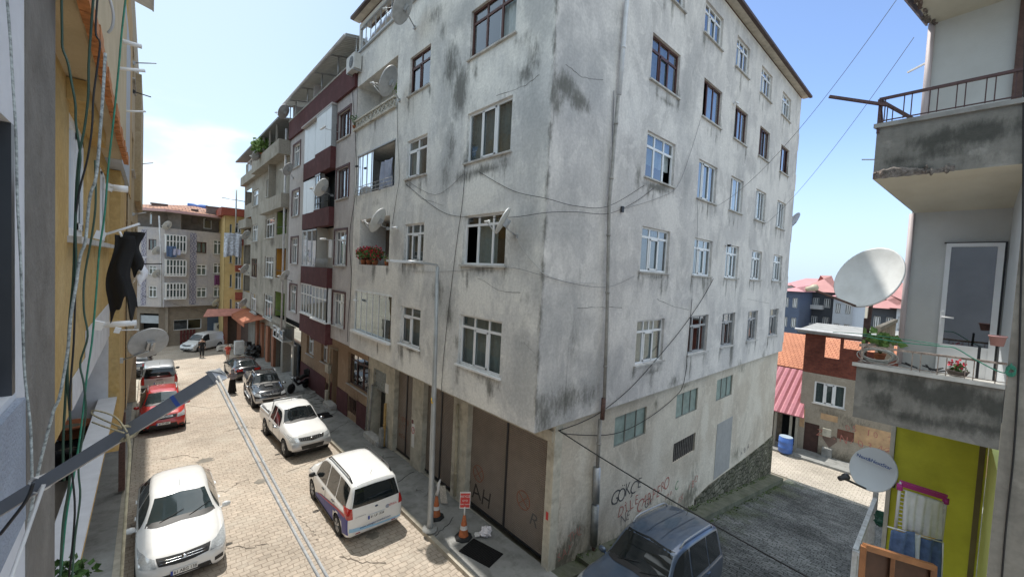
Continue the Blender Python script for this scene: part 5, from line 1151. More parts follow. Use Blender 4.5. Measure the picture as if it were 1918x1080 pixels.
rl = [FRt.px(x,y,.0) for x,y in ((1645,192),(1918,136))]
zr_ = 9.76; b = MB(); b.bar(FRt.P(YC,zr_,0),FRt.P(7.3,zr_,0),.035,.028); b.bar((-.1,-YC,zr_-.01),(XW,-sL,zr_-.01),.03)
b.bar(FRt.P(YC,9.5,0),FRt.P(7.3,9.5,0),.012)
for x in (1657,1692,1706,1739,1754,1789,1805,1843,1860,1898): a = FRt.px(x,210)[0]; b.bar(FRt.P(a,9.49,0),FRt.P(a,zr_,0),.01)
b.bar(FRt.P(YC+.01,9.36,0),FRt.P(YC+.01,zr_,0),.026); b.bar(FRt.P(YC+.01,zr_-.02,0),(.05,-YC-.03,9.48),.02)
for k in range(3): b.bar((.08+.1*k,-YC-.01-.04*k,9.48),(.08+.1*k,-YC-.01-.04*k,zr_-.02),.01)
b.build('upper_railing', pm('dark_red_brown_railing',(.07,.035,.035),.6,var=.3,vscale=20), rgt)
# middle storey: back wall, door, side wall
boxpart('middle_back_wall', WR_, rgt, (sL,sR+.05,6.2,8.62,-.05,-.001), fac=FW)
d_ = MB(); F = FW; t = .045
F.box(d_, dl[0],dl[0]+t,dl[2],dl[3],.0,.06); F.box(d_, dl[1]-t*1.2,dl[1],dl[2],dl[3],.0,.06); F.box(d_, dl[0]+t,dl[1]-t*1.2,dl[3]-t,dl[3],.0,.06); zm = FW.px(1790,645)[1]; F.box(d_, dl[0]+t,dl[1]-t*1.2,zm-.03,zm+.0,.0,.058); F.box(d_, dl[0]+t,dl[1]-t*1.2,dl[2],zm-.03,.0,.045)
o = d_.build('balcony_door', WHITE, rgt)
g = MB(); F.box(g, dl[0]+t,dl[1]-t*1.2,zm,dl[3]-t,.02,.03); g.build('pane', glassmat('misty_door_glass',(.30,.34,.33),2.0), o)
boxpart('door_curtain', pm('dim_green_curtain',(.16,.19,.18),.8,var=.15), o, (dl[0]+t,dl[1]-t*1.2,zm,dl[3]-t,.003,.012), fac=FW)
h = MB(); a = dl[0]+t*.5; zh = FW.px(1757,592)[1]; F.box(h, a-.012,a+.012,zh-.10,zh+.07,.06,.072); h.tube([FW.P(a,zh,.07),FW.P(a,zh,.10),FW.P(a+.10,zh-.005,.10)],.01,8); h.build('handle', WHITE, o)
g = MB(); F.box(g, dl[0]-.02,dl[1]+.02,dl[3],dl[3]+.015,.0,.03); F.box(g, dl[1],dl[1]+.02,dl[2],dl[3],.0,.03); g.build('door_seal', BLACKM, o)
boxpart('recess_side_wall', pm('pale_blue_recess_paint',(.52,.55,.58),.9,var=.06), rgt, (-.085,-sR-.06,6.2,XW,-sR-.006,8.8))
# right part of the facade
wall('facade', FRt, sR+.004, 7.8, 0, 8.81, [], plaster('grey_facade_render',(.22,.205,.18),(.33,.31,.27),(.06,.055,.05),.55,.6), rgt, step=.25, dark=u([(1916,560,.03,.3,.5)]), light=u([(1912,600,.08,.2,.6)]))
# lower balcony: parapet slab
slabfront('lower_parapet', 6.56, 5.93, sR+.0, u([(1700,720,.3,.18,.9),(1760,745,.35,.18,1),(1800,740,.3,.15,1),(1850,760,.3,.16,1),(1650,750,.2,.2,.8),(1740,790,.6,.10,.8),(1830,800,.4,.10,.9),(1640,710,.15,.1,.9)]), u([(1625,740,.05,.2,.5),(1680,770,.1,.05,.6),(1870,740,.06,.06,.5)]))
b = MB(); b.add([(-.14,-YC+.04,6.561),(-.14,-sR,6.561),(XW,-sR,6.40),(XW,-sL+.04,6.40),(-.14,-YC+.04,6.605),(-.14,-sR,6.605),(XW,-sR,6.45),(XW,-sL+.04,6.45)], [(0,3,2,1),(4,5,6,7),(0,1,5,4),(3,0,4,7)]); b.build('lower_slab', pm('pale_slab_top',(.50,.49,.46),.9,var=.2,vscale=5,dirt=.3), rgt)
b = MB(); b.add([(-.1,-YC,5.93),(-.1,-YC,6.56),(XW,-sL,6.44),(XW,-sL,5.72)], [(0,1,2,3)]); b.add([(-.1,-YC,5.93),(-.1,-sR,5.93),(XW,-sR,5.72),(XW,-sL,5.72)], [(0,1,2,3)]); b.build('lower_soffit', PLR, rgt)
# railing of the middle balcony, rusty top rail
b = MB(); za = FRt.px(1620,618)[1]; zr2 = 6.815
b.bar(FRt.P(YC+.02,zr2,0),FRt.P(sR,zr2,0),.028,.022); b.bar((-.1,-YC-.02,zr2),(XW,-sL,zr2-.02),.03)
for x in (1707,1723,1756,1772,1808,1824,1866,1888): a = FRt.px(x,690)[0]; b.bar(FRt.P(a,6.6,0),FRt.P(a,zr2,0),.008)
b.bar(FRt.P(YC+.04,6.6,0),FRt.P(YC+.04,zr2,0),.02); b.bar(FRt.P(YC+.02,6.625,0),FRt.P(sR,6.625,0),.008)
b.build('middle_railing', pm('rusty_white_rail',(.30,.24,.20),.8,var=.7,vscale=30,dirt=.5,dirtcol=(.12,.05,.03)), rgt)
b = MB()
for k in range(9): x = 1.35+k*.3; b.bar((x,-5.5,6.30),(x,-5.5,6.92),.035)
b.bar((1.25,-5.5,6.94),(3.85,-5.5,6.94),.06); b.bar((1.25,-5.5,6.28),(3.85,-5.5,6.28),.05)
b.build('side_balustrade', pm('cream_balustrade',(.52,.45,.36),.85,var=.2), rgt)
# lowest balcony: lime green walls
LIME = pm('lime_green_paint', (.60,.60,.06), .85, var=.12, vscale=2, bump=.15, bscale=30, dirt=.22, dirtcol=(.25,.26,.02)); LIMEL = pm('light_lime_paint', (.60,.64,.20), .85, var=.06)
gR = FW.px(1832,900)[0]
boxpart('lime_back_wall', LIME, rgt, (sL+.0,sR+.0,2.6,5.72,-.05,-.002), fac=FW)
boxpart('lime_side_wall', LIMEL, rgt, (-.085,-sR-.06,2.6,XW,-sR-.006,5.71)); boxpart('brown_edge_strip', pm('brown_strip',(.16,.13,.06),.8), rgt, (sR-.07,sR-.02,2.6,5.7,.0,.012), fac=FW)
boxpart('corner_post', pm('white_post_paint',(.55,.54,.50),.8,var=.1,dirt=.3), rgt, (XW-.03,-sL-.015,2.6,XW+.03,-sL+.03,5.9))
boxpart('alley_side_wall', WR_, rgt, (XW+.002,-sL-.02,-2,6.5,-sL+.02,12)); boxpart('lowest_floor', pm('pale_tiles',(.50,.47,.44),.7), rgt, (-.9,-8,3.05,XW,-5.55,3.12))
boxpart('house_base', PLR, rgt, (-.08,-9,0,XW+5,-5.9,3.04)); 
# lowest railing (pale bars, rounded posts)
LR = pm('pale_blue_white_rail', (.50,.53,.55), .6, var=.2, vscale=20, dirt=.4, dirtcol=(.2,.13,.1))
yR = -5.58; q0 = onY(1641,918,yR); q1 = onY(1601,1046,yR); zt3 = (q0.z+q1.z)/2
b = MB(); xe = q0.x; xs = q1.x-.02
b.bar((xs,yR,zt3),(xe,yR,zt3),.05,.04); b.bar((xs,yR,zt3-.75),(xe,yR,zt3-.75),.03)
n = 16
for k in range(n+1): x = xs+(xe-xs)*k/n; b.bar((x,yR,zt3-.75),(x,yR,zt3),.014)
b.bar((xs,yR,zt3-.9),(xs,yR,zt3),.05); b.bar((xe,yR,zt3-.9),(xe,yR,zt3+.1),.06)
b.bar((xs,yR,zt3-.02),(xs,-8,zt3-.02),.045); 
for k in range(14): b.bar((xs,yR-.16*k-.1,zt3-.75),(xs,yR-.16*k-.1,zt3-.02),.014)
b.build('lowest_railing', LR, rgt)
# ================================================================ houses behind the alley
HX = 26.3; FH = Fac((HX,0,0), (0,-1,0), (-1,0,0))
BRK = brickmat('raw_red_brick', (.20,.06,.04), (.15,.045,.032), (.11,.06,.05), .22, .09, 'yz', .5, .01, tintscale=1.2, bump=.6, var=.35)
GRH = plaster('bare_grey_house_render', (.33,.29,.235), (.40,.36,.30), (.09,.08,.06), .5, .6)
h1 = empty('brick_house', (HX,-3,-3.6), 'unfinished house with red brick upper storey and red graffiti across the back street', 'building')
a0 = FH.px(1476,740)[0]; zbk = (FH.px(1500,694)[1]+FH.px(1600,712)[1])/2; ztop_ = FH.px(1560,628)[1]
op = list(FH.rect((1543,669),(1575,633))); op[3] = ztop_-.15; win = list(FH.rect((1523,753),(1585,724)))
aa = FH.px(1503,700)[0]; aL = aa; op2 = [op[1]+.15, op[1]+3.2, op[2]+.75, ztop_-.15]; op[3] = ztop_-.15
wall('brick_wall', FH, aL, 9, zbk, ztop_, [op,op2], BRK, h1, step=1, reveal=.2)
door = list(FH.rect((1502.6,848),(1535,796))); sm = list(FH.rect((1567,820),(1600,810)))
wall('lower_wall', FH, aL-.0, 9, -3.9, zbk, [win,[door[0],door[1],-3.9,door[3],.1],sm], GRH, h1, step=.4, reveal=.12, dark=[(3,-3.4,4,.5,.9),(6,-3.3,3,.6,.9),(win[0]+1,win[2]-.6,1.2,.4,.7),(2.6,-1.0,1.5,.6,.6)], light=[(5,-2,3,.8,.3)])
boxpart('ochre_wall_band', pm('ochre_pink_band',(.50,.33,.19),.9,var=.25,vscale=2,dirt=.4,dirtcol=(.30,.22,.15)), h1, (aa+.05,door[0]-.02,-2.0,-.75,.002,.01), (door[1]+.02,sm[0]-.02,-1.15,-.75,.002,.01),(sm[1]+.02,8.9,-2.1,-.95,.002,.01), fac=FH)
window(h1, FH, win, cols=(.33,.66), transom=0, curtain='full', back=.1, fw=.09)
boxpart('door', pm('brown_sheet_door',(.06,.03,.025),.7,var=.3), h1, (door[0],door[1],-3.9,door[3],-.1,-.07), fac=FH); boxpart('louvre', pm('red_brown_louvre',(.17,.07,.05),.8,var=.3), h1, (sm[0],sm[1],sm[2],sm[3],-.1,-.07), fac=FH)
boxpart('interior_wall', DARK, h1, (aL+.2,9,-3.8,zbk-.05,-.9,-.85), fac=FH); boxpart('side_wall', BRK, h1, (HX+.001,-aL-.02,-3.9,HX+5,-aL+.0,ztop_-.01))
b = MB(); b.poly([(HX-.5,-aL+.35,ztop_+.001),(HX-.5,-9,ztop_+.001),(HX+5,-9,ztop_+.15),(HX+5,-aL+.35,ztop_+.15)],(0,0,.2)); b.build('flat_roof', CONC, h1)
b = MB(); b.tube([(HX-.55,-aL+.5,ztop_+.22),(HX-.55,-9,ztop_+.16)],.07,8); b.build('roof_pipe', PIPE, h1)
graf(FH, 'Zu.N/03/20.', 1612,830, .62, SPR, .0, d=.014, parent=h1, sx=1.0); graf(FH, '05.10.201', 1640,815, .5, SPR, -.02, d=.014, parent=h1); graf(FH, 'VAR', 1665,845, .45, SPR, 0, d=.014, parent=h1)
a,z = FH.px(1554,826); b = MB(); pts = [(0,-.42),(-.38,.1),(-.36,.34),(-.18,.42),(0,.25),(.18,.42),(.36,.34),(.38,.1)]; b.poly([FH.P(a+p[0],z+p[1],.012) for p in pts]); b.build('painted_heart', pm('heart_paint',(.17,.12,.10),.9), h1)
a,z = FH.px(1549,809); boxpart('meter_box', CREAM, h1, (a-.22,a+.22,z-.25,z+.25,.012,.15), fac=FH); a,z = FH.px(1549,850); boxpart('utility_box', CONC, h1, (a-.25,a+.25,-3.6,z+.45,.012,.3), fac=FH)
# shed with pink sheet roof
PINK = stripes('pink_red_roof_sheet', (.36,.13,.15), (.26,.08,.10), 1, .42, .5, .1, dirt=.2, frac=.75)
sd = empty('shed', (HX-1,1.5,-3.6), 'low shed with a faded pink sheet metal roof beside the brick house', 'shed')
e0 = onX(1456,771,HX-1.2); e1 = onX(1506,780,HX-1.2); y0_, y1_ = e1.y, 4.5; ze = e0.z
b = MB(); b.poly([(HX-1.2,y0_,ze),(HX-1.2,y1_,ze),(HX+3.2,y1_,ze+2.3),(HX+3.2,y0_+1.0,ze+2.3)],(0,0,.05)); b.build('roof', PINK, sd)
dk0 = FH.px(1496,800)[0]; dk1 = FH.px(1463,800)[0]
wall('front_wall', FH, -4.5, aL-.05, -3.9, ze+.3, [[-1.0 if False else min(dk0,dk1),max(dk0,dk1),-3.7,ze-.35]], pm('shed_boards',(.13,.11,.085),.9,var=.4,vscale=3), sd, step=1, reveal=.2); boxpart('dark_inside', DARK, sd, (-4.5,aL-.1,-3.8,ze,-.8,-.75), fac=FH)
b = MB()
for y in (-min(dk0,dk1)+.1,-max(dk0,dk1)-.1,-aL+.2): b.box((HX-1.15,y-.07,-3.7),(HX-1.03,y+.07,ze))
b.build('posts', pm('grey_posts',(.28,.26,.22),.9), sd)
# orange tiled house behind
OT = brickmat('orange_roof_tiles', (.46,.20,.115), (.40,.17,.10), (.25,.09,.05), .3, .42, 'yx', .5, .03, tintscale=.3, bump=.8)
oh = empty('tiled_house', (34,0,-4), 'low house with a bright orange tiled roof behind the brick house', 'building')
X1 = 31; p1 = onX(1459,686,X1); zz = p1.z; X2 = 38; p2 = onX(1500,628,X2)
b = MB(); b.poly([(X1,8,zz),(X1,-7,zz),(X2,-7,p2.z),(X2,8,p2.z)],(0,0,.12)); b.build('roof', OT, oh); boxpart('wall', pm('brown_plank_wall',(.22,.11,.07),.9,var=.3), oh, (X1+.3,-6.8,-4.5,X1+.4,7.8,zz+.08)); boxpart('rear_wall', pm('brown_plank_wall',(.22,.11,.07)), oh, (X2-.1,-6.8,-4.5,X2,7.8,p2.z))
# apartment blocks on the far slope
RR = pm('red_sheet_roof', (.36,.17,.16), .7, var=.15, vscale=.5); RR2 = pm('faded_pink_roof', (.42,.20,.21), .7, var=.1, vscale=.5)
def block(name, label, X, xl, xr, ytop, body, roofm, rows, cols_, balc=None, roofh=3.0, deep=12, whiteframe=True, slope=0, base=-8):
    F = Fac((X,0,0), (0,-1,0), (-1,0,0)); s0, zt1 = F.px(xl, ytop); s1, zt2 = F.px(xr, ytop); ztp = (zt1+zt2)/2; s0, s1 = min(s0,s1), max(s0,s1)
    root = empty(name, (X,-s0,base), label, 'building'); W = s1-s0; holes = []; H = 3.0
    for r in range(rows):
        for c in range(cols_):
            w = W/cols_; holes.append([s0+w*(c+.22), s0+w*(c+.78), ztp-1.0-1.5-H*r, ztp-1.0-H*r])
    wall('front_wall', F, s0, s1, base, ztp, holes, body, root, step=4, reveal=.25)
    fm = WHITE if whiteframe else BROWN
    for h_ in holes:
        b = MB(); 
        for k in range(4): x = h_[0]+(h_[1]-h_[0])*k/3; F.box(b, x-.06,x+.06,h_[2],h_[3],-.2,-.1)
        F.box(b, h_[0],h_[1],h_[3]-.1,h_[3],-.2,-.1); F.box(b, h_[0],h_[1],h_[2],h_[2]+.1,-.2,-.1); o = b.build('window', fm, root)
        boxpart('pane', pm('far_window_glass',(.09,.11,.12),.15,var=.6,vscale=.4), o, (h_[0],h_[1],h_[2],h_[3],-.22,-.19), fac=F)
    boxpart('side_wall', body, root, (X+.001,-s0-.01,base,X+deep,-s0+.0,ztp)); boxpart('side_wall', body, root, (X+.001,-s1,base,X+deep,-s1+.01,ztp))
    if balc:
        for r in range(rows): b = MB(); F.box(b, s0+W*balc[0], s0+W*balc[1], ztp-3.0-H*r+.2, ztp-2.2-H*r+.05, .0, 1.0); b.build('balcony', pm('white_balcony_paint',(.62,.63,.65),.7,var=.05), root)
    e = .7; b = MB(); A_ = [(X-e,-s0+e,ztp),(X-e,-s1-e,ztp),(X+deep+e,-s1-e,ztp),(X+deep+e,-s0+e,ztp)]; m0 = (X+deep*.5,-s0-deep*.25,ztp+roofh); m1 = (X+deep*.5,-s1+deep*.25,ztp+roofh)
    b.add(A_+[m0,m1], [(0,1,5,4),(1,2,5),(2,3,4,5),(3,0,4),(3,2,1,0)]); b.build('roof', roofm, root)
    return root
NAVY = pm('dark_slate_render', (.065,.075,.09), .8, var=.1, vscale=.5); NAV2 = pm('slate_blue_render', (.09,.12,.19), .8, var=.1, vscale=.5); WBL = pm('blue_white_render', (.50,.54,.60), .8, var=.06); BGE = pm('far_beige_render',(.50,.42,.33),.85,var=.08)
block('apartment_block', 'slate blue block with pink roof right beside the corner of the grey building', 66, 1466, 1499, 545, NAV2, RR2, 4, 2, None, 1.2)
block('apartment_block', 'dark slate block with white balcony bands and pale red roof', 74, 1499, 1562, 546, NAVY, RR, 4, 3, (.05,.75), 2.8)
block('apartment_block', 'blue-white block showing between the dark slate block and the big dish', 70, 1562, 1600, 556, WBL, RR2, 4, 2, None, 1.0)
block('apartment_block', 'dark slate block with white framed windows and magenta roof, right of the big dish', 58, 1633, 1680, 577, NAVY, RR, 3, 2, None, 2.0)
block('apartment_block', 'blue-white block half hidden by the balcony wall on the right', 57, 1680, 1716, 578, WBL, RR, 3, 2, None, 1.6)
block('apartment_block', 'beige block with red roof above the slate blocks', 92, 1628, 1720, 549, BGE, RR, 3, 4, None, 2.4, whiteframe=False)
block('apartment_block', 'distant pale block with flat red roof on the skyline', 110, 1470, 1560, 536, pm('far_grey_render',(.42,.42,.45),.85), RR2, 3, 5, None, 2.0)
# ================================================================ vehicles
TYRE = pm('tyre_rubber', (.018,.018,.019), .85, var=.2, vscale=15); RIM = pm('alloy_rim', (.42,.43,.44), .3, .8, .1, 20); CGL = pm('car_glass', (.010,.014,.016), .05, var=0, spec=.6, coat=.25)
CGL2 = pm('pale_car_glass', (.025,.04,.045), .04, var=0, spec=.8, coat=.6)
TRIMB = pm('black_plastic_trim', (.02,.02,.021), .55, var=.15, vscale=10); HEADL = pm('headlight_lens', (.55,.58,.60), .12, .3, .25, 22, coat=1); TAILL = pm('red_tail_light', (.42,.015,.012), .15, var=.15, vscale=20, coat=1)
PLATE = pm('number_plate_white', (.72,.72,.70), .4, var=0); CHROME = pm('chrome', (.65,.66,.68), .15, 1, 0)
def pchip(xs, ys, x):
    n = len(xs)
    if x <= xs[0]: return ys[0]
    if x >= xs[-1]: return ys[-1]
    i = max(k for k in range(n-1) if xs[k] <= x); h = xs[i+1]-xs[i]
    dl = [(ys[k+1]-ys[k])/(xs[k+1]-xs[k]) for k in range(n-1)]
    def m(k):
        if k == 0: return dl[0]
        if k == n-1: return dl[-1]
        a, b = dl[k-1], dl[k]
        return 0 if a*b <= 0 else 2*a*b/(a+b)
    t = (x-xs[i])/h; m0, m1 = m(i)*h, m(i+1)*h
    return ys[i]*(1+2*t)*(1-t)**2 + m0*t*(1-t)**2 + ys[i+1]*t*t*(3-2*t) + m1*t*t*(t-1)
SHAPES = {
 # x (front positive), sill z, half width, belt z, half width at top, top z
 'hatch': dict(L=4.34,W=1.84,wb=2.64,wr=.315,fx=1.32, st=[(-2.17,.34,.70,.66,.60,.74),(-2.10,.24,.84,.86,.70,.98),(-1.98,.2,.89,.95,.64,1.16),(-1.72,.18,.905,.98,.57,1.36),(-1.2,.17,.915,.965,.60,1.46),(-.5,.17,.92,.95,.62,1.50),(.1,.17,.92,.93,.61,1.455),(.85,.17,.92,.90,.76,1.03),(1.4,.17,.91,.83,.76,.94),(1.82,.18,.885,.74,.72,.83),(2.08,.22,.80,.60,.62,.70),(2.17,.30,.60,.50,.46,.58)], roof=(-1.45,.1),cowl=.88,rear=(-2.03,-1.6)),
 'mpv': dict(L=4.16,W=1.76,wb=2.49,wr=.31,fx=1.22, st=[(-2.08,.36,.72,.70,.66,.80),(-2.05,.30,.83,.95,.72,1.15),(-1.98,.24,.86,1.0,.69,1.42),(-1.86,.2,.87,1.02,.66,1.68),(-1.2,.18,.88,1.0,.67,1.75),(0,.18,.88,.97,.67,1.74),(.45,.18,.88,.96,.66,1.66),(1.15,.18,.875,.93,.73,1.16),(1.55,.18,.86,.86,.72,1.02),(1.88,.2,.82,.74,.66,.86),(2.02,.26,.74,.60,.58,.72),(2.08,.34,.58,.52,.46,.60)], roof=(-1.8,.5),cowl=1.12,rear=(-2.06,-1.88)),
 'van': dict(L=4.03,W=1.72,wb=2.60,wr=.31,fx=1.25, st=[(-2.015,.36,.74,.70,.70,.80),(-1.99,.30,.82,.95,.74,1.15),(-1.95,.24,.85,1.05,.70,1.5),(-1.85,.2,.86,1.05,.67,1.76),(-1.2,.18,.86,1.05,.68,1.82),(0,.18,.86,1.03,.67,1.80),(.5,.18,.86,1.0,.64,1.68),(1.05,.18,.855,.97,.72,1.12),(1.5,.18,.84,.88,.70,.98),(1.85,.2,.80,.74,.62,.82),(1.97,.26,.72,.60,.54,.68),(2.015,.34,.56,.52,.42,.58)], roof=(-1.78,.52),cowl=1.02,rear=(-2.0,-1.88)),
 'suv': dict(L=4.15,W=1.80,wb=2.62,wr=.34,fx=1.27, st=[(-2.07,.42,.70,.72,.62,.82),(-2.0,.34,.84,.95,.70,1.1),(-1.9,.28,.88,1.02,.64,1.34),(-1.68,.26,.89,1.03,.60,1.54),(-1.1,.25,.90,1.0,.62,1.62),(-.4,.25,.90,.99,.62,1.64),(.05,.25,.90,.98,.61,1.58),(.78,.25,.90,.97,.75,1.14),(1.4,.25,.89,.91,.77,1.04),(1.82,.28,.86,.82,.72,.94),(2.0,.32,.80,.66,.64,.78),(2.075,.40,.64,.58,.50,.64)], roof=(-1.55,.05),cowl=.8,rear=(-1.98,-1.74)),
 'bigsuv': dict(L=4.60,W=1.90,wb=2.75,wr=.37,fx=1.42, st=[(-2.3,.46,.78,.78,.72,.86),(-2.27,.40,.88,1.0,.76,1.2),(-2.2,.34,.93,1.1,.73,1.55),(-2.08,.32,.94,1.12,.70,1.78),(-1.3,.30,.95,1.08,.71,1.84),(-.4,.30,.95,1.06,.71,1.85),(.25,.30,.95,1.04,.69,1.76),(.95,.30,.95,1.02,.80,1.22),(1.5,.30,.94,.98,.82,1.13),(2.0,.32,.91,.88,.77,1.02),(2.2,.36,.84,.72,.70,.84),(2.3,.44,.70,.62,.56,.70)], roof=(-2.0,.2),cowl=.97,rear=(-2.26,-2.1)),
 'sedan': dict(L=4.65,W=1.80,wb=2.70,wr=.32,fx=1.40, st=[(-2.32,.36,.70,.68,.64,.80),(-2.27,.26,.83,.86,.72,1.0),(-2.1,.22,.87,.90,.74,1.06),(-1.75,.19,.89,.92,.72,1.10),(-1.15,.18,.90,.94,.60,1.38),(-.5,.18,.90,.93,.60,1.45),(.1,.18,.90,.92,.60,1.41),(.85,.18,.90,.90,.74,1.04),(1.5,.18,.89,.83,.76,.94),(2.0,.2,.85,.72,.70,.82),(2.24,.24,.76,.58,.60,.68),(2.325,.32,.60,.50,.46,.58)], roof=(-1.05,.05),cowl=.9,rear=(-1.78,-1.2)),
 'pickup': dict(L=4.98,W=1.78,wb=2.98,wr=.37,fx=1.62, st=[(-2.49,.55,.80,.85,.74,1.02),(-2.45,.50,.85,.95,.82,1.14),(-1.6,.42,.86,1.0,.83,1.15),(-.86,.40,.87,1.0,.83,1.16),(-.80,.40,.87,1.0,.66,1.45),(-.66,.38,.88,1.02,.62,1.66),(-.2,.38,.88,1.02,.63,1.71),(.42,.38,.88,1.0,.61,1.66),(1.02,.38,.88,.98,.74,1.20),(1.6,.38,.87,.95,.76,1.12),(2.15,.40,.84,.86,.72,1.02),(2.38,.44,.79,.72,.66,.86),(2.49,.50,.70,.62,.58,.70)], roof=(-.64,.4),cowl=1.03,rear=(-.84,-.68)),
}
def car(name, label, kind, loc, heading, paint, plate='61 TR 262', glass=CGL, extras=(), pitch=0, lower=None, wheelmat=RIM, detail=True, group='vehicles parked along the street', sc=1.0):
    S = SHAPES[kind]; L, W, wr = S['L'], S['W'], S['wr']; st = S['st']; X = [s[0] for s in st]
    root = empty(name, loc, label, 'pickup truck' if kind=='pickup' else ('van' if kind=='van' else 'car'), group); root.rotation_euler = (0, pitch, heading); root.scale = (sc,sc,sc)
    fx = S['fx']; rx = fx-S['wb']; wc = [(fx, wr), (rx, wr)]
    def P(c, x): return pchip(X, [s[c] for s in st], x)
    xs = sorted(set([round(v,3) for v in fr(-L/2, L/2, .07)] + [round(v,3) for v in X]))
    secs = []
    for x in xs:
        zr, w, zb, wt_, zt_ = [P(c, x) for c in (1,2,3,4,5)]
        zc_ = .035 if zt_ > 1.25 else .05
        pts = [(0,zr),(w*.86,zr),(w*.965,zr+.05),(w*.992,zr+(zb-zr)*.33),(w,zr+(zb-zr)*.62),(w*.99,zb-.05),(w*.965,zb+.0),(w*.965+(wt_-w*.965)*.5,zb+(zt_-.06-zb)*.5+.012),(wt_+.015,zt_-.06),(wt_-.05,zt_-.012),(wt_*.6,zt_+zc_*.6),(0,zt_+zc_)]
        # resample: two steps per span
        out = []
        for i in range(len(pts)-1):
            for t in ((0,.34,.67) if i in (2,3,4,6,7) else (0,.5)): out.append((pts[i][0]+(pts[i+1][0]-pts[i][0])*t, pts[i][1]+(pts[i+1][1]-pts[i][1])*t))
        out.append(pts[-1]); secs.append(out)
    n = len(secs[0]); vs = []; fs = []
    ar = wr*1.16
    for i, x in enumerate(xs):
        for sgn in (1,-1):
            for (y,z) in secs[i]:
                vs.append([x, sgn*y, z])
    def idx(i, s, k): return i*2*n + (0 if s>0 else n) + k
    inside = lambda x,z: any((x-cx)**2+(z-cz)**2 < ar*ar for cx,cz in wc)
    rem = set()
    for i in range(len(xs)-1):
        for s in (1,-1):
            for k in range(n-1):
                q = [idx(i,s,k), idx(i+1,s,k), idx(i+1,s,k+1), idx(i,s,k+1)]
                cx = sum(vs[a][0] for a in q)/4; cy = sum(vs[a][1] for a in q)/4; cz = sum(vs[a][2] for a in q)/4
                if inside(cx,cz) and abs(cy) > W/2-.30: rem.update(q); continue
                fs.append(q if s>0 else q[::-1])
    used = set(a for f in fs for a in f)
    for a in rem & used:      # snap the cut edge onto the arch circle
        v = vs[a]
        if abs(v[1]) < W/2-.34: continue
        c = min(wc, key=lambda c:(v[0]-c[0])**2+(v[2]-c[1])**2); d = sqrt((v[0]-c[0])**2+(v[2]-c[1])**2) or 1
        if abs(d-ar) < .1: v[0] = c[0]+(v[0]-c[0])*ar/d; v[2] = c[1]+(v[2]-c[1])*ar/d
    fs.append([idx(0,1,k) for k in range(n)] + [idx(0,-1,k) for k in range(n-1,-1,-1)])
    m_ = len(xs)-1; fs.append([idx(m_,1,k) for k in range(n)][::-1] + [idx(m_,-1,k) for k in range(n)])
    me = bpy.data.meshes.new('body'); me.from_pydata([tuple(v) for v in vs], [], fs); me.update()
    bm = bmesh.new(); bm.from_mesh(me); bmesh.ops.remove_doubles(bm, verts=bm.verts, dist=.002); bmesh.ops.recalc_face_normals(bm, faces=bm.faces)
    for f in bm.faces: f.smooth = True
    tree = BVHTree.FromBMesh(bm); bm.to_mesh(me); bm.free()
    body = link_mesh('body', me, paint, root, False)
    def hit(view, a, b):
        if view == 'L': o, d = Vector((a, 3, b)), Vector((0,-1,0))
        elif view == 'R': o, d = Vector((a,-3,b)), Vector((0,1,0))
        elif view == 'F': o, d = Vector((4, a, b)), Vector((-1,0,0))
        elif view == 'B': o, d = Vector((-4,a,b)), Vector((1,0,0))
        else: o, d = Vector((a, b, 4)), Vector((0,0,-1))
        h = tree.ray_cast(o, d)
        return (h[0], h[1], -d)
    def patch(nm, view, bot, topl, mat, off=.006, nu=10, nv=4, par=None, smooth=True):
        def samp(pl, t):
            seg = [ (Vector(pl[i+1])-Vector(pl[i])).length for i in range(len(pl)-1)]; T = sum(seg)*t
            for i, s_ in enumerate(seg):
                if T <= s_+1e-9 or i == len(seg)-1: return Vector(pl[i]).lerp(Vector(pl[i+1]), min(1,T/max(s_,1e-9)))
                T -= s_
        b = MB(); V = []; ok = []
        for j in range(nv+1):
            for i in range(nu+1):
                t = i/nu; p = samp(bot, t).lerp(samp(topl, t), j/nv); h = hit(view, p.x, p.y)
                if h[0] is None: V.append(Vector((0,0,0))); ok.append(False)
                else:
                    nn = h[1] if h[1].dot(h[2]) > 0 else -h[1]; V.append(h[0]+(nn*.6+h[2]*.4).normalized()*off); ok.append(True)
        F_ = [(j*(nu+1)+i, j*(nu+1)+i+1, (j+1)*(nu+1)+i+1, (j+1)*(nu+1)+i) for j in range(nv) for i in range(nu)]
        F_ = [f for f in F_ if all(ok[a] for a in f)]
        b.add(V, F_, smooth)
        if not F_: return None
        me2 = bpy.data.meshes.new(nm); me2.from_pydata([tuple(v) for v in b.v], [], b.f); me2.update(); me2.polygons.foreach_set('use_smooth', [smooth]*len(me2.polygons))
        return link_mesh(nm, me2, mat, par or root, False)
    def line(nm, view, pts, w, mat, par=None, off=.004):
        b = MB(); pp = []
        for i in range(len(pts)-1):
            for k in range(8):
                t = k/8; a = pts[i][0]+(pts[i+1][0]-pts[i][0])*t; c = pts[i][1]+(pts[i+1][1]-pts[i][1])*t; h = hit(view,a,c)
                if h[0] is not None: pp.append(h[0]+h[2]*off)
        h = hit(view,*pts[-1]); 
        if h[0] is not None: pp.append(h[0]+h[2]*off)
        if len(pp) > 1: b.tube(pp, w, 4); return b.build(nm, mat, par or root, False)
    T = lambda x: P(5,x); B = lambda x: P(3,x); TW_ = lambda x: P(4,x); WW = lambda x: P(2,x)
    rb_, rf_ = S['roof']; cw = S['cowl']; zc0 = T(cw)+.03; zf = T(rf_)-.0
    # windscreen and rear window (seen from front / back)
    yb_ = TW_(cw)*.93; yt_ = TW_(rf_)*.90
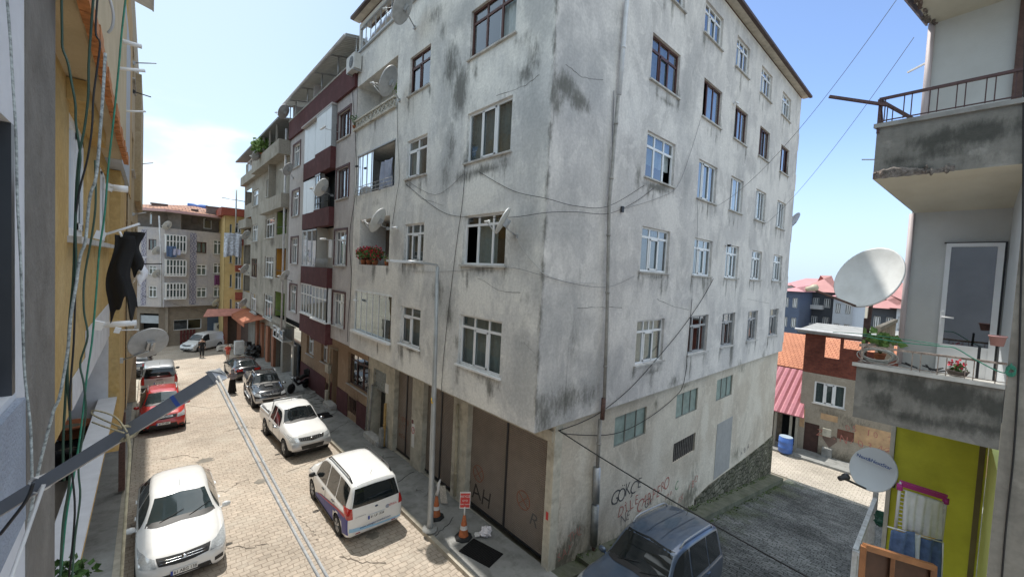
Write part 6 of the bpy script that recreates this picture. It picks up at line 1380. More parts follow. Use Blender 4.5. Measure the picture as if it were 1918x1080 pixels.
    patch('windscreen', 'F', [(-yb_,zc0+.0),(0,zc0+.04),(yb_,zc0+.0)], [(-yt_,zf-.02),(0,zf+.02),(yt_,zf-.02)], glass, nu=14, nv=7)
    patch('windscreen_surround', 'F', [(-yb_-.03,zc0-.04),(0,zc0-.0),(yb_+.03,zc0-.04)], [(-yb_,zc0+.02),(0,zc0+.05),(yb_,zc0+.02)], TRIMB, off=.009, nu=12, nv=2)
    r0, r1 = S['rear']
    zr0_ = max(T(r0), B(r0)+.02)+.02; zr1_ = T(r1)-.01
    if kind in ('mpv','van','bigsuv'): zr0_ = 1.12 if kind != 'bigsuv' else 1.2; zr1_ = T(r1)-.07
    if kind == 'hatch': zr0_ = 1.0
    if kind == 'suv': zr0_ = 1.08
    yr0, yr1 = min(.68 if kind not in ('mpv','van') else .76, TW_(r0)*1.02), TW_(r1)*.92
    patch('rear_window', 'B', [(-yr0,zr0_),(0,zr0_-.02),(yr0,zr0_)], [(-yr1,zr1_),(0,zr1_+.02),(yr1,zr1_)], CGL, nu=12, nv=6)
    # side glass: from A pillar to the tail
    end_x = {'hatch':-1.72,'mpv':-1.78,'van':-1.75,'suv':-1.62,'bigsuv':-2.0,'sedan':-1.25,'pickup':-.62}[kind]
    bp_ = {'hatch':(-.35,-1.25),'mpv':(-.15,-1.0),'van':(-.1,-1.0),'suv':(-.3,-1.15),'bigsuv':(-.25,-1.25),'sedan':(-.3,-1.0),'pickup':(-.05,-.6)}[kind]
    cuts = [cw-.22, bp_[0]+.04] , [bp_[0]-.04, bp_[1]+.03], [bp_[1]-.03, end_x]
    for sd_, V_ in ((1,'L'),(-1,'R')):
        for ci, (xa, xb) in enumerate(cuts):
            if xa-xb < .12: continue
            if kind == 'van' and ci > 0 and 'panel' in extras: continue
            f_lo = lambda x: B(x)+.045
            def f_hi(x): 
                zt2 = T(x)-.085
                return max(f_lo(x)+.02, zt2)
            bot = [(xa - (xa-xb)*k/6, f_lo(xa-(xa-xb)*k/6)) for k in range(7)]; tp_ = [(xa - (xa-xb)*k/6, f_hi(xa-(xa-xb)*k/6)) for k in range(7)]
            if ci == 0: tp_[0] = (xa, f_lo(xa)+.03)
            patch('side_window', V_, bot, tp_, glass if ci==0 else CGL, nu=12, nv=5)
        if detail:
            for x in (cw-.05, bp_[0], bp_[1]+.0):
                if kind == 'pickup' and x == bp_[1]: x = -.62
                line('door_seam', V_, [(x, P(1,x)+.12),(x, B(x)-.01)], .006, TRIMB, off=.001)
            for x in (bp_[0]+.17, bp_[1]+.12):
                h = hit(V_, x, B(x)-.09)[0]
                if h is not None: b = MB(); b.bar(h+Vector((.09,sd_*.02,0)), h+Vector((-.09,sd_*.02,0)), .03,.025); b.build('door_handle', TRIMB if 'blackhandle' in extras else paint, root, False)
            line('sill_trim', V_, [(fx-wr*1.25, P(1,0)+.07),(rx+wr*1.25, P(1,0)+.07)], .028, lower or TRIMB)
    # lights, grille, plates, bumpers
    hz_ = {'hatch':(.62,.80),'mpv':(.70,.88),'van':(.66,.84),'suv':(.74,.92),'bigsuv':(.82,1.0),'sedan':(.60,.76),'pickup':(.80,.96)}[kind]
    hw = W/2
    gm = CHROME if 'chromegrille' in extras else TRIMB
    for s_ in (1,-1):
        patch('headlight', 'F', [(s_*hw*.56,hz_[0]),(s_*hw*.90,hz_[0]+.03)], [(s_*hw*.60,hz_[1]-.03),(s_*hw*.95,hz_[1]+.05)], HEADL, off=.01, nu=6, nv=4)
        tz = {'hatch':(.80,1.10),'mpv':(.82,1.12),'van':(.75,1.25),'suv':(.82,1.08),'bigsuv':(.95,1.3),'sedan':(.80,.96),'pickup':(.75,1.02)}[kind]
        patch('tail_light', 'B', [(s_*hw*(.80 if kind!='sedan' else .42),tz[0]),(s_*hw*.955,tz[0])], [(s_*hw*(.82 if kind!='sedan' else .42),tz[1]),(s_*hw*.93,tz[1])], TAILL, off=.01, nu=5, nv=5)
        if kind in ('mpv','van','suv','hatch'): patch('tail_light', 'L' if s_>0 else 'R', [(-L/2+.04,tz[0]),(-L/2+.20,tz[0]+.06)], [(-L/2+.05,tz[1]),(-L/2+ (.45 if kind=='mpv' else .2),tz[1]-.02)], TAILL, off=.01, nu=6, nv=4)
        patch('fog_light', 'F', [(s_*hw*.66,.34),(s_*hw*.86,.36)], [(s_*hw*.66,.44),(s_*hw*.86,.46)], TRIMB, off=.01, nu=4, nv=2)
    gz0, gz1 = hz_[0]+.02, hz_[1]-.02
    patch('grille', 'F', [(-hw*.52,gz0),(0,gz0-.04),(hw*.52,gz0)], [(-hw*.58,gz1),(0,gz1-.01),(hw*.58,gz1)], TRIMB, off=.012, nu=10, nv=4)
    if 'bars' in extras:
        for k in range(13): y = -hw*.5+hw*k/12; line('grille_bar', 'F', [(y,gz0+.0),(y*1.05,gz1)], .008, CHROME, off=.02)
    else:
        for k in range(2): z = gz0+(gz1-gz0)*(k+1)/3; line('grille_bar', 'F', [(-hw*.5,z),(hw*.5,z)], .010, CHROME if 'chromegrille' in extras else METAL, off=.018)
    patch('lower_grille', 'F', [(-hw*.62,.24 if kind!='pickup' else .46),(0,.23 if kind!='pickup' else .45),(hw*.62,.24 if kind!='pickup' else .46)], [(-hw*.56,hz_[0]-.21),(0,hz_[0]-.23),(hw*.56,hz_[0]-.21)], TRIMB, off=.008, nu=10, nv=3)
    h = hit('F', 0, (gz0+gz1)/2)[0]
    b = MB(); b.lathe([(.001,.03),(.07,.025),(.075,0)], 16, Matrix.Translation(h+Vector((.0,0,0)))@Euler((0,pi/2,0)).to_matrix().to_4x4()@Matrix.Diagonal((.6,1,1,1))); b.build('emblem', CHROME, root, False)
    zpf = hz_[0]-.20 if kind != 'pickup' else .56
    zpb = {'hatch':.62,'mpv':.72,'van':.80,'suv':.72,'bigsuv':.8,'sedan':.72,'pickup':.62}[kind]
    PB = pm('plate_blue', (.02,.06,.35), .4, var=0)
    for V_, z, s_ in (('F',zpf,1),('B',zpb,-1)):
        h = hit(V_, 0, z)[0]
        xh = h.x + s_*.025
        b = MB(); b.box((xh-.008,-.26,z-.056),(xh+.008,.26,z+.056)); pl = b.build('number_plate', PLATE, root, False)
        b = MB(); b.box((xh-.009*s_,s_*(-.26),z-.055),(xh+.0095*s_,s_*(-.215),z+.055)); b.build('plate_band', PB, pl, False)
        me3 = text_mesh(plate, .105, .001, .0015); u = Vector((0,s_,0)); v = Vector((0,0,1)); w_ = Vector((s_,0,0))
        me3.transform(Matrix.Translation(Vector((xh+s_*.0095, s_*.02, z+.0))) @ Matrix((u,v,w_)).transposed().to_4x4() @ Matrix.Diagonal((.84,1,1,1)))
        link_mesh('lettering', me3, BLACKM, pl, False)
    # mirrors
    for s_ in (1,-1):
        x = cw-.25; h = hit('L' if s_>0 else 'R', x, B(x)+.0)[0]
        b = MB(); c = h+Vector((0,s_*.13,.06)); M = Matrix.Translation(c)
        prof = [(.001,-.10),(.06,-.085),(.085,-.02),(.08,.05),(.05,.085),(.001,.095)]
        b.lathe(prof, 12, M@Euler((pi/2,0,0)).to_matrix().to_4x4()@Matrix.Diagonal((.75,.95,1.1,1))); b.bar(h, c, .05,.03); b.build('mirror', CHROME if 'chromemirror' in extras else (paint if 'blackhandle' not in extras else TRIMB), root, False)
    # wipers
    if detail:
        b = MB()
        for y0_ in (-.45,.15):
            a_ = hit('F', y0_, zc0+.02)[0]; c_ = hit('F', y0_+.5, zc0+.13)[0]
            if a_ is not None and c_ is not None: b.tube([a_+Vector((.03,0,.0)), c_+Vector((.03,0,.01))], .008, 4)
        b.build('wipers', TRIMB, root, False)
    # wheels
    for (cx, cz) in wc:
        for s_ in (1,-1):
            M = Matrix.Translation((cx, s_*(W/2-.105), cz)) @ Euler((-s_*pi/2,0,0)).to_matrix().to_4x4()
            b = MB(); b.lathe([(wr*.62,-.10),(wr*.9,-.105),(wr,-.07),(wr,.07),(wr*.9,.10),(wr*.64,.095)], 28, M); ty = b.build('wheel', TYRE, root, False)
            b = MB(); b.lathe([(wr*.64,.06),(wr*.66,.09),(wr*.60,.085),(wr*.56,.03),(.001,.03)], 24, M)
            for k in range(5):
                a = 2*pi*k/5
                for dd in (-.16,.16): p = M@Vector((cos(a)*.05,sin(a)*.05,.075)); q = M@Vector((cos(a+dd)*wr*.60,sin(a+dd)*wr*.60,.07)); b.bar(p, q, .045,.03)
            b.lathe([(.001,.09),(.04,.085),(.045,.05)], 10, M); b.build('rim', wheelmat, ty, False)
            b = MB(); Mi = Matrix.Translation((cx, s_*(W/2-.2), cz)) @ Euler((-s_*pi/2,0,0)).to_matrix().to_4x4(); b.lathe([(.05,-.18),(ar,-.18),(ar+.004,.17)], 24, Mi); b.build('wheel_arch', TRIMB, root, False)
    b = MB(); b.box((-L/2+.25,-W/2+.3,.2),(L/2-.3,W/2-.3,.5)); b.build('underbody', TRIMB, root, False)
    if lower is not None:
        for V_, sg in (('F',1),('B',-1)): z1 = .42; patch('lower_bumper', V_, [(-hw*.86,P(1,sg*(L/2-.12))+.02),(0,P(1,sg*(L/2-.05))+.0),(hw*.86,P(1,sg*(L/2-.12))+.02)], [(-hw*.88,z1),(0,z1+.02),(hw*.88,z1)], lower, off=.005, nu=12, nv=3)
    if 'rails' in extras:
        for s_ in (1,-1):
            pts = []
            for k in range(11):
                x = rb_+.1+(rf_-.15-rb_-.1)*k/10; y = s_*(TW_(x)-.05); z = T(x)+ (.075 if 0<k<10 else .0); pts.append((x,y,z))
            b = MB(); b.tube(pts, .02, 8); b.build('roof_rail', METAL if 'darkrail' not in extras else TRIMB, root, False)
    if 'rearhandle' in extras: 
        h = hit('B',0,zpb+.2)[0]; b = MB(); b.bar(h+Vector((-.01,-.15,0)),h+Vector((-.01,.15,0)),.03); b.build('tailgate_handle', TRIMB, root, False)
    b = MB(); x = rb_+.25; b.tube([(x if kind!='hatch' else rf_-.2,0,T(x)+.03),((x if kind!='hatch' else rf_-.2)-.12,0,T(x)+.2)],.005,5); b.build('antenna', TRIMB, root, False)
    return root, patch, line, hit
CARW = pm('white_car_paint', (.74,.74,.73), .32, var=.04, vscale=1.5, coat=.7, dirt=.18, dirtcol=(.50,.46,.40)); CARR = pm('red_car_paint', (.50,.025,.018), .28, var=.03, coat=1); CARS = pm('silver_car_paint', (.48,.49,.50), .3, .5, .03, coat=1); CARN = pm('black_car_paint', (.015,.017,.022), .2, var=.05, coat=1); CARB = pm('dusty_blue_car_paint', (.075,.11,.17), .3, .35, .12, 2, coat=.8, dirt=.25, dirtcol=(.2,.2,.2)); CARD = pm('dark_grey_car_paint', (.05,.055,.065), .25, .3, .05, coat=1)
HN = -pi/2; HP = pi/2
# white hatchback, nose towards the camera
g0 = gz(-5.9,7)
car('parked_car', 'white hatchback parked at the bottom left, nose towards the viewer, sun on its bonnet', 'hatch', (-5.87,7.42,g0), HN, CARW, '61 ABG 138', CGL2, ('chromegrille',), sc=.94)
# red compact suv
red, *_ = car('parked_car', 'red compact car with silver roof rails parked behind the white hatchback', 'suv', (-6.02,18.55,gz(-6,18.5)), HN, CARR, '61 PT 484', CGL2, ('rails','chromegrille'), lower=TRIMB, sc=.90)
# silver van seen from behind
sv, patch, line, hit = car('parked_van', 'silver high-roofed van with black lower bumper parked behind the red car', 'van', (-6.05,25.6,gz(-6,26)), HP, CARS, '61 YA 203', CGL, ('rearhandle','blackhandle'), lower=TRIMB, sc=.93)
patch('rear_bumper', 'B', [(-.8,.34),(0,.32),(.8,.34)], [(-.83,.58),(0,.58),(.83,.58)], TRIMB, off=.03, nu=12, nv=3)
car('parked_car', 'dark blue car half hidden behind the silver van at the left wall', 'sedan', (-7.2,31.2,gz(-7,31)), HP, CARD, '61 KD 517', CGL, ())
# white mpv with violet lower sides, seen from behind
mv, patch, line, hit = car('parked_car', 'white people carrier with blue-violet lower sides and advertising on its tailgate', 'mpv', (-1.76,6.18,gz(-1.7,6)), HP, CARW, '61 UF 1934', CGL, ('rails','darkrail','blackhandle'), sc=.93)
VIOL = pm('violet_blue_wrap', (.045,.05,.26), .5, var=.06, coat=0); REDW = pm('red_wrap', (.50,.02,.04), .45, var=.05); LBL = pm('pale_blue_wrap', (.30,.52,.72), .4, coat=.4)
for V_ in ('L','R'):
    patch('violet_wrap', V_, [(-2.04,.37),(-1.72,.30),(-1.66,.25)], [(-2.04,.86),(-1.85,.88),(-1.62,.87)], VIOL, off=.005, nu=12, nv=4)
    patch('violet_wrap', V_, [(-1.62,.60),(-1.3,.67),(-.90,.62)], [(-1.64,.86),(-1.3,.86),(-.90,.80)], VIOL, off=.005, nu=10, nv=3)
    patch('violet_wrap', V_, [(-.88,.24),(.3,.24),(.82,.24)], [(-.90,.80),(.2,.62),(.82,.40)], VIOL, off=.005, nu=16, nv=4)
    patch('red_wrap', V_, [(-1.95,.82),(-1.3,.80),(-.5,.66),(.5,.50)], [(-1.95,.93),(-1.3,.86),(-.5,.71),(.5,.53)], REDW, off=.006, nu=16, nv=2)
patch('pale_blue_wrap', 'B', [(-.80,.37),(0,.38),(.80,.44)], [(-.80,.42),(0,.44),(.80,.56)], LBL, off=.006, nu=14, nv=2)
def cartext(root, hit, s, size, y, z, mat, view='B', sx=1.0, tilt=0):
    h = hit(view, y, z)[0]; s_ = -1 if view=='B' else 1; me = text_mesh(s, size, .001, .0); u = Vector((0,s_,tilt)).normalized(); w_ = Vector((s_,0,0)); v = w_.cross(u)
    me.transform(Matrix.Translation(h+w_*.012) @ Matrix((u,v,w_)).transposed().to_4x4() @ Matrix.Diagonal((sx,1,1,1))); link_mesh('lettering', me, mat, root, False)
NAVT = pm('navy_lettering', (.04,.08,.22), .5, var=0)
cartext(mv, hit, 'www.sinkagayrimenkul.com', .085, 0.02, .50, NAVT, tilt=.03); cartext(mv, hit, 'SİNKA', .085, -.52, .86, REDW); cartext(mv, hit, 'GAYRİMENKUL', .045, .48, .84, pm('grey_lettering',(.3,.3,.32),.5)); cartext(mv, hit, '@', .12, -.34, .86, NAVT)
for y in (-.55,.55): patch('reflector', 'B', [(y-.07,.345),(y+.07,.345)], [(y-.07,.375),(y+.07,.375)], TAILL, off=.012, nu=3, nv=2)
h = hit('B',0,.98)[0]; b = MB(); b.lathe([(.001,.012),(.045,.010),(.05,0)],14,Matrix.Translation(h)@Euler((0,-pi/2,0)).to_matrix().to_4x4()@Matrix.Diagonal((.55,1,1,1))); b.build('emblem', pm('dark_emblem',(.03,.05,.1),.3), mv, False)
# white pickup
wp, patch, line, hit = car('pickup_truck', 'white double cab pickup with covered bed, nose towards the viewer, behind the people carrier', 'pickup', (-1.80,12.75,gz(-1.8,12.8)), HN+.05, CARW, '61 TR 262', CGL, ('bars','chromemirror','blackhandle'), sc=.93)
b = MB(); b.box((-2.36,-.74,1.165),(-.9,.74,1.205)); b.build('bed_cover', pm('grey_tonneau',(.50,.50,.49),.6,var=.08), wp, False)
b = MB()
for s_ in (1,-1): b.tube([(-2.3,s_*.78,1.2),(-.95,s_*.78,1.22)],.025,8)
b.tube([(-.86,-.72,1.15),(-.92,-.60,1.72),(-.92,.60,1.72),(-.86,.72,1.15)],.03,8); b.build('sports_bar', METAL, wp, False)
SILB = pm('silver_bumper_paint',(.50,.50,.51),.35,.4,.05,coat=.5)
def bullbumper(root, patch):
    patch('front_bumper', 'F', [(-.76,.48),(0,.47),(.76,.48)], [(-.76,.73),(0,.72),(.76,.73)], SILB, off=.05, nu=14, nv=4); patch('bumper_intake', 'F', [(-.42,.50),(.42,.50)], [(-.46,.66),(.46,.66)], TRIMB, off=.055, nu=8, nv=2)
bullbumper(wp, patch)
# black and silver pickup
bp2, patch, line, hit = car('pickup_truck', 'black and silver double cab pickup with roof rails, parked between sedan and white pickup', 'pickup', (-1.62,19.9,gz(-1.8,19.9)), HN-.03, CARN, '61 HV 905', CGL, ('rails','chromemirror'), lower=SILB, sc=.90)
for V_ in ('L','R'): patch('silver_lower_side', V_, [(-2.4,.56),(-1.75,.50)], [(-2.4,.98),(-1.75,.98)], SILB, off=.005, nu=6, nv=4); patch('silver_lower_side', V_, [(-.98,.44),(.0,.44),(1.2,.44)], [(-.98,.76),(.0,.76),(1.2,.76)], SILB, off=.005, nu=12, nv=4); patch('silver_arch', V_, [(1.25,.84),(2.0,.84)], [(1.25,.92),(2.0,.92)], SILB, off=.006, nu=6, nv=2)
b = MB(); b.box((-2.36,-.72,1.17),(-.9,.72,1.18)); b.build('bed_floor', TRIMB, bp2, False)
b = MB()
for s_ in (1,-1): b.tube([(.9,s_*.9,.36),(-.9,s_*.9,.36)],.04,8)
b.build('side_step', METAL, bp2, False); bullbumper(bp2, patch)
patch('bonnet_scoop', 'T', [(1.35,-.22),(1.35,.22)], [(1.65,-.2),(1.65,.2)], TRIMB, off=.05, nu=6, nv=3)
# dark sedan, tail towards the camera
sd2, patch, line, hit = car('parked_car', 'dark saloon with red tail lights, back towards the viewer, ahead of the black pickup', 'sedan', (-1.72,26.6,gz(-1.9,26.7)), HP+.05, CARN, '61 NB 118', CGL2, (), sc=.87)
# far white van
car('parked_van', 'white panel van standing askew at the end of the street', 'van', (-2.95,38.6,gz(-3,38.6)), atan2(-.67,-.74), CARW, '61 LC 350', CGL, ('panel','blackhandle'), lower=TRIMB, detail=False, sc=.82)
# blue suv in the alley, climbing
bs_, patch, line, hit = car('parked_car', 'dusty blue off-road car with silver roof rails parked in the shaded alley', 'bigsuv', (2.35,-1.78,gz(2.35,-1.8)-.03), pi, CARB, '61 EK 640', CGL, ('rails',), pitch=-math.atan(.12), sc=.94)
patch('roof_rib', 'T', [(-1.9,-.20),(0.1,-.20)], [(-1.9,-.17),(0.1,-.17)], CARB, off=.014, nu=8, nv=1); patch('roof_rib', 'T', [(-1.9,.17),(0.1,.17)], [(-1.9,.20),(0.1,.20)], CARB, off=.014, nu=8, nv=1)
patch('sun_shade', 'F', [(-.70,1.28),(-.48,1.28)], [(-.60,1.72),(-.50,1.72)], pm('pale_blue_reflection_sheet',(.25,.42,.60),.3), off=.009, nu=4, nv=5) if False else None
# ================================================================ street furniture, dishes, cables, people
random.seed(33)
def P3(F, x, y, d=0.0): return F.P(*F.px(x, y, d), d)
# --- lamp post
lp = empty('street_lamp', (-.57,3.33,.12), 'tall grey street lamp post standing at the kerb by the garage doors', 'street lamp')
b = MB(); b.tube([(-.57,3.33,.10),(-.57,3.33,.35),(-.575,3.37,2.5),(-.58,3.42,5.0),(-.585,3.48,7.55)], [.095,.085,.075,.062,.048], 10); b.build('pole', pm('lamp_post_grey', (.40,.42,.43), .5, .35, .12, 3, dirt=.4, dirtcol=(.25,.24,.22)), lp)
b = MB(); b.tube([(-.585,3.48,7.5),(-.60,3.48,7.58),(-1.2,3.46,7.62),(-1.5,3.45,7.64)], [.035]*4, 8); b.build('arm', METAL, lp)
b = MB(); b.box((-2.05,3.35,7.60),(-1.45,3.57,7.66)); b.box((-1.98,3.38,7.585),(-1.6,3.54,7.60)); b.build('lamp_head', pm('lamp_head_white', (.62,.63,.64), .4), lp)
b = MB(); b.tube([(-.578,3.40,3.72),(-.578,3.405,3.86)], .071, 10); b.build('yellow_tag', pm('yellow_sticker', (.70,.45,.03), .5), lp)
b = MB(); b.lathe([(.22,.0),(.2,.06),(.10,.07)], 12, Matrix.Translation((-.57,3.33,.11))); b.build('base', CONC, lp)
# --- cones
ORC = pm('faded_orange_cone', (.42,.12,.04), .7, var=.25, vscale=12, dirt=.3); WB = pm('white_band', (.62,.60,.58), .5, var=.1)
def cone(x, y, label, s=1.0):
    z = gz(x,y)+.12; r = empty('traffic_cone', (x,y,z), label, 'traffic cone'); T_ = Matrix.Translation((x,y,z))
    b = MB(); b.lathe([(.24*s,.0),(.25*s,.03),(.17*s,.07),(.13*s,.075)], 8, T_, True); b.build('base', TYRE, r)
    b = MB(); b.lathe([(.135*s,.07),(.105*s,.24),(.074*s,.42),(.035*s,.64),(.001,.645)], 20, T_); b.build('cone_body', ORC, r)
    b = MB(); b.lathe([(.104*s,.265),(.086*s,.37)], 20, T_@Matrix.Diagonal((1.04,1.04,1,1))); b.build('band', WB, r); return r
c1 = cone(.0,2.5,'orange traffic cone on a black octagonal base, red board fixed on its tip'); cone(-.1,3.78,'orange traffic cone topped by a white rag, half hidden by the lamp post')
sg = empty('sign_board', (.0,2.5,.72), 'small red board with white lettering standing on the cone by the big garage door', 'sign'); un = Vector((.80,-.60,0)); nn = Vector((-.60,-.80,0)); FSg = Fac((0,2.5,0), un, nn)
b = MB(); b.tube([(0,2.5,.70),(0,2.5,.95)],.022,8); b.build('stick', WB, sg)
boxpart('board', WB, sg, (-.145,.145,.90,1.36,-.02,.0), fac=FSg); boxpart('red_face', RED, sg, (-.13,.13,.93,1.33,.0005,.004), fac=FSg)
for s,z,q in (('AKYÜZ',1.24,.085),('OTO',1.12,.07),('PARK YAPMA',1.02,.045)): text_on(s,q,FSg.P(0,z,.006),un,(0,0,1),WB,sg)
b = MB(); random.seed(8); pts = [Vector((-.1,3.78,.74)),Vector((-.07,3.76,.9)),Vector((-.05,3.80,1.02)),Vector((-.0,3.77,1.18))]; b.tube(pts,[.05,.035,.05,.02],7); tag(b.build('rag', WB, None), 'white rag stuffed on the tip of the cone behind the lamp post', 'rag')
# --- mats, bag, boards
MATB = brickmat('black_rubber_mat', (.02,.02,.021), (.016,.016,.017), (.004,.004,.004), .06, .06, 'xy', 0, .012, bump=1)
def mat_(label, c, sx, sy, rz=0):
    z = gz(c[0],c[1])+.125; b = MB(); b.box((-sx/2,-sy/2,0),(sx/2,sy/2,.018), Matrix.Translation((c[0],c[1],z))@Matrix.Rotation(rz,4,'Z')); tag(b.build('door_mat', MATB, None), label, 'mat', 'black mats on the pavement')
mat_('large black rubber mat lying in front of the big garage door', (.0,1.70), .62, 1.0, .25); mat_('small black mat by the garage doorway beside the people carrier', (-.0,8.4), .45,.65,.1); mat_('grey-black mat in front of the tan house doorway', (.05,14.6), .6,.8)
def crumple(name, mat, c, r, label, cat, seed=1, sq=.6):
    random.seed(seed); bm = bmesh.new(); bmesh.ops.create_icosphere(bm, subdivisions=3, radius=r)
    from mathutils import noise as N_
    for v in bm.verts: q = v.co.normalized()*3; k = 1+.55*N_.noise(q*1.3+Vector((seed,0,0)))+.25*N_.noise(q*3.1); v.co = Vector((v.co.x*k, v.co.y*k, v.co.z*k*sq))
    me = bpy.data.meshes.new(name); bm.to_mesh(me); bm.free(); o = link_mesh(name, me, mat, None); o.location = c; return tag(o, label, cat)
crumple('plastic_bag', pm('white_plastic_bag',(.70,.66,.68),.4,var=.2,vscale=20), (.52,2.15,.22), .15, 'crumpled white plastic bag lying at the foot of the big garage door', 'bag', 4, .8)
crumple('paper_scrap', WB, (.32,2.28,.15), .09, 'flat scrap of white paper beside the plastic bag', 'paper', 9, .25)
b = MB(); b.box((-.13,0,0),(.13,.012,.52), Matrix.Translation((.42,4.15,.12))@Matrix.Rotation(radians(-18),4,'X')@Matrix.Rotation(radians(-70),4,'Z')); tag(b.build('notice_sheet', pm('dirty_paper',(.50,.46,.40),.8,var=.35,vscale=25), None), 'dirty printed sheet leaning against the pier between garage doors', 'paper')
# --- scooter, bicycle under tarp, fridge box
def scooter(x,y,rz,label):
    z = gz(x,y)+.12; r = empty('motorcycle', (x,y,z), label, 'motorcycle', rz=rz); A = lambda nm,mb,mt: mb.build(nm, mt, r, False)
    for cx in (-.62,.62):
        b = MB(); M = Matrix.Translation((cx,0,.29))@Euler((pi/2,0,0)).to_matrix().to_4x4(); b.lathe([(.20,-.05),(.27,-.055),(.29,-.02),(.29,.02),(.27,.055),(.20,.05)],22,M); b.lathe([(.02,-.04),(.2,-.02),(.2,.02),(.02,.04)],12,M); A('wheel', b, TYRE)
    b = MB(); b.tube([(-.62,0,.29),(-.25,0,.42),(.1,0,.40),(.42,0,.75),(.50,0,.92)],[.05,.10,.09,.045,.03],8); A('frame', b, CARN)
    b = MB(); b.tube([(.62,0,.29),(.50,0,.75),(.44,0,1.0)],.03,8); A('fork', b, METAL)
    b = MB(); b.tube([(.40,-.33,1.04),(.46,-.12,1.0),(.46,.12,1.0),(.40,.33,1.04)],.016,6); A('handlebar', b, BLACKM)
    b = MB(); b.tube([(-.75,0,.72),(-.4,0,.78),(-.05,0,.72),(.1,0,.70)],[.08,.13,.12,.05],10); A('seat', b, TRIMB)
    b = MB(); b.tube([(.02,0,.70),(.15,0,.78),(.35,0,.74),(.42,0,.66)],[.08,.15,.13,.05],10); A('tank', b, CARN)
    b = MB(); b.box((-.98,-.19,.78),(-.62,.19,1.12)); A('top_box', b, TRIMB)
    b = MB(); b.lathe([(.001,.06),(.07,.04),(.08,0)],12,Matrix.Translation((.55,0,.88))@Euler((0,pi/2,0)).to_matrix().to_4x4()); A('headlamp', b, HEADL)
    return r
scooter(.22,19.95,-2.5,'black motorcycle standing on the pavement by the shop glass'); 
scooter(-.15,32.2,-1.3,'dark motorcycle near the orange shop front, beside the white crate')
TARP = pm('black_tarpaulin',(.012,.012,.013),.5,var=.3,vscale=6); crumple('tarpaulin', TARP, (-.15,31.9,.05), .55, 'black tarpaulin heap thrown over the far motorcycle', 'tarpaulin', 6, .8)
b = MB(); b.box((-1.15,33.9,-.62),(-.5,34.6,.50)); o = b.build('crate', pm('white_marble_crate',(.58,.60,.60),.5,var=.2,vscale=4), None); tag(o,'tall white crate standing by the far shops','crate')
crumple('earth_heap', pm('pale_stone_heap',(.42,.38,.33),.95,var=.3,vscale=5), (-1.3,37.2,-.65), .75, 'heap of pale stones and sacks right of the white van', 'heap', 3, .5)
# --- air conditioners
def aircon(c, u, n, label, w=.8, h=.55, d=.3, fans=1, par=None):
    r = empty('air_conditioner', c, label, 'air conditioner', 'air conditioner units'); F = Fac((c[0],c[1],0), u, n); z = c[2]
    boxpart('casing', pm('ac_casing',(.55,.55,.53),.5,var=.06,dirt=.3), r, (-w/2,w/2,z,z+h,.05,.05+d), fac=F)
    for k in range(fans):
        zc_ = z+h*(k+.5)/fans; b = MB(); M = Matrix((Vector(u).normalized(), Vector((0,0,1)), Vector(n))).transposed().to_4x4(); M.translation = F.P(-w*.12,zc_,.052+d); rr_ = min(w,h/fans)*.38
        b.lathe([(.001,.004),(rr_,.004),(rr_,.0)],20,M); o = b.build('fan_opening', pm('fan_dark',(.05,.05,.05),.6), r); b = MB()
        for q in range(4): b.lathe([(rr_*(q+1)/4.5,.008),(rr_*(q+1)/4.5+.012,.008)],20,M)
        b.build('fan_guard', METAL, o)
    boxpart('bracket', METAL, r, (-w/2+.08,-w/2+.12,z-.06,z-.002,.0,.05+d), (w/2-.12,w/2-.08,z-.06,z-.002,.0,.05+d), fac=F); return r
p = P3(FA, 673,132); aircon((-.0,p.y+.1,p.z-.1),(0,1,0),(-1,0,0),'air conditioner unit high between the grey and the mauve building', .9,.62)
p = P3(FR_, 410,632, -.2); aircon((p.x,p.y,p.z+.2), uR, nR, 'tall double fan air conditioner on the blue panel at the street end', 1.0,1.3,.35,2)
p = P3(FA, 607,476,.1); b = MB(); b.box((.1,14.4,7.75),(.43,14.9,8.6)); tag(b.build('boiler', pm('boiler_white',(.62,.62,.62),.4,var=.03), None), 'white wall boiler on the open maroon-banded balcony', 'boiler')
# --- satellite dishes
def dishpx(x, y, depth, R, mount, label, **k): return dish(atd(x,y,depth), R, mount, label, **k)
def dw(F, c, off, R, mt, label, **k): return dish(P3(F,c[0],c[1],off), R, P3(F,mt[0],mt[1],0.02), label, **k)
dw(FA,(941,413),.42,.33,(967,443),'satellite dish seen edge-on, right of the second floor window with a dark open pane',mat=DISHW,tri=False)
dw(FA,(707,412),.75,.44,(727,428),'white satellite dish with tripod feed above the red geraniums',mat=DISHW,tri=True)
dw(FA,(727,152),.75,.50,(748,188),'large grey satellite dish on the balcony with ornamental balustrade',tri=True)
dw(FA,(754,12),.75,.52,(777,52),'grey satellite dish cut by the top edge, under the blue terrace glazing',tri=True)
dw(FA,(531,209),.9,.42,(533,228),'satellite dish on a pipe at the end of the maroon parapet')
dw(FA,(539,317),.7,.38,(549,333),'satellite dish beside the left column of mauve building windows, upper one')
dw(FA,(602,351),1.0,.42,(622,366),'satellite dish on the black railing of a maroon-banded balcony',mat=DISHW)
dw(FA,(533,516),.7,.36,(546,526),'satellite dish low on the mauve building beside the narrow windows',mat=DISHW)
for i,(x,y,t_) in enumerate(((480,291,'beside the roof terrace plant'),(461,440,'second balcony from the top'),(458,503,'at mid height'),(455,567,'lowest one, above the orange awning'))): dw(FA,(x,y),.9,.40,(x+8,y+8),'grey satellite dish on the grimy brown building, '+t_)
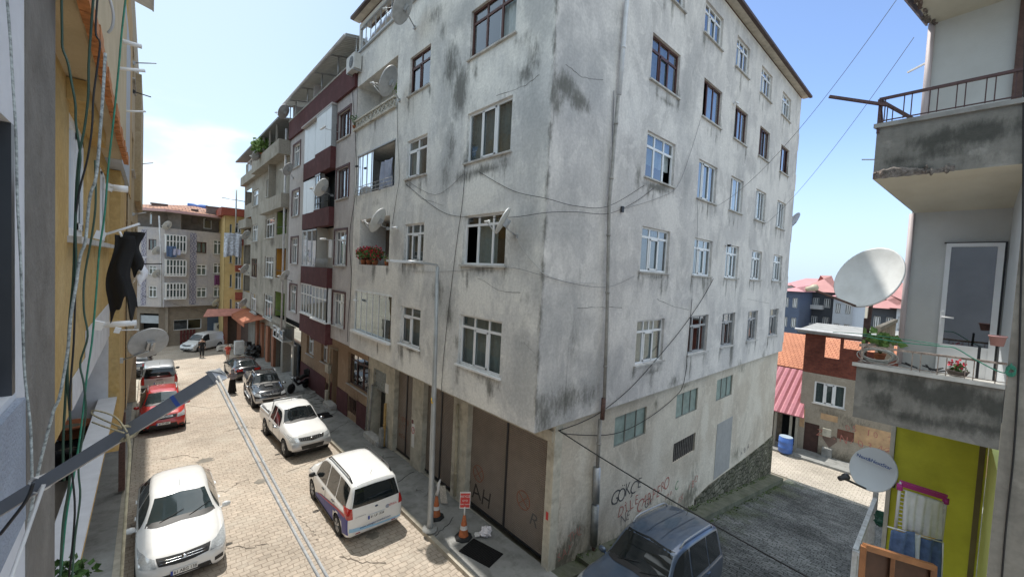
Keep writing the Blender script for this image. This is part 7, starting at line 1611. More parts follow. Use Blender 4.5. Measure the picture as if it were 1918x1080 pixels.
for i,(x,y,F,t_) in enumerate(((313,422,FR_,'on the attic parapet'),(293,469,FL_,'left of the top bay window'),(293,512,FL_,'left of the middle bay window'),(404,566,FR_,'above the small square window'))): dw(F,(x,y),.55,.42,(x+4,y+6),'small pale dish on the end-of-street building, '+t_,mat=DISHW)
dishpx(278,641,8.9,.37,Vector((-6.99,5.9,5.15)),'round grey satellite dish seen from behind, above the silver van',n=Vector((-.25,.80,.42)))
pc = onX(1487,411,XE+.4); dish((pc.x,pc.y,pc.z),.42,(XE+.4,pc.y+.15,pc.z-.5),'satellite dish on a rear balcony at the far edge of the grey building')
# right-hand big dish on a post
c = atd(1624,519,5.15); po = Vector((c.x+.12,c.y-.02,6.5)); r = dish(c,.405,po,'big weathered white satellite dish on a dark post at the corner of the right balcony',mat=DISHW,n=Vector((-.80,.42,.38)),armmat=RUST,lnb=pm('cream_lnb',(.55,.50,.38),.5,var=.05),feed=atd(1518,540,4.95))
b = MB(); b.tube([po-Vector((0,0,.1)), po+Vector((0,0,.62))],.03,8); b.build('post', RUST, r)
c = atd(1634,878,5.3); r = dish(c,.27,atd(1668,902,5.55),'pale satellite dish with dark lettering beside the lime green balcony',mat=pm('clean_dish',(.50,.54,.57),.5,var=.05),n=Vector((-.76,.35,.35)),armmat=BLACKM,lnb=BLACKM,feed=atd(1578,894,5.15))
nv_ = Vector((-.76,.35,.35)).normalized(); sd_ = nv_.cross(Vector((0,0,1))).normalized(); sd_ = -sd_ if sd_.dot(_r) < 0 else sd_; up_ = nv_.cross(sd_); up_ = up_ if up_.z>0 else -up_
text_on('Next&NextStar', .062, c+up_*.10+nv_*.03, sd_, up_, NAVT, r, extr=.002, bold=.001)
# --- cables
def cab(pts, r, label, mat=CABLE): return cable(pts, r, label, mat)
def smooth(pts, n=5):
    out = []; pts = [Vector(p) for p in pts]
    for i in range(len(pts)-1):
        p0 = pts[max(i-1,0)]; p1 = pts[i]; p2 = pts[i+1]; p3 = pts[min(i+2,len(pts)-1)]
        for k in range(n): t = k/n; out.append(.5*((2*p1)+(p2-p0)*t+(2*p0-5*p1+4*p2-p3)*t*t+(3*p1-p0-3*p2+p3)*t*t*t))
    return out+[pts[-1]]
def fw_(F, L, d=.03): return [P3(F,x,y,d) for x,y in L]
cab(smooth(fw_(FA,[(871,320),(866,380),(856,450),(845,540),(838,600),(830,680),(826,742)])),.008,'thin black cable dropping from the third floor window sill on the grey building')
ck = lambda y: Vector((-.03,-.03, CAM.z+(FA.px(1020,y)[1]-CAM.z)))
cab(smooth([P3(FA,757,335,.03),P3(FA,815,365,.03),P3(FA,868,326,.03)]),.006,'cable looping between two third floor windows of the grey building',CABLEG)
cab(smooth([P3(FA,897,322,.03),P3(FA,960,357,.03),ck(373),P3(FB,1080,386,.04),P3(FB,1140,386,.12),P3(FB,1207,347,.03)]),.007,'upper cable wrapping round the corner of the grey building')
cab(smooth([P3(FA,760,345,.03),P3(FA,820,392,.03),P3(FA,865,406,.03),P3(FA,955,407,.04),ck(399),P3(FB,1080,397,.04),P3(FB,1140,400,.12),P3(FB,1190,378,.03),P3(FB,1225,352,.03)]),.007,'second cable wrapping round the corner below the upper one')
cab(smooth([P3(FA,770,508,.03),P3(FA,840,508,.03),P3(FA,920,501,.03),P3(FA,965,502,.03),ck(516),P3(FB,1080,532,.04),P3(FB,1140,537,.12),P3(FB,1188,517,.03)]),.006,'lower cable running round the corner under the second floor windows',CABLEG)
cab(smooth([P3(FA,966,444,.05),P3(FA,985,475,.04),P3(FA,1012,505,.04),ck(511),P3(FB,1060,527,.04),P3(FB,1120,530,.05)]),.007,'pale cable falling from the edge-on dish to the corner',pm('white_cable',(.45,.45,.45),.6,var=0))
cab(smooth([P3(FB,1296,560,.04),P3(FB,1289,640,.04),P3(FB,1281,715,.04),P3(FGB,1262,745,.05),P3(FGB,1210,785,.05),P3(FGB,1150,812,.05),P3(FGB,1070,813,.05),P3(FGB,1048,806,.03)]),.011,'black cable hanging down the alley wall past the painted windows')
cab(smooth([P3(FGB,1046,806,.03),P3(FGB,1090,790,.2),P3(FB,1130,768,.06),P3(FB,1180,727,.06),P3(FB,1230,672,.06),P3(FB,1278,614,.06),P3(FB,1315,560,.06),P3(FB,1336,522,.05)]),.012,'black cable climbing diagonally across the alley wall')
cab(smooth([P3(FB,1312,225,.04),P3(FB,1292,290,.04),P3(FB,1268,350,.04),P3(FB,1230,372,.04),P3(FB,1165,392,.06)]),.006,'thin wire descending between upper alley windows',CABLEG)
cab(smooth([P3(FB,1306,372,.04),P3(FB,1306,440,.04),P3(FB,1298,520,.04),P3(FB,1296,560,.04)]),.006,'thin vertical wire between the first and second window columns of the alley wall',CABLEG)
q1 = P3(FGB,1046,805,.04); q2 = atd(1700,1180,5.6); cab(catenary(q1,q2,.10,18),.014,'thick black power cable stretched across the alley towards the right house')
q1 = P3(FB,1345,385,.03); q2 = Vector((-.1,-6.1,11.4)); cab(catenary(q1, atd(1700,-30,7.5), .55, 20),.006,'overhead wire sagging from the alley wall up to the right house, upper one',CABLEG)
cab(catenary(P3(FB,1437,417,.03), atd(1712,70,8.5), .35, 20),.006,'overhead wire sagging from the alley wall up to the right house, lower one',CABLEG)
cab(smooth([P3(FA,660,170,.05),P3(FA,668,330,.05),P3(FA,655,440,.05),P3(FA,658,520,.05),P3(FA,652,600,.05),P3(FA,651,640,.04)]),.012,'tangled black cable between the grey and the mauve building')
cab(smooth([P3(FA,744,200,.04),P3(FA,745,260,.04),P3(FA,748,330,.04),P3(FA,742,372,.04),P3(FA,735,420,.04)]),.008,'black cable beside the loggia openings of the grey building')
cab(smooth([P3(FL_,266,553,.1),P3(FR_,330,570,.1),P3(FA,440,600,.3),P3(FA,520,612,.2)]),.012,'cable strung across the end of the street at first floor height')
b = MB(); q = P3(FB,1166,392,.05); b.box(q-Vector((.05,.02,.08)),q+Vector((.05,.03,.08))); tag(b.build('junction_box',BLACKM,None),'small black junction box on the alley wall beside the downpipe','junction box')
# security cameras and tube lamps on the facades
def cam_(F, x, y, L_, label, d=.5, body=WHITE):
    a, z = F.px(x,y,d); r = empty('security_camera', F.P(a,z,0), label, 'camera', 'small wall cameras and lamps'); b = MB(); b.tube([F.P(a,z,.0),F.P(a,z,d-.1)],.015,6); b.build('arm', METAL, r)
    b = MB(); b.tube([F.P(a+L_/2,z+.02,d),F.P(a-L_/2,z,d)],.045,10); b.build('housing', body, r)
    b = MB(); b.tube([F.P(a+L_/2+.001,z+.02,d),F.P(a+L_/2+.03,z+.021,d)],.035,10); b.build('lens', BLACKM, r); return r
cam_(FA,739,427,.35,'white tubular lamp between the geranium loggia and its window',.12); cam_(FA,605,448,.7,'white tubular lamp on the maroon balcony with the boiler',.7); cam_(FA,668,312,.2,'dark camera beside the sliding glass loggia',.15,BLACKM); cam_(FA,665,563,.25,'white camera left of the narrow-panelled glazing',.15); cam_(FB,1165,745,.1,'black camera low on the alley wall',.1,BLACKM) if False else None
cam_(FB,1450,88,.5,'white lamp under the eaves above the alley',.3); cam_(FB,1366,460,.2,'dark camera on the second floor of the alley wall',.15,BLACKM); cam_(FB,1380,193,.2,'white camera above a brown alley window',.12); cam_(FA,605,240,.6,'white tubular lamp by the top shutters of the bay',.75)
# --- plants
LEAF = pm('leaf_green', (.06,.13,.03), .7, var=.5, vscale=30); LEAF2 = pm('light_leaf_green', (.13,.22,.05), .7, var=.4, vscale=30); REDF = pm('red_petals', (.50,.02,.05), .6, var=.3, vscale=30); POT = pm('terracotta', (.36,.13,.06), .85, var=.2, vscale=12)
def foliage(c, r, n, size, flat=1.0, seed=1):
    random.seed(seed); b = MB()
    for k in range(n):
        d = Vector((random.gauss(0,1),random.gauss(0,1),random.gauss(0,1)*flat)); d = d.normalized()*r*random.random()**.45; d.z *= flat
        M = Matrix.Translation(Vector(c)+d)@Euler((random.random()*6,random.random()*6,random.random()*6)).to_matrix().to_4x4(); s = size*random.uniform(.6,1.3)
        b.add([M@Vector(v) for v in ((0,0,0),(s*.45,s*.4,s*.08),(0,s,0),(-s*.45,s*.4,s*.08))], [(0,1,2,3)])
    return b
def plant(name, c, label, pr=.1, ph=.16, r=.22, n=120, size=.06, leaf=LEAF, flower=None, fn=40, pot=POT, seed=1, lift=None, cat='plant', fr=None):
    root = empty(name, c, label, cat); c = Vector(c)
    if pot: b = MB(); b.lathe([(.001,0),(pr*.75,0),(pr,ph*.85),(pr*1.08,ph*.86),(pr*1.08,ph),(pr*.95,ph),(pr*.9,ph*.8),(.001,ph*.8)], 16, Matrix.Translation(c)); b.build('pot', pot, root)
    l = lift if lift is not None else ph+r*.6
    b = MB(); random.seed(seed)
    for k in range(6): a = k*1.05; b.tube([c+Vector((0,0,ph*.7)), c+Vector((cos(a)*r*.3,sin(a)*r*.3,l*.7)), c+Vector((cos(a)*r*.6,sin(a)*r*.6,l))], .006, 4)
    b.build('stem', LEAF, root); foliage(c+Vector((0,0,l)), r, n, size, .8, seed).build('foliage', leaf, root)
    if flower: foliage(c+Vector((0,0,l+.03)), fr or r*1.02, fn, size*.8, .9, seed+5).build('flowers', flower, root)
    return root
r = bal[1]; yc_ = r[0]
for k,(f,sc) in enumerate(((.92,1.),(.72,1.1),(.52,1.0))): p = FA.P(r[1]-(r[1]-r[0])*(1-f), r[2], .0) if False else FA.P(r[0]+(r[1]-r[0])*f, r[2], -.12); plant('geranium', p, ['red geranium in the loggia, nearest the mauve building','red geranium in the loggia, middle pot','red geranium in the loggia, right pot of the three'][k], .12,.2,.33,220,.10,LEAF,REDF,190,seed=k+2,lift=.45)
p = FA.P(r[0]+(r[1]-r[0])*.12, r[2], -.1); plant('potted_plant', p, 'small potted plant at the right end of the geranium loggia', .1,.16,.18,90,.07,LEAF2,pm('pink_petals',(.5,.2,.25),.6),20,seed=9)
r = bal[3]; plant('potted_plant', FA.P(r[0]+.3,r[2]+.3,-.25), 'green plant behind the ornamental balustrade, under the big dish', .1,.12,.32,150,.10,LEAF2,seed=3,lift=.55)
plant('potted_plant', FA.P(r[1]-.15,r[2]+.05,.1), 'straggly plant at the left end of the ornamental balustrade', .07,.1,.22,70,.06,LEAF,seed=13,lift=.4)
p = onX(490,281,-.6); plant('potted_plant', (-.5,p.y,15.05), 'bushy green plant on the roof terrace of the grimy brown building', .2,.1,.75,420,.24,LEAF2,seed=17,lift=.6)
# --- laundry
BLKC = pm('black_cloth', (.008,.008,.009), .9, var=.2, vscale=6); JEAN = pm('blue_denim', (.09,.14,.26), .9, var=.3, vscale=14, bump=.4, bscale=120); WCL = pm('white_cloth', (.70,.70,.73), .85, var=.12, vscale=9)
def cloth(name, o_, u, w, h, mat, label, cat='laundry', waves=3, amp=.03, taper=0, seed=0, th=.012, parent=None, rag=0):
    random.seed(seed); o_ = Vector(o_); u = Vector(u).normalized(); n = Vector((-u.y,u.x,0)).normalized(); NX, NY = 22, 16; vs = []; ph = random.random()*6
    for j in range(NY+1):
        v = j/NY
        for i in range(NX+1):
            a = i/NX; ww = w*(1-taper*v); off = amp*(.35+v)*sin(a*waves*2*pi+ph+v*.7)+amp*.5*sin(a*waves*4.3+v*3)
            vs.append(o_+u*((a-.5)*ww)+Vector((0,0,-h*v*(1+.04*sin(a*7+ph)+rag*(.5*sin(a*9+seed)+.35*sin(a*17+seed*2)))))+n*off+u*(rag*.12*sin(v*7+seed)))
    fs = [(j*(NX+1)+i,j*(NX+1)+i+1,(j+1)*(NX+1)+i+1,(j+1)*(NX+1)+i) for j in range(NY) for i in range(NX)]
    me = bpy.data.meshes.new(name); me.from_pydata(vs,[],fs); me.update(); me.polygons.foreach_set('use_smooth',[True]*len(fs))
    bm = bmesh.new(); bm.from_mesh(me); bmesh.ops.solidify(bm, geom=bm.faces[:], thickness=th); bm.to_mesh(me); bm.free(); o = link_mesh(name, me, mat, parent)
    return tag(o,label,cat) if parent is None else o
# left: garments on the white arm near the ochre house
D0 = 4.2
def garment(x, y, w, h, label, seed, taper=0, depth=D0, mat=BLKC, sleeves=False, u=None):
    p = atd(x,y,depth); u = u or Vector((.95,.1,0)); o = cloth('hanging_garment', p, u, w, h, mat, label, 'laundry', 1, .03, taper, seed, rag=.22)
    return o
garment(228,440,.15,.78,'long black garment hanging from the white arm, front one',1,-.35); garment(247,434,.17,.44,'black top hanging behind the long garment on the white arm',2,.25,D0+.25); garment(262,480,.12,.30,'small white and black sock-like cloth at the tip of the arm',3,.3,D0+.5,WCL)
b = MB(); P0 = atd(222,437,D0)
b.tube([atd(224,434,D0),atd(228,443,D0)],.012,5)
tag(b.build('clothes_peg', WHITE, None),'white peg holding the long black garment','peg')
cloth('bed_sheet', P3(FY,437,437,1.3), (1,.0,0), 1.35, 2.1, pm('patterned_sheet',(.48,.52,.60),.85,var=.5,vscale=6), 'large pale patterned sheet hanging on the yellow house','laundry',3,.08,0,4)
cloth('hanging_trousers', P3(FR_,321,461,.7), uR, .7,.95, JEAN, 'blue jeans hanging under the top bay window at the street end','laundry',2,.05,0,5); cloth('hanging_towel', P3(FR_,329,466,.7), uR, .7,.55, pm('lilac_towel',(.42,.42,.55),.85), 'lilac towel hanging beside the jeans at the street end','laundry',2,.05,0,6)
cloth('hanging_cloth', P3(FR_,407,515,.75), uR, .45,.95, pm('purple_cloth',(.12,.03,.10),.85), 'dark purple cloth hanging on the end building next to the yellow house','laundry',2,.04,0,7)
r = bal[2]; cloth('hanging_sheet', FA.P(r[0]+.75,r[2]+1.05,-.05), (0,1,0), .95,1.05, pm('grey_blue_sheet',(.30,.33,.42),.85,var=.2), 'grey-blue sheet hanging in the sliding glass loggia','laundry',3,.06,-.1,8)
# --- arms that carry washing lines on the left wall
def arm(p0, p1, r, label, mat=WHITE, sq=False, grp='washing line arms on the left wall'):
    a = onX(*p0, -6.97); e = onY(*p1, a.y); b = MB()
    if sq: b.bar(a, e, r*2)
    else: b.tube([a,e], r, 8)
    b.bar(a-Vector((.03,0,.05)),a+Vector((.0,0,.05)),.09); tag(b.build('washing_line_arm', mat, None), label, 'arm', grp)
arm((213,72),(266,88),.035,'white washing line arm, highest, with dark tip'); arm((201,126),(272,133),.022,'white washing line arm, second from the top'); arm((222,208),(273,209),.018,'thin white arm level with the brick edge'); arm((207,351),(240,355),.05,'thick white tube with black end beside the blue window'); arm((191,441),(262,419),.014,'white arm carrying the black garments'); arm((187,571),(258,563),.013,'thin white arm below the garments') if False else None
arm((187,609),(256,604),.035,'white tube below the black garments'); arm((222,618),(260,617),.012,'thin white rod right under the white tube'); arm((251,118),(293,119),.018,'thin dark rod high on the flats',METAL); arm((251,172),(283,182),.018,'thin dark bent rod below the high rod',BLACKM); arm((257,308),(287,305),.018,'thin grey rod near mid height of the flats',METAL); arm((250,401),(274,398),.02,'grey rod near the red roof',METAL); arm((258,494),(304,494),.03,'dark rod reaching towards the end building',BLACKM)
# foreground square tube with ropes
GT = pm('grey_painted_tube', (.20,.21,.23), .5, .2, .1, 6, dirt=.25); tp0 = atd(-60,990,1.42); tp1 = atd(242,808,1.43); tp2 = atd(408,703,1.46)
ft = empty('clothesline_arm', tp0, 'grey square metal arm reaching across the bottom left with ropes tied on it', 'arm')
b = MB(); b.bar(tp0,tp2,.042,.042); b.build('tube', GT, ft); b = MB(); b.bar(atd(404,706,1.461),atd(411,701,1.461),.047,.047); b.build('end_cap', METAL, ft)
b = MB(); b.bar(tp0.lerp(tp2,.835),tp0.lerp(tp2,.85),.0435,.0435); b.build('blue_tape', pm('blue_tape',(.05,.10,.35),.5), ft)
ROPE = pm('grey_rope', (.33,.33,.32), .9, var=.25, vscale=60); ROPB = pm('beige_rope', (.40,.34,.22), .95, var=.3, vscale=60)
def knot(x,y,d,mat,r=.011,n=4,par=None):
    c = atd(x,y,d); b = MB()
    for k in range(n): t0 = k*.9; b.tube([c+_r*(.019*d/1.3*cos(t0+q))+_u*(.027*sin(t0+q))+_f*(.026*cos(q*2+k)) for q in [i*pi/5 for i in range(11)]], r*.3, 5)
    return b.build('rope_knot', mat, par)
knot(80,903,1.43,WB,par=ft); knot(240,808,1.43,ROPB,par=ft,n=2); knot(402,706,1.46,ROPE,par=ft,n=2)
for i,(x0,y0,x1,y1) in enumerate(((402,706,597,1080),(409,704,614,1080))):
    pa, pb_ = atd(x0,y0,1.45), atd(x1+22,y1+40,.92); tag(MB().tube(catenary(pa,pb_,.01,10),.0038,6).build('rope', ROPE, None), ['grey washing rope from the arm tip to the bottom edge, left strand','grey washing rope from the arm tip to the bottom edge, right strand'][i],'rope','washing ropes of the foreground arm')
tag(MB().tube(smooth([atd(238,812,1.4),atd(243,850,1.4),atd(236,950,1.36),atd(226,1100,1.34)]),.005,6).build('rope', ROPB, None),'beige rope hanging down from the middle of the grey arm','rope','washing ropes of the foreground arm')
tag(MB().tube([atd(82,912,1.2),atd(28,1100,1.1)],.005,6).build('rope', WB, None),'white cord hanging at the far left below the grey arm','rope','washing ropes of the foreground arm') if False else tag(MB().tube([atd(82,906,1.4),atd(60,970,1.36),atd(14,1100,1.15)],.006,6).build('rope', WB, None),'white cord slanting down the pillar below the grey arm','rope','washing ropes of the foreground arm')
tag(MB().tube(smooth([atd(238,808,1.38),atd(215,780,1.45),atd(178,768,1.5),atd(172,774,1.5),atd(190,784,1.48),atd(228,800,1.4)]),.003,5).build('wire_loop', ROPB, None),'beige wire loop sticking out left of the tube joint','wire')
tag(MB().tube(smooth([atd(232,810,1.38),atd(200,800,1.42),atd(173,790,1.48)]),.003,5).build('wire_loop', ROPB, None),'short beige wire under the wire loop','wire')
# vertical cables on the left
GRC = pm('green_cable', (.03,.20,.13), .5, var=.3, vscale=30); DGC = pm('dark_green_cable', (.03,.07,.045), .5, var=.2); SVC = pm('silver_taped_cable', (.34,.37,.36), .6, var=.7, vscale=55)
def vc(L, r, mat, label, d=2.3): cab(smooth([atd(x,y,d) for x,y in L]), r, label, mat)
vc([(115,-10),(116,60),(117,90),(127,118),(134,155),(141,195),(142,230),(150,290),(147,330),(141,420),(142,500),(132,600),(125,700),(118,830),(120,900)],.006,DGC,'thin dark cable starting at the top of the ochre strip')
vc([(175,-10),(170,60),(166,120),(165,180),(158,240),(148,290),(143,350),(140,430),(137,520),(130,600),(126,700),(132,800),(130,900),(118,980),(112,1090)],.006,DGC,'dark green cable running down beside the white framed window')
vc([(183,-10),(179,60),(187,80),(183,120),(175,180),(172,240),(163,300),(148,360),(140,430),(141,520),(138,640),(131,740),(133,860),(140,960),(128,1090)],.005,CABLE,'black cable twisting beside the dark green one')
vc([(197,100),(193,170),(188,240),(180,330),(168,370),(160,450),(150,480),(143,530),(133,590),(126,660),(112,740),(100,770),(84,830),(70,890),(50,1000)],.0065,SVC,'thick silver taped cable slanting down across the pillar',2.0)
vc([(236,-10),(228,60),(222,130),(212,230),(203,310),(196,400),(186,470),(180,550),(172,640),(163,700),(152,800),(140,880),(125,960),(112,1090)],.0055,GRC,'bright green cable, outermost of the left bundle',2.6)
vc([(178,300),(179,380),(172,440),(158,520),(157,580),(164,630),(150,680),(157,720),(160,780),(147,870),(150,930),(140,1010),(135,1090)],.005,DGC,'wavy dark green cable hanging in front of the ochre wall')
vc([(12,-10),(18,60),(24,160),(30,260),(32,370),(38,480),(42,600),(46,700),(57,800),(60,900)],.0045,SVC,'silver and black cable along the edge of the pale wall',1.6)
vc([(203,-10),(212,25),(210,50),(202,62)],.008,pm('white_cable',(.45,.45,.45),.6,var=0),'short twisted white cord near the top left',2.6)
vc([(0,1000),(20,975),(50,935),(62,905)],.005,CABLE,'thick black cable entering at the bottom left corner',1.3)
# in the recess: pots, stool, shelf
plant('potted_plant', atd(113,1075,3.6)-Vector((0,0,.5)), 'leafy green plant at the bottom left behind the white parapet', .14,.2,.22,260,.065,LEAF,seed=31,lift=.45)
for i,(x,y,r_,h_,mt,lb) in enumerate(((167,772,.26,.26,POT,'wide terracotta pot at the end of the left balcony'),(150,860,.3,.6,pm('black_bin',(.015,.015,.016),.6),'black plastic tub in front of the terracotta pot'))):
    c = onZ(x,y,3.3+(.62 if i==0 else 0)) if False else Vector((-7.62-.0*i, 5.0-.35*i, 3.3+(.62 if i==0 else 0))); root = empty('plant_pot', c, lb, 'pot'); b = MB(); b.lathe([(r_*.7,0),(r_,h_*.8),(r_*1.1,h_*.82),(r_*1.1,h_),(r_*.95,h_),(r_*.9,h_*.8),(.001,h_*.78)],22,Matrix.Translation(c)); b.build('body', mt, root); b = MB(); b.lathe([(r_*.9,h_*.79),(.001,h_*.8)],16,Matrix.Translation(c)); b.build('soil', EARTH, root)
PUR = pm('purple_plastic', (.16,.03,.26), .5, var=.1); c = Vector((-7.75,1.9,3.3)); st_ = empty('stool', c, 'purple topped stool with black legs on the left balcony', 'stool')
b = MB(); b.lathe([(.001,.46),(.17,.46),(.18,.44),(.16,.42),(.001,.42)],20,Matrix.Translation(c)); b.build('seat', PUR, st_)
for k in range(4): a = pi/4+k*pi/2; MB().tube([c+Vector((cos(a)*.12,sin(a)*.12,.42)), c+Vector((cos(a)*.19,sin(a)*.19,0))],.013,6).build('leg', BLACKM, st_)
c = Vector((-7.85,.9,3.3)); tb = empty('low_table', c, 'low wooden table behind the purple stool', 'table'); b = MB(); b.box(c+Vector((-.25,-.4,.36)),c+Vector((.25,.4,.39))); b.build('table_top', pm('worn_wood',(.20,.14,.09),.8,var=.3), tb)
for sx in (-.22,.22):
    for sy in (-.36,.36): MB().box(c+Vector((sx-.02,sy-.02,0)),c+Vector((sx+.02,sy+.02,.36))).build('leg', BROWN, tb)
# --- right balcony things
rt = P3(FRt,1655,668,.03); b = MB(); random.seed(12)
c0 = Vector((.12,-5.62,6.70))
for k in range(9):
    ra_, rb2 = .16+random.uniform(-.03,.03), .075+random.uniform(-.02,.02); oz = random.uniform(-.02,.02); ph = random.random()
    b.tube([c0+Vector((-.02*k*.3,ra_*cos(t*pi/12+ph),rb2*sin(t*pi/12+ph)+oz)) for t in range(25)],.0055,5)
tag(b.build('coiled_cable', pm('old_grey_cable',(.42,.41,.37),.7,var=.3,vscale=30), None),'coil of grey cable tied to the right balcony railing','cable coil')
def rtx(L, d=-.0): return smooth([P3(FRt,x,y,d) for x,y in L])
cab(rtx([(1615,628),(1680,640),(1760,648),(1790,652),(1830,675),(1880,698),(1895,680)],.02),.006,'green cord wound along the right balcony rail and drooping down',GRC); cab(rtx([(1560,622),(1615,625),(1700,636),(1760,645)],.02),.004,'second green cord along the right balcony rail',GRC)
b = MB()
for k in range(4): b.tube([P3(FRt,1893,697,.02)+Vector((0,.03*cos(t*pi/6),.04*sin(t*pi/6)+.01*k)) for t in range(13)],.006,5)
tag(b.build('cord_bundle',GRC,None),'bundle of green cord at the right end of the balcony rail','cord')
cab(smooth([P3(FRt,x,y,.015) for x,y in ((1921,-10),(1918,180),(1916,400),(1912,560),(1908,700),(1898,860),(1885,980),(1876,1090))]),.008,'black cable running down the right house facade')
plant('potted_plant', (.35,-5.62,6.62), 'green leafy plant behind the coiled cable on the right balcony', .06,.08,.16,60,.09,LEAF2,seed=41,lift=.25)
plant('flower_pot', (-.03,-6.28,6.61), 'oval pot with small red flowers on the right balcony slab', .085,.06,.07,50,.035,LEAF,REDF,40,pot=pm('dark_pot',(.10,.08,.07),.8),seed=43,lift=.09)
p = P3(FRt,1868,640,.02); root = empty('hanging_pot', (p.x,p.y,p.z-.04), 'empty pinkish plastic pot hung on the right balcony rail', 'pot'); b = MB(); b.lathe([(.001,0),(.045,0),(.06,.09),(.066,.09),(.066,.105),(.055,.1)],18,Matrix.Translation((p.x,p.y,p.z-.04))); b.build('body', pm('pinkish_pot',(.40,.22,.21),.7,var=.1), root)
b = MB(); b.bar((0.02,-6.42,6.61),(0.02,-6.42,6.95),.022); tag(b.build('rail_post', BLACKM, None),'thin black upright standing below the hanging pot','post')
b = MB(); random.seed(5)
for k in range(9): a = Vector((.05+random.uniform(-.05,.1),-6.02+random.uniform(-.10,.1),6.615)); b.tube([a,a+Vector((random.uniform(-.05,.05),random.uniform(-.12,.12),random.uniform(.01,.05)))],.008,5)
tag(b.build('wire_frame_heap', BLACKM, None),'heap of black metal frame pieces on the right balcony slab','frame')
b = MB(); b.tube([(-1.0,-5.5,9.80),(.0,-5.47,9.74)],.018,6) if False else b.bar(atd(1553,181,4.9),P3(FRt,1662,197,.0),.03); tag(b.build('line_pole', pm('dark_red_brown_railing',(.07,.035,.035)), None),'dark metal pole pointing out from the upper balcony rail','pole')
b = MB(); b.bar(atd(1700,136,5.6),Vector((XW-.02,-sL-.01,onX(1722,121,XW).z)),.022); tag(b.build('short_pipe', WHITE, None),'short white pipe sticking out below the top balcony','pipe')
b = MB(); b.bar(atd(1614,299,4.9),P3(FRt,1650,299,-.02),.012); tag(b.build('short_rod', METAL, None),'thin rod poking from the upper parapet','rod')
# drying rack with jeans, cabinet
RW_ = pm('white_plastic_coated_wire', (.62,.62,.64), .5, var=.05); MAG = pm('magenta_plastic', (.40,.03,.22), .45, var=.05); YLW = pm('yellow_plastic', (.65,.38,.02), .5)
dk = empty('drying_rack', (.2,-5.8,3.12), 'white drying rack with a magenta top edge standing on the lowest right balcony', 'drying rack')
DR = 5.0
q = lambda x,y,d=DR: atd(x,y,d)
TLp, TRp, BLp, BRp = q(1686,905), q(1772,932), q(1676,1000), q(1762,1020)
b = MB(); b.tube([BLp,TLp+(_u*.0),TLp.lerp(TRp,.02)+_u*.03,TRp-(TRp-TLp)*.02+_u*.03,TRp,BRp],.016,8); b.build('frame', RW_, dk)
b = MB(); b.bar(TLp+_u*.01,TRp+_u*.01,.03,.07); b.tube([TLp,TLp.lerp(BLp,.12)],.03,8); b.tube([TRp,TRp.lerp(BRp,.12)],.03,8); b.build('magenta_edge', MAG, dk)
b = MB()
for k in range(12): t = .10+.078*k; b.tube([TLp.lerp(BLp,t),TRp.lerp(BRp,t)],.007,5)
b.build('rods', RW_, dk)
b = MB(); b.bar(q(1680,993,4.9),q(1752,1010,4.9),.02,.025); b.build('yellow_bar', YLW, dk)
b = MB(); b.tube([q(1662,985,4.8),q(1766,1015,4.8)],.008,6); b.tube([q(1766,1015,4.8),q(1762,1110,4.8)],.010,6); b.build('lower_wing', RW_, dk)
wrk = WCL; random.seed(3)
cloth('white_laundry', TLp.lerp(TRp,.48)-_u*.06-_f*.03, (TRp-TLp), .50,.50, WCL, 'crumpled white laundry spread over the rods of the drying rack','laundry',5,.015,0,11,.004)
ud = (q(1766,1015,4.8)-q(1662,985,4.8)); ud.z = 0
for i,(x,w_,mt,lb) in enumerate(((1690,.26,JEAN,'blue jeans hanging on the drying rack, left pair'),(1714,.14,pm('pale_grey_cloth',(.42,.45,.50),.85,var=.2),'pale grey cloth between the two pairs of jeans'),(1741,.26,pm('dark_denim',(.06,.10,.20),.9,var=.3,vscale=14),'darker blue jeans hanging on the drying rack, right pair'))):
    yy = 985+(x-1662)*30/104; cloth('hanging_jeans' if i!=1 else 'hanging_cloth', q(x,yy+1,4.77+.02*i), ud, w_*1.1,.50, mt, lb, 'laundry', 2,.03,.05,20+i,.012)
WOODC = pm('orange_brown_wood', (.27,.115,.045), .55, var=.3, vscale=5, dirt=.3, dirtcol=(.12,.05,.02)); cb = empty('cabinet', (0,-5.9,3.12), 'old orange-brown wooden cabinet frame at the bottom of the lowest balcony', 'cabinet')
a_, c_, e_, g_ = q(1618,1022,4.4), q(1750,1062,4.4), q(1612,1100,4.4), q(1745,1140,4.4)
b = MB(); b.bar(a_,c_,.05,.06); b.bar(a_,e_,.05); b.bar(a_.lerp(c_,.42)+Vector((0,0,-.0)),e_.lerp(g_,.42),.035); b.bar(c_,g_,.05); b.build('frame', WOODC, cb)
b = MB(); b.poly([a_+_f*.03,c_+_f*.03,g_+_f*.03,e_+_f*.03], _f*.015); b.build('panel', pm('dark_wood_panel',(.07,.03,.015),.6,var=.3,vscale=6), cb)
crumple('green_sack', pm('green_plastic_sack',(.01,.09,.06),.5,var=.3), atd(1664,975,6.0), .14, 'dark green sack behind the corner of the lowest balcony rail', 'sack', 14, .8)
gbx = q(1795,1035,5.3); wr_ = empty('wire_rack', gbx, 'greenish wire rack leaning on the lime green wall', 'rack'); b = MB()
for k in range(12): b.tube([q(1755,1018+7*k,5.3),q(1815,1030+7*k,5.35)],.006,4)
b.tube([q(1753,1012,5.3),q(1757,1100,5.3)],.012,6); b.tube([q(1817,1024,5.35),q(1812,1110,5.35)],.012,6); b.build('wires', pm('green_tinted_wire',(.22,.26,.08),.5,var=.2), wr_)
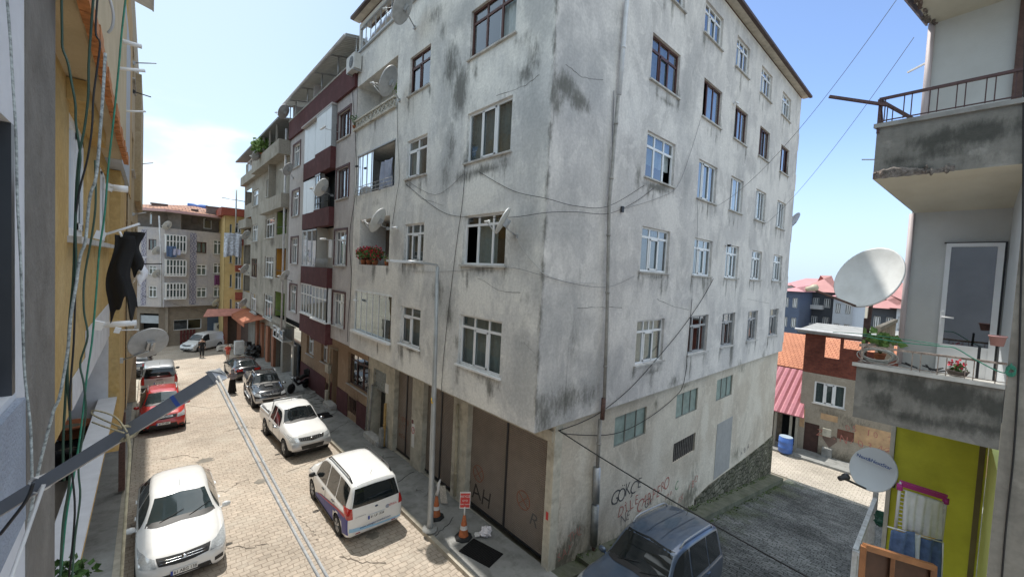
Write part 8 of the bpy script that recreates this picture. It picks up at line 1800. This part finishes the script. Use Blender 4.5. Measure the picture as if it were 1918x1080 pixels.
# blue barrel by the shed
bc = onX(1470,848,HX-1.6); root = empty('barrel', (HX-1.6,bc.y,-3.5), 'blue plastic barrel standing in front of the shed', 'barrel'); b = MB(); b.lathe([(.001,0),(.36,0),(.40,.08),(.40,.3),(.42,.33),(.40,.36),(.40,.68),(.42,.71),(.40,.74),(.39,1.0),(.35,1.03)],24,Matrix.Translation((HX-1.6,bc.y,-3.48))); b.build('body', pm('blue_plastic',(.02,.06,.25),.4), root); b = MB(); b.lathe([(.38,1.035),(.001,1.04)],20,Matrix.Translation((HX-1.6,bc.y,-3.48))); b.build('lid', pm('pale_barrel_lid',(.35,.42,.50),.5), root)
# far antennas on roofs
b = MB(); p = atd(442,400,34); b.tube([p-Vector((0,0,1.2)),p+Vector((0,0,2.0))],.05,6); b.tube([p+Vector((-1.0,0,1.2)),p+Vector((.7,0,1.1))],.03,5); tag(b.build('roof_aerial', METAL, None),'tall thin aerial on the roof of the yellow house','aerial')
b = MB(); p = onX(1600,297,0); b.tube([(-7.0,9,0),(-7.0,9,0.01)],.01,4) if False else None
pp = P3(FR_,300,410,.5); b = MB(); b.tube([P3(FR_,298,404,.35),P3(FR_,301,470,.35),P3(FR_,303,575,.35)],.06,6) ; b.build('drainpipe', PIPE, end)
# ================================================================ people
def skin_mesh(name, nodes, edges, sub=1):
    me = bpy.data.meshes.new(name); me.from_pydata([n[0] for n in nodes], edges, []); me.update()
    o = bpy.data.objects.new('tmp_'+name, me); COL.objects.link(o); md = o.modifiers.new('s','SKIN'); md.use_smooth_shade = True
    for i, n in enumerate(nodes):
        r = n[1]; r = r if isinstance(r, tuple) else (r, r); me.skin_vertices[0].data[i].radius = r; me.skin_vertices[0].data[i].use_root = (i == 0)
    ms = o.modifiers.new('d','SUBSURF'); ms.levels = sub; ms.render_levels = sub
    dg = bpy.context.evaluated_depsgraph_get(); m2 = bpy.data.meshes.new_from_object(o.evaluated_get(dg)); bpy.data.objects.remove(o); m2.name = name; m2.materials.clear(); return m2
SKIN = pm('skin', (.42,.25,.17), .6, var=.05)
def person(label, loc, rz, h, top, bottom, hair, scarf=None, skirt=False, arms=((.0,.0),(.0,.0)), step=.12, topmat2=None, shorts=False):
    """body about h tall; x forward; arms = per side (forward swing, elbow bend)"""
    s = h/1.72; root = empty('person', loc, label, 'person'); root.rotation_euler = (0,0,rz)
    N = [((0,0,.93),(.12,.15)),((0,0,1.08),(.10,.13)),((.01,0,1.25),(.11,.15)),((.0,0,1.40),(.09,.145)),((.0,0,1.48),.055),((.015,0,1.56),.06),((.025,0,1.64),(.085,.075)),((.02,0,1.70),.055)]
    E = [(0,1),(1,2),(2,3),(3,4),(4,5),(5,6),(6,7)]
    hands = []
    for k, sd_ in enumerate((1,-1)):
        sw, el = arms[k]; b = len(N)
        sh = (0,.19*sd_,1.40); eb = (sin(sw)*.28,.235*sd_,1.40-cos(sw)*.28); wr_ = (eb[0]+sin(sw+el)*.25,(.235-.05*(el>.5))*sd_,eb[2]-cos(sw+el)*.25); hd = (wr_[0]+sin(sw+el)*.07,wr_[1],wr_[2]-cos(sw+el)*.07)
        N += [(sh,.062),(eb,.045),(wr_,.03),(hd,(.02,.038))]; E += [(3,b),(b,b+1),(b+1,b+2),(b+2,b+3)]; hands.append((Vector(hd), Vector((sin(sw+el),0,-cos(sw+el))), sd_))
        lg = step*sd_; b = len(N)
        N += [((0,.09*sd_,.88),.095),((lg*.6,.095*sd_,.48),.065),((lg*.9 if lg>0 else lg*1.2,.10*sd_,.09),.045),((lg*.9+.13 if lg>0 else lg*1.2+.13,.11*sd_,.035),(.045,.035))]; E += [(0,b),(b,b+1),(b+1,b+2),(b+2,b+3)]
    S_ = lambda L: [(tuple(c*s for c in p), (tuple(q*s for q in r) if isinstance(r,tuple) else r*s)) for p,r in L]
    link_mesh('body', skin_mesh('body', S_(N), E), SKIN, root, False)
    for hd, d, sd_ in hands:      # five fingers each
        b = MB(); side = Vector((1,0,0)) if abs(d.x)<.7 else Vector((0,0,1)); side = (side-d*side.dot(d)).normalized()
        for f in range(4): L = (.075,.085,.08,.06)[f]; o_ = hd+d*.03+side*(.026-.017*f); b.tube([o_*s,(o_+d*L*.55)*s,(o_+d*L*.95+Vector((0,-sd_*.018,0)))*s],[.009*s,.008*s,.006*s],6)
        o_ = hd+side*.03; b.tube([o_*s,(o_+side*.03+d*.03)*s,(o_+side*.03+d*.06)*s],[.011*s,.009*s,.007*s],6); b.build('fingers', SKIN, root, False)
    # clothing: shirt with sleeves
    Nt = [((0,0,.90),(.145,.172)),((0,0,1.08),(.13,.162)),((.01,0,1.25),(.13,.17)),((0,0,1.41),(.118,.165))]; Et = [(0,1),(1,2),(2,3)]
    for k, sd_ in enumerate((1,-1)):
        i0 = 8+k*8; b = len(Nt); Nt += [(N[i0][0],.084),(N[i0+1][0],.062),(tuple(.75*a+.25*c for a,c in zip(N[i0+2][0],N[i0+1][0])),.045)]; Et += [(3,b),(b,b+1),(b+1,b+2)]
    link_mesh('shirt', skin_mesh('shirt', S_(Nt), Et), top, root, False)
    if skirt:
        b = MB(); b.lathe([(.15*s,1.0*s),(.19*s,.85*s),(.21*s,.6*s),(.24*s,.3*s),(.27*s,.10*s),(.25*s,.10*s)], 18, Matrix.Diagonal((.85,1,1,1))); b.build('skirt', bottom, root, False)
    else:
        Np = [((0,0,.95),(.135,.16))]; Ep = []
        for k, sd_ in enumerate((1,-1)):
            i0 = 12+k*8; b = len(Np); kn = N[i0+1][0]; an = N[i0+2][0]; Np += [(N[i0][0],.112),(kn,.082),((an[0],an[1],.12 if not shorts else .50),.062)]; Ep += [(0,b),(b,b+1)]+([(b+1,b+2)] if not shorts else [])
            if shorts: Np = Np[:-1]
        link_mesh('trousers', skin_mesh('trousers', S_(Np), Ep), bottom, root, False)
    for k in range(2):
        i0 = 12+k*8; an, to = Vector(N[i0+2][0]), Vector(N[i0+3][0]); b = MB(); b.tube([(an-Vector((.05,0,.04)))*s,(an+Vector((.03,0,-.03)))*s,(to+Vector((0,0,.0)))*s],[.045*s,.052*s,.035*s],8); b.build('shoe', TRIMB, root, False)
    b = MB(); hc = Vector((.02,0,1.655))*s
    if scarf: b.lathe([(.001,.115),(.06,.10),(.10,.05),(.112,-.02),(.105,-.10),(.12,-.18),(.15,-.24)], 16, Matrix.Translation(hc-Vector((.015*s,0,0)))@Matrix.Diagonal((s,s*.95,s,1))); b.build('headscarf', scarf, root, False)
    else: b.lathe([(.001,.085),(.05,.075),(.08,.04),(.088,0),(.085,-.05)], 16, Matrix.Translation(hc+Vector((-.022*s,0,.015*s)))@Matrix.Diagonal((s,s*.92,s,1))); b.build('hair', hair, root, False)
    f_ = MB()
    for sy in (-1,1): f_.lathe([(.001,.008),(.010,.004),(.012,-.004)],8,Matrix.Translation((hc.x+.086*s,sy*.03*s,hc.z+.0))@Euler((0,pi/2,0)).to_matrix().to_4x4())
    f_.build('eyes', BLACKM, root, False)
    f_ = MB(); f_.tube([(hc.x+.085*s,0,hc.z+.0),(hc.x+.108*s,0,hc.z-.03*s)],[.008*s,.015*s],6); f_.build('nose', SKIN, root, False)
    f_ = MB(); f_.bar((hc.x+.084*s,-.022*s,hc.z-.062*s),(hc.x+.084*s,.022*s,hc.z-.062*s),.01*s); f_.build('mouth', pm('lips',(.30,.10,.08),.6), root, False)
    if not scarf:
        for sy in (-1,1): f_ = MB(); f_.lathe([(.001,.006),(.018,.004),(.02,-.004)],8,Matrix.Translation((hc.x,sy*.078*s,hc.z-.01*s))@Euler((pi/2,0,0)).to_matrix().to_4x4()@Matrix.Diagonal((.7,1.2,1,1))); f_.build('ear', SKIN, root, False)
    return root
HAIRB = pm('dark_hair', (.02,.015,.012), .7, var=.3, vscale=60)
person('woman in grey headscarf, pale patterned top and long black skirt walking up the street', (-2.86,21.9,gz(-2.8,21.9)), radians(100), 1.44, pm('patterned_blouse',(.30,.28,.30),.85,var=.8,vscale=18), BLKC, HAIRB, scarf=pm('grey_scarf',(.30,.29,.30),.85,var=.4,vscale=20), skirt=True, arms=((.2,1.3),(.1,.9)))
person('man in black shirt and trousers walking in front of the white van', (-3.3,34.6,gz(-3,34.6)), radians(-95), 1.55, pm('black_shirt',(.012,.012,.013),.9), pm('black_trousers',(.014,.014,.016),.9), HAIRB, arms=((.3,.3),(-.2,1.2)), step=.16)
person('child in a red top and shorts standing at the corner by the pale crate', (-1.78,32.8,gz(-1.8,32.8)), radians(-110), 1.22, pm('red_tshirt',(.45,.06,.04),.85), pm('orange_red_shorts',(.42,.10,.06),.85), HAIRB, arms=((.1,.3),(.5,.9)), step=.06, shorts=True)
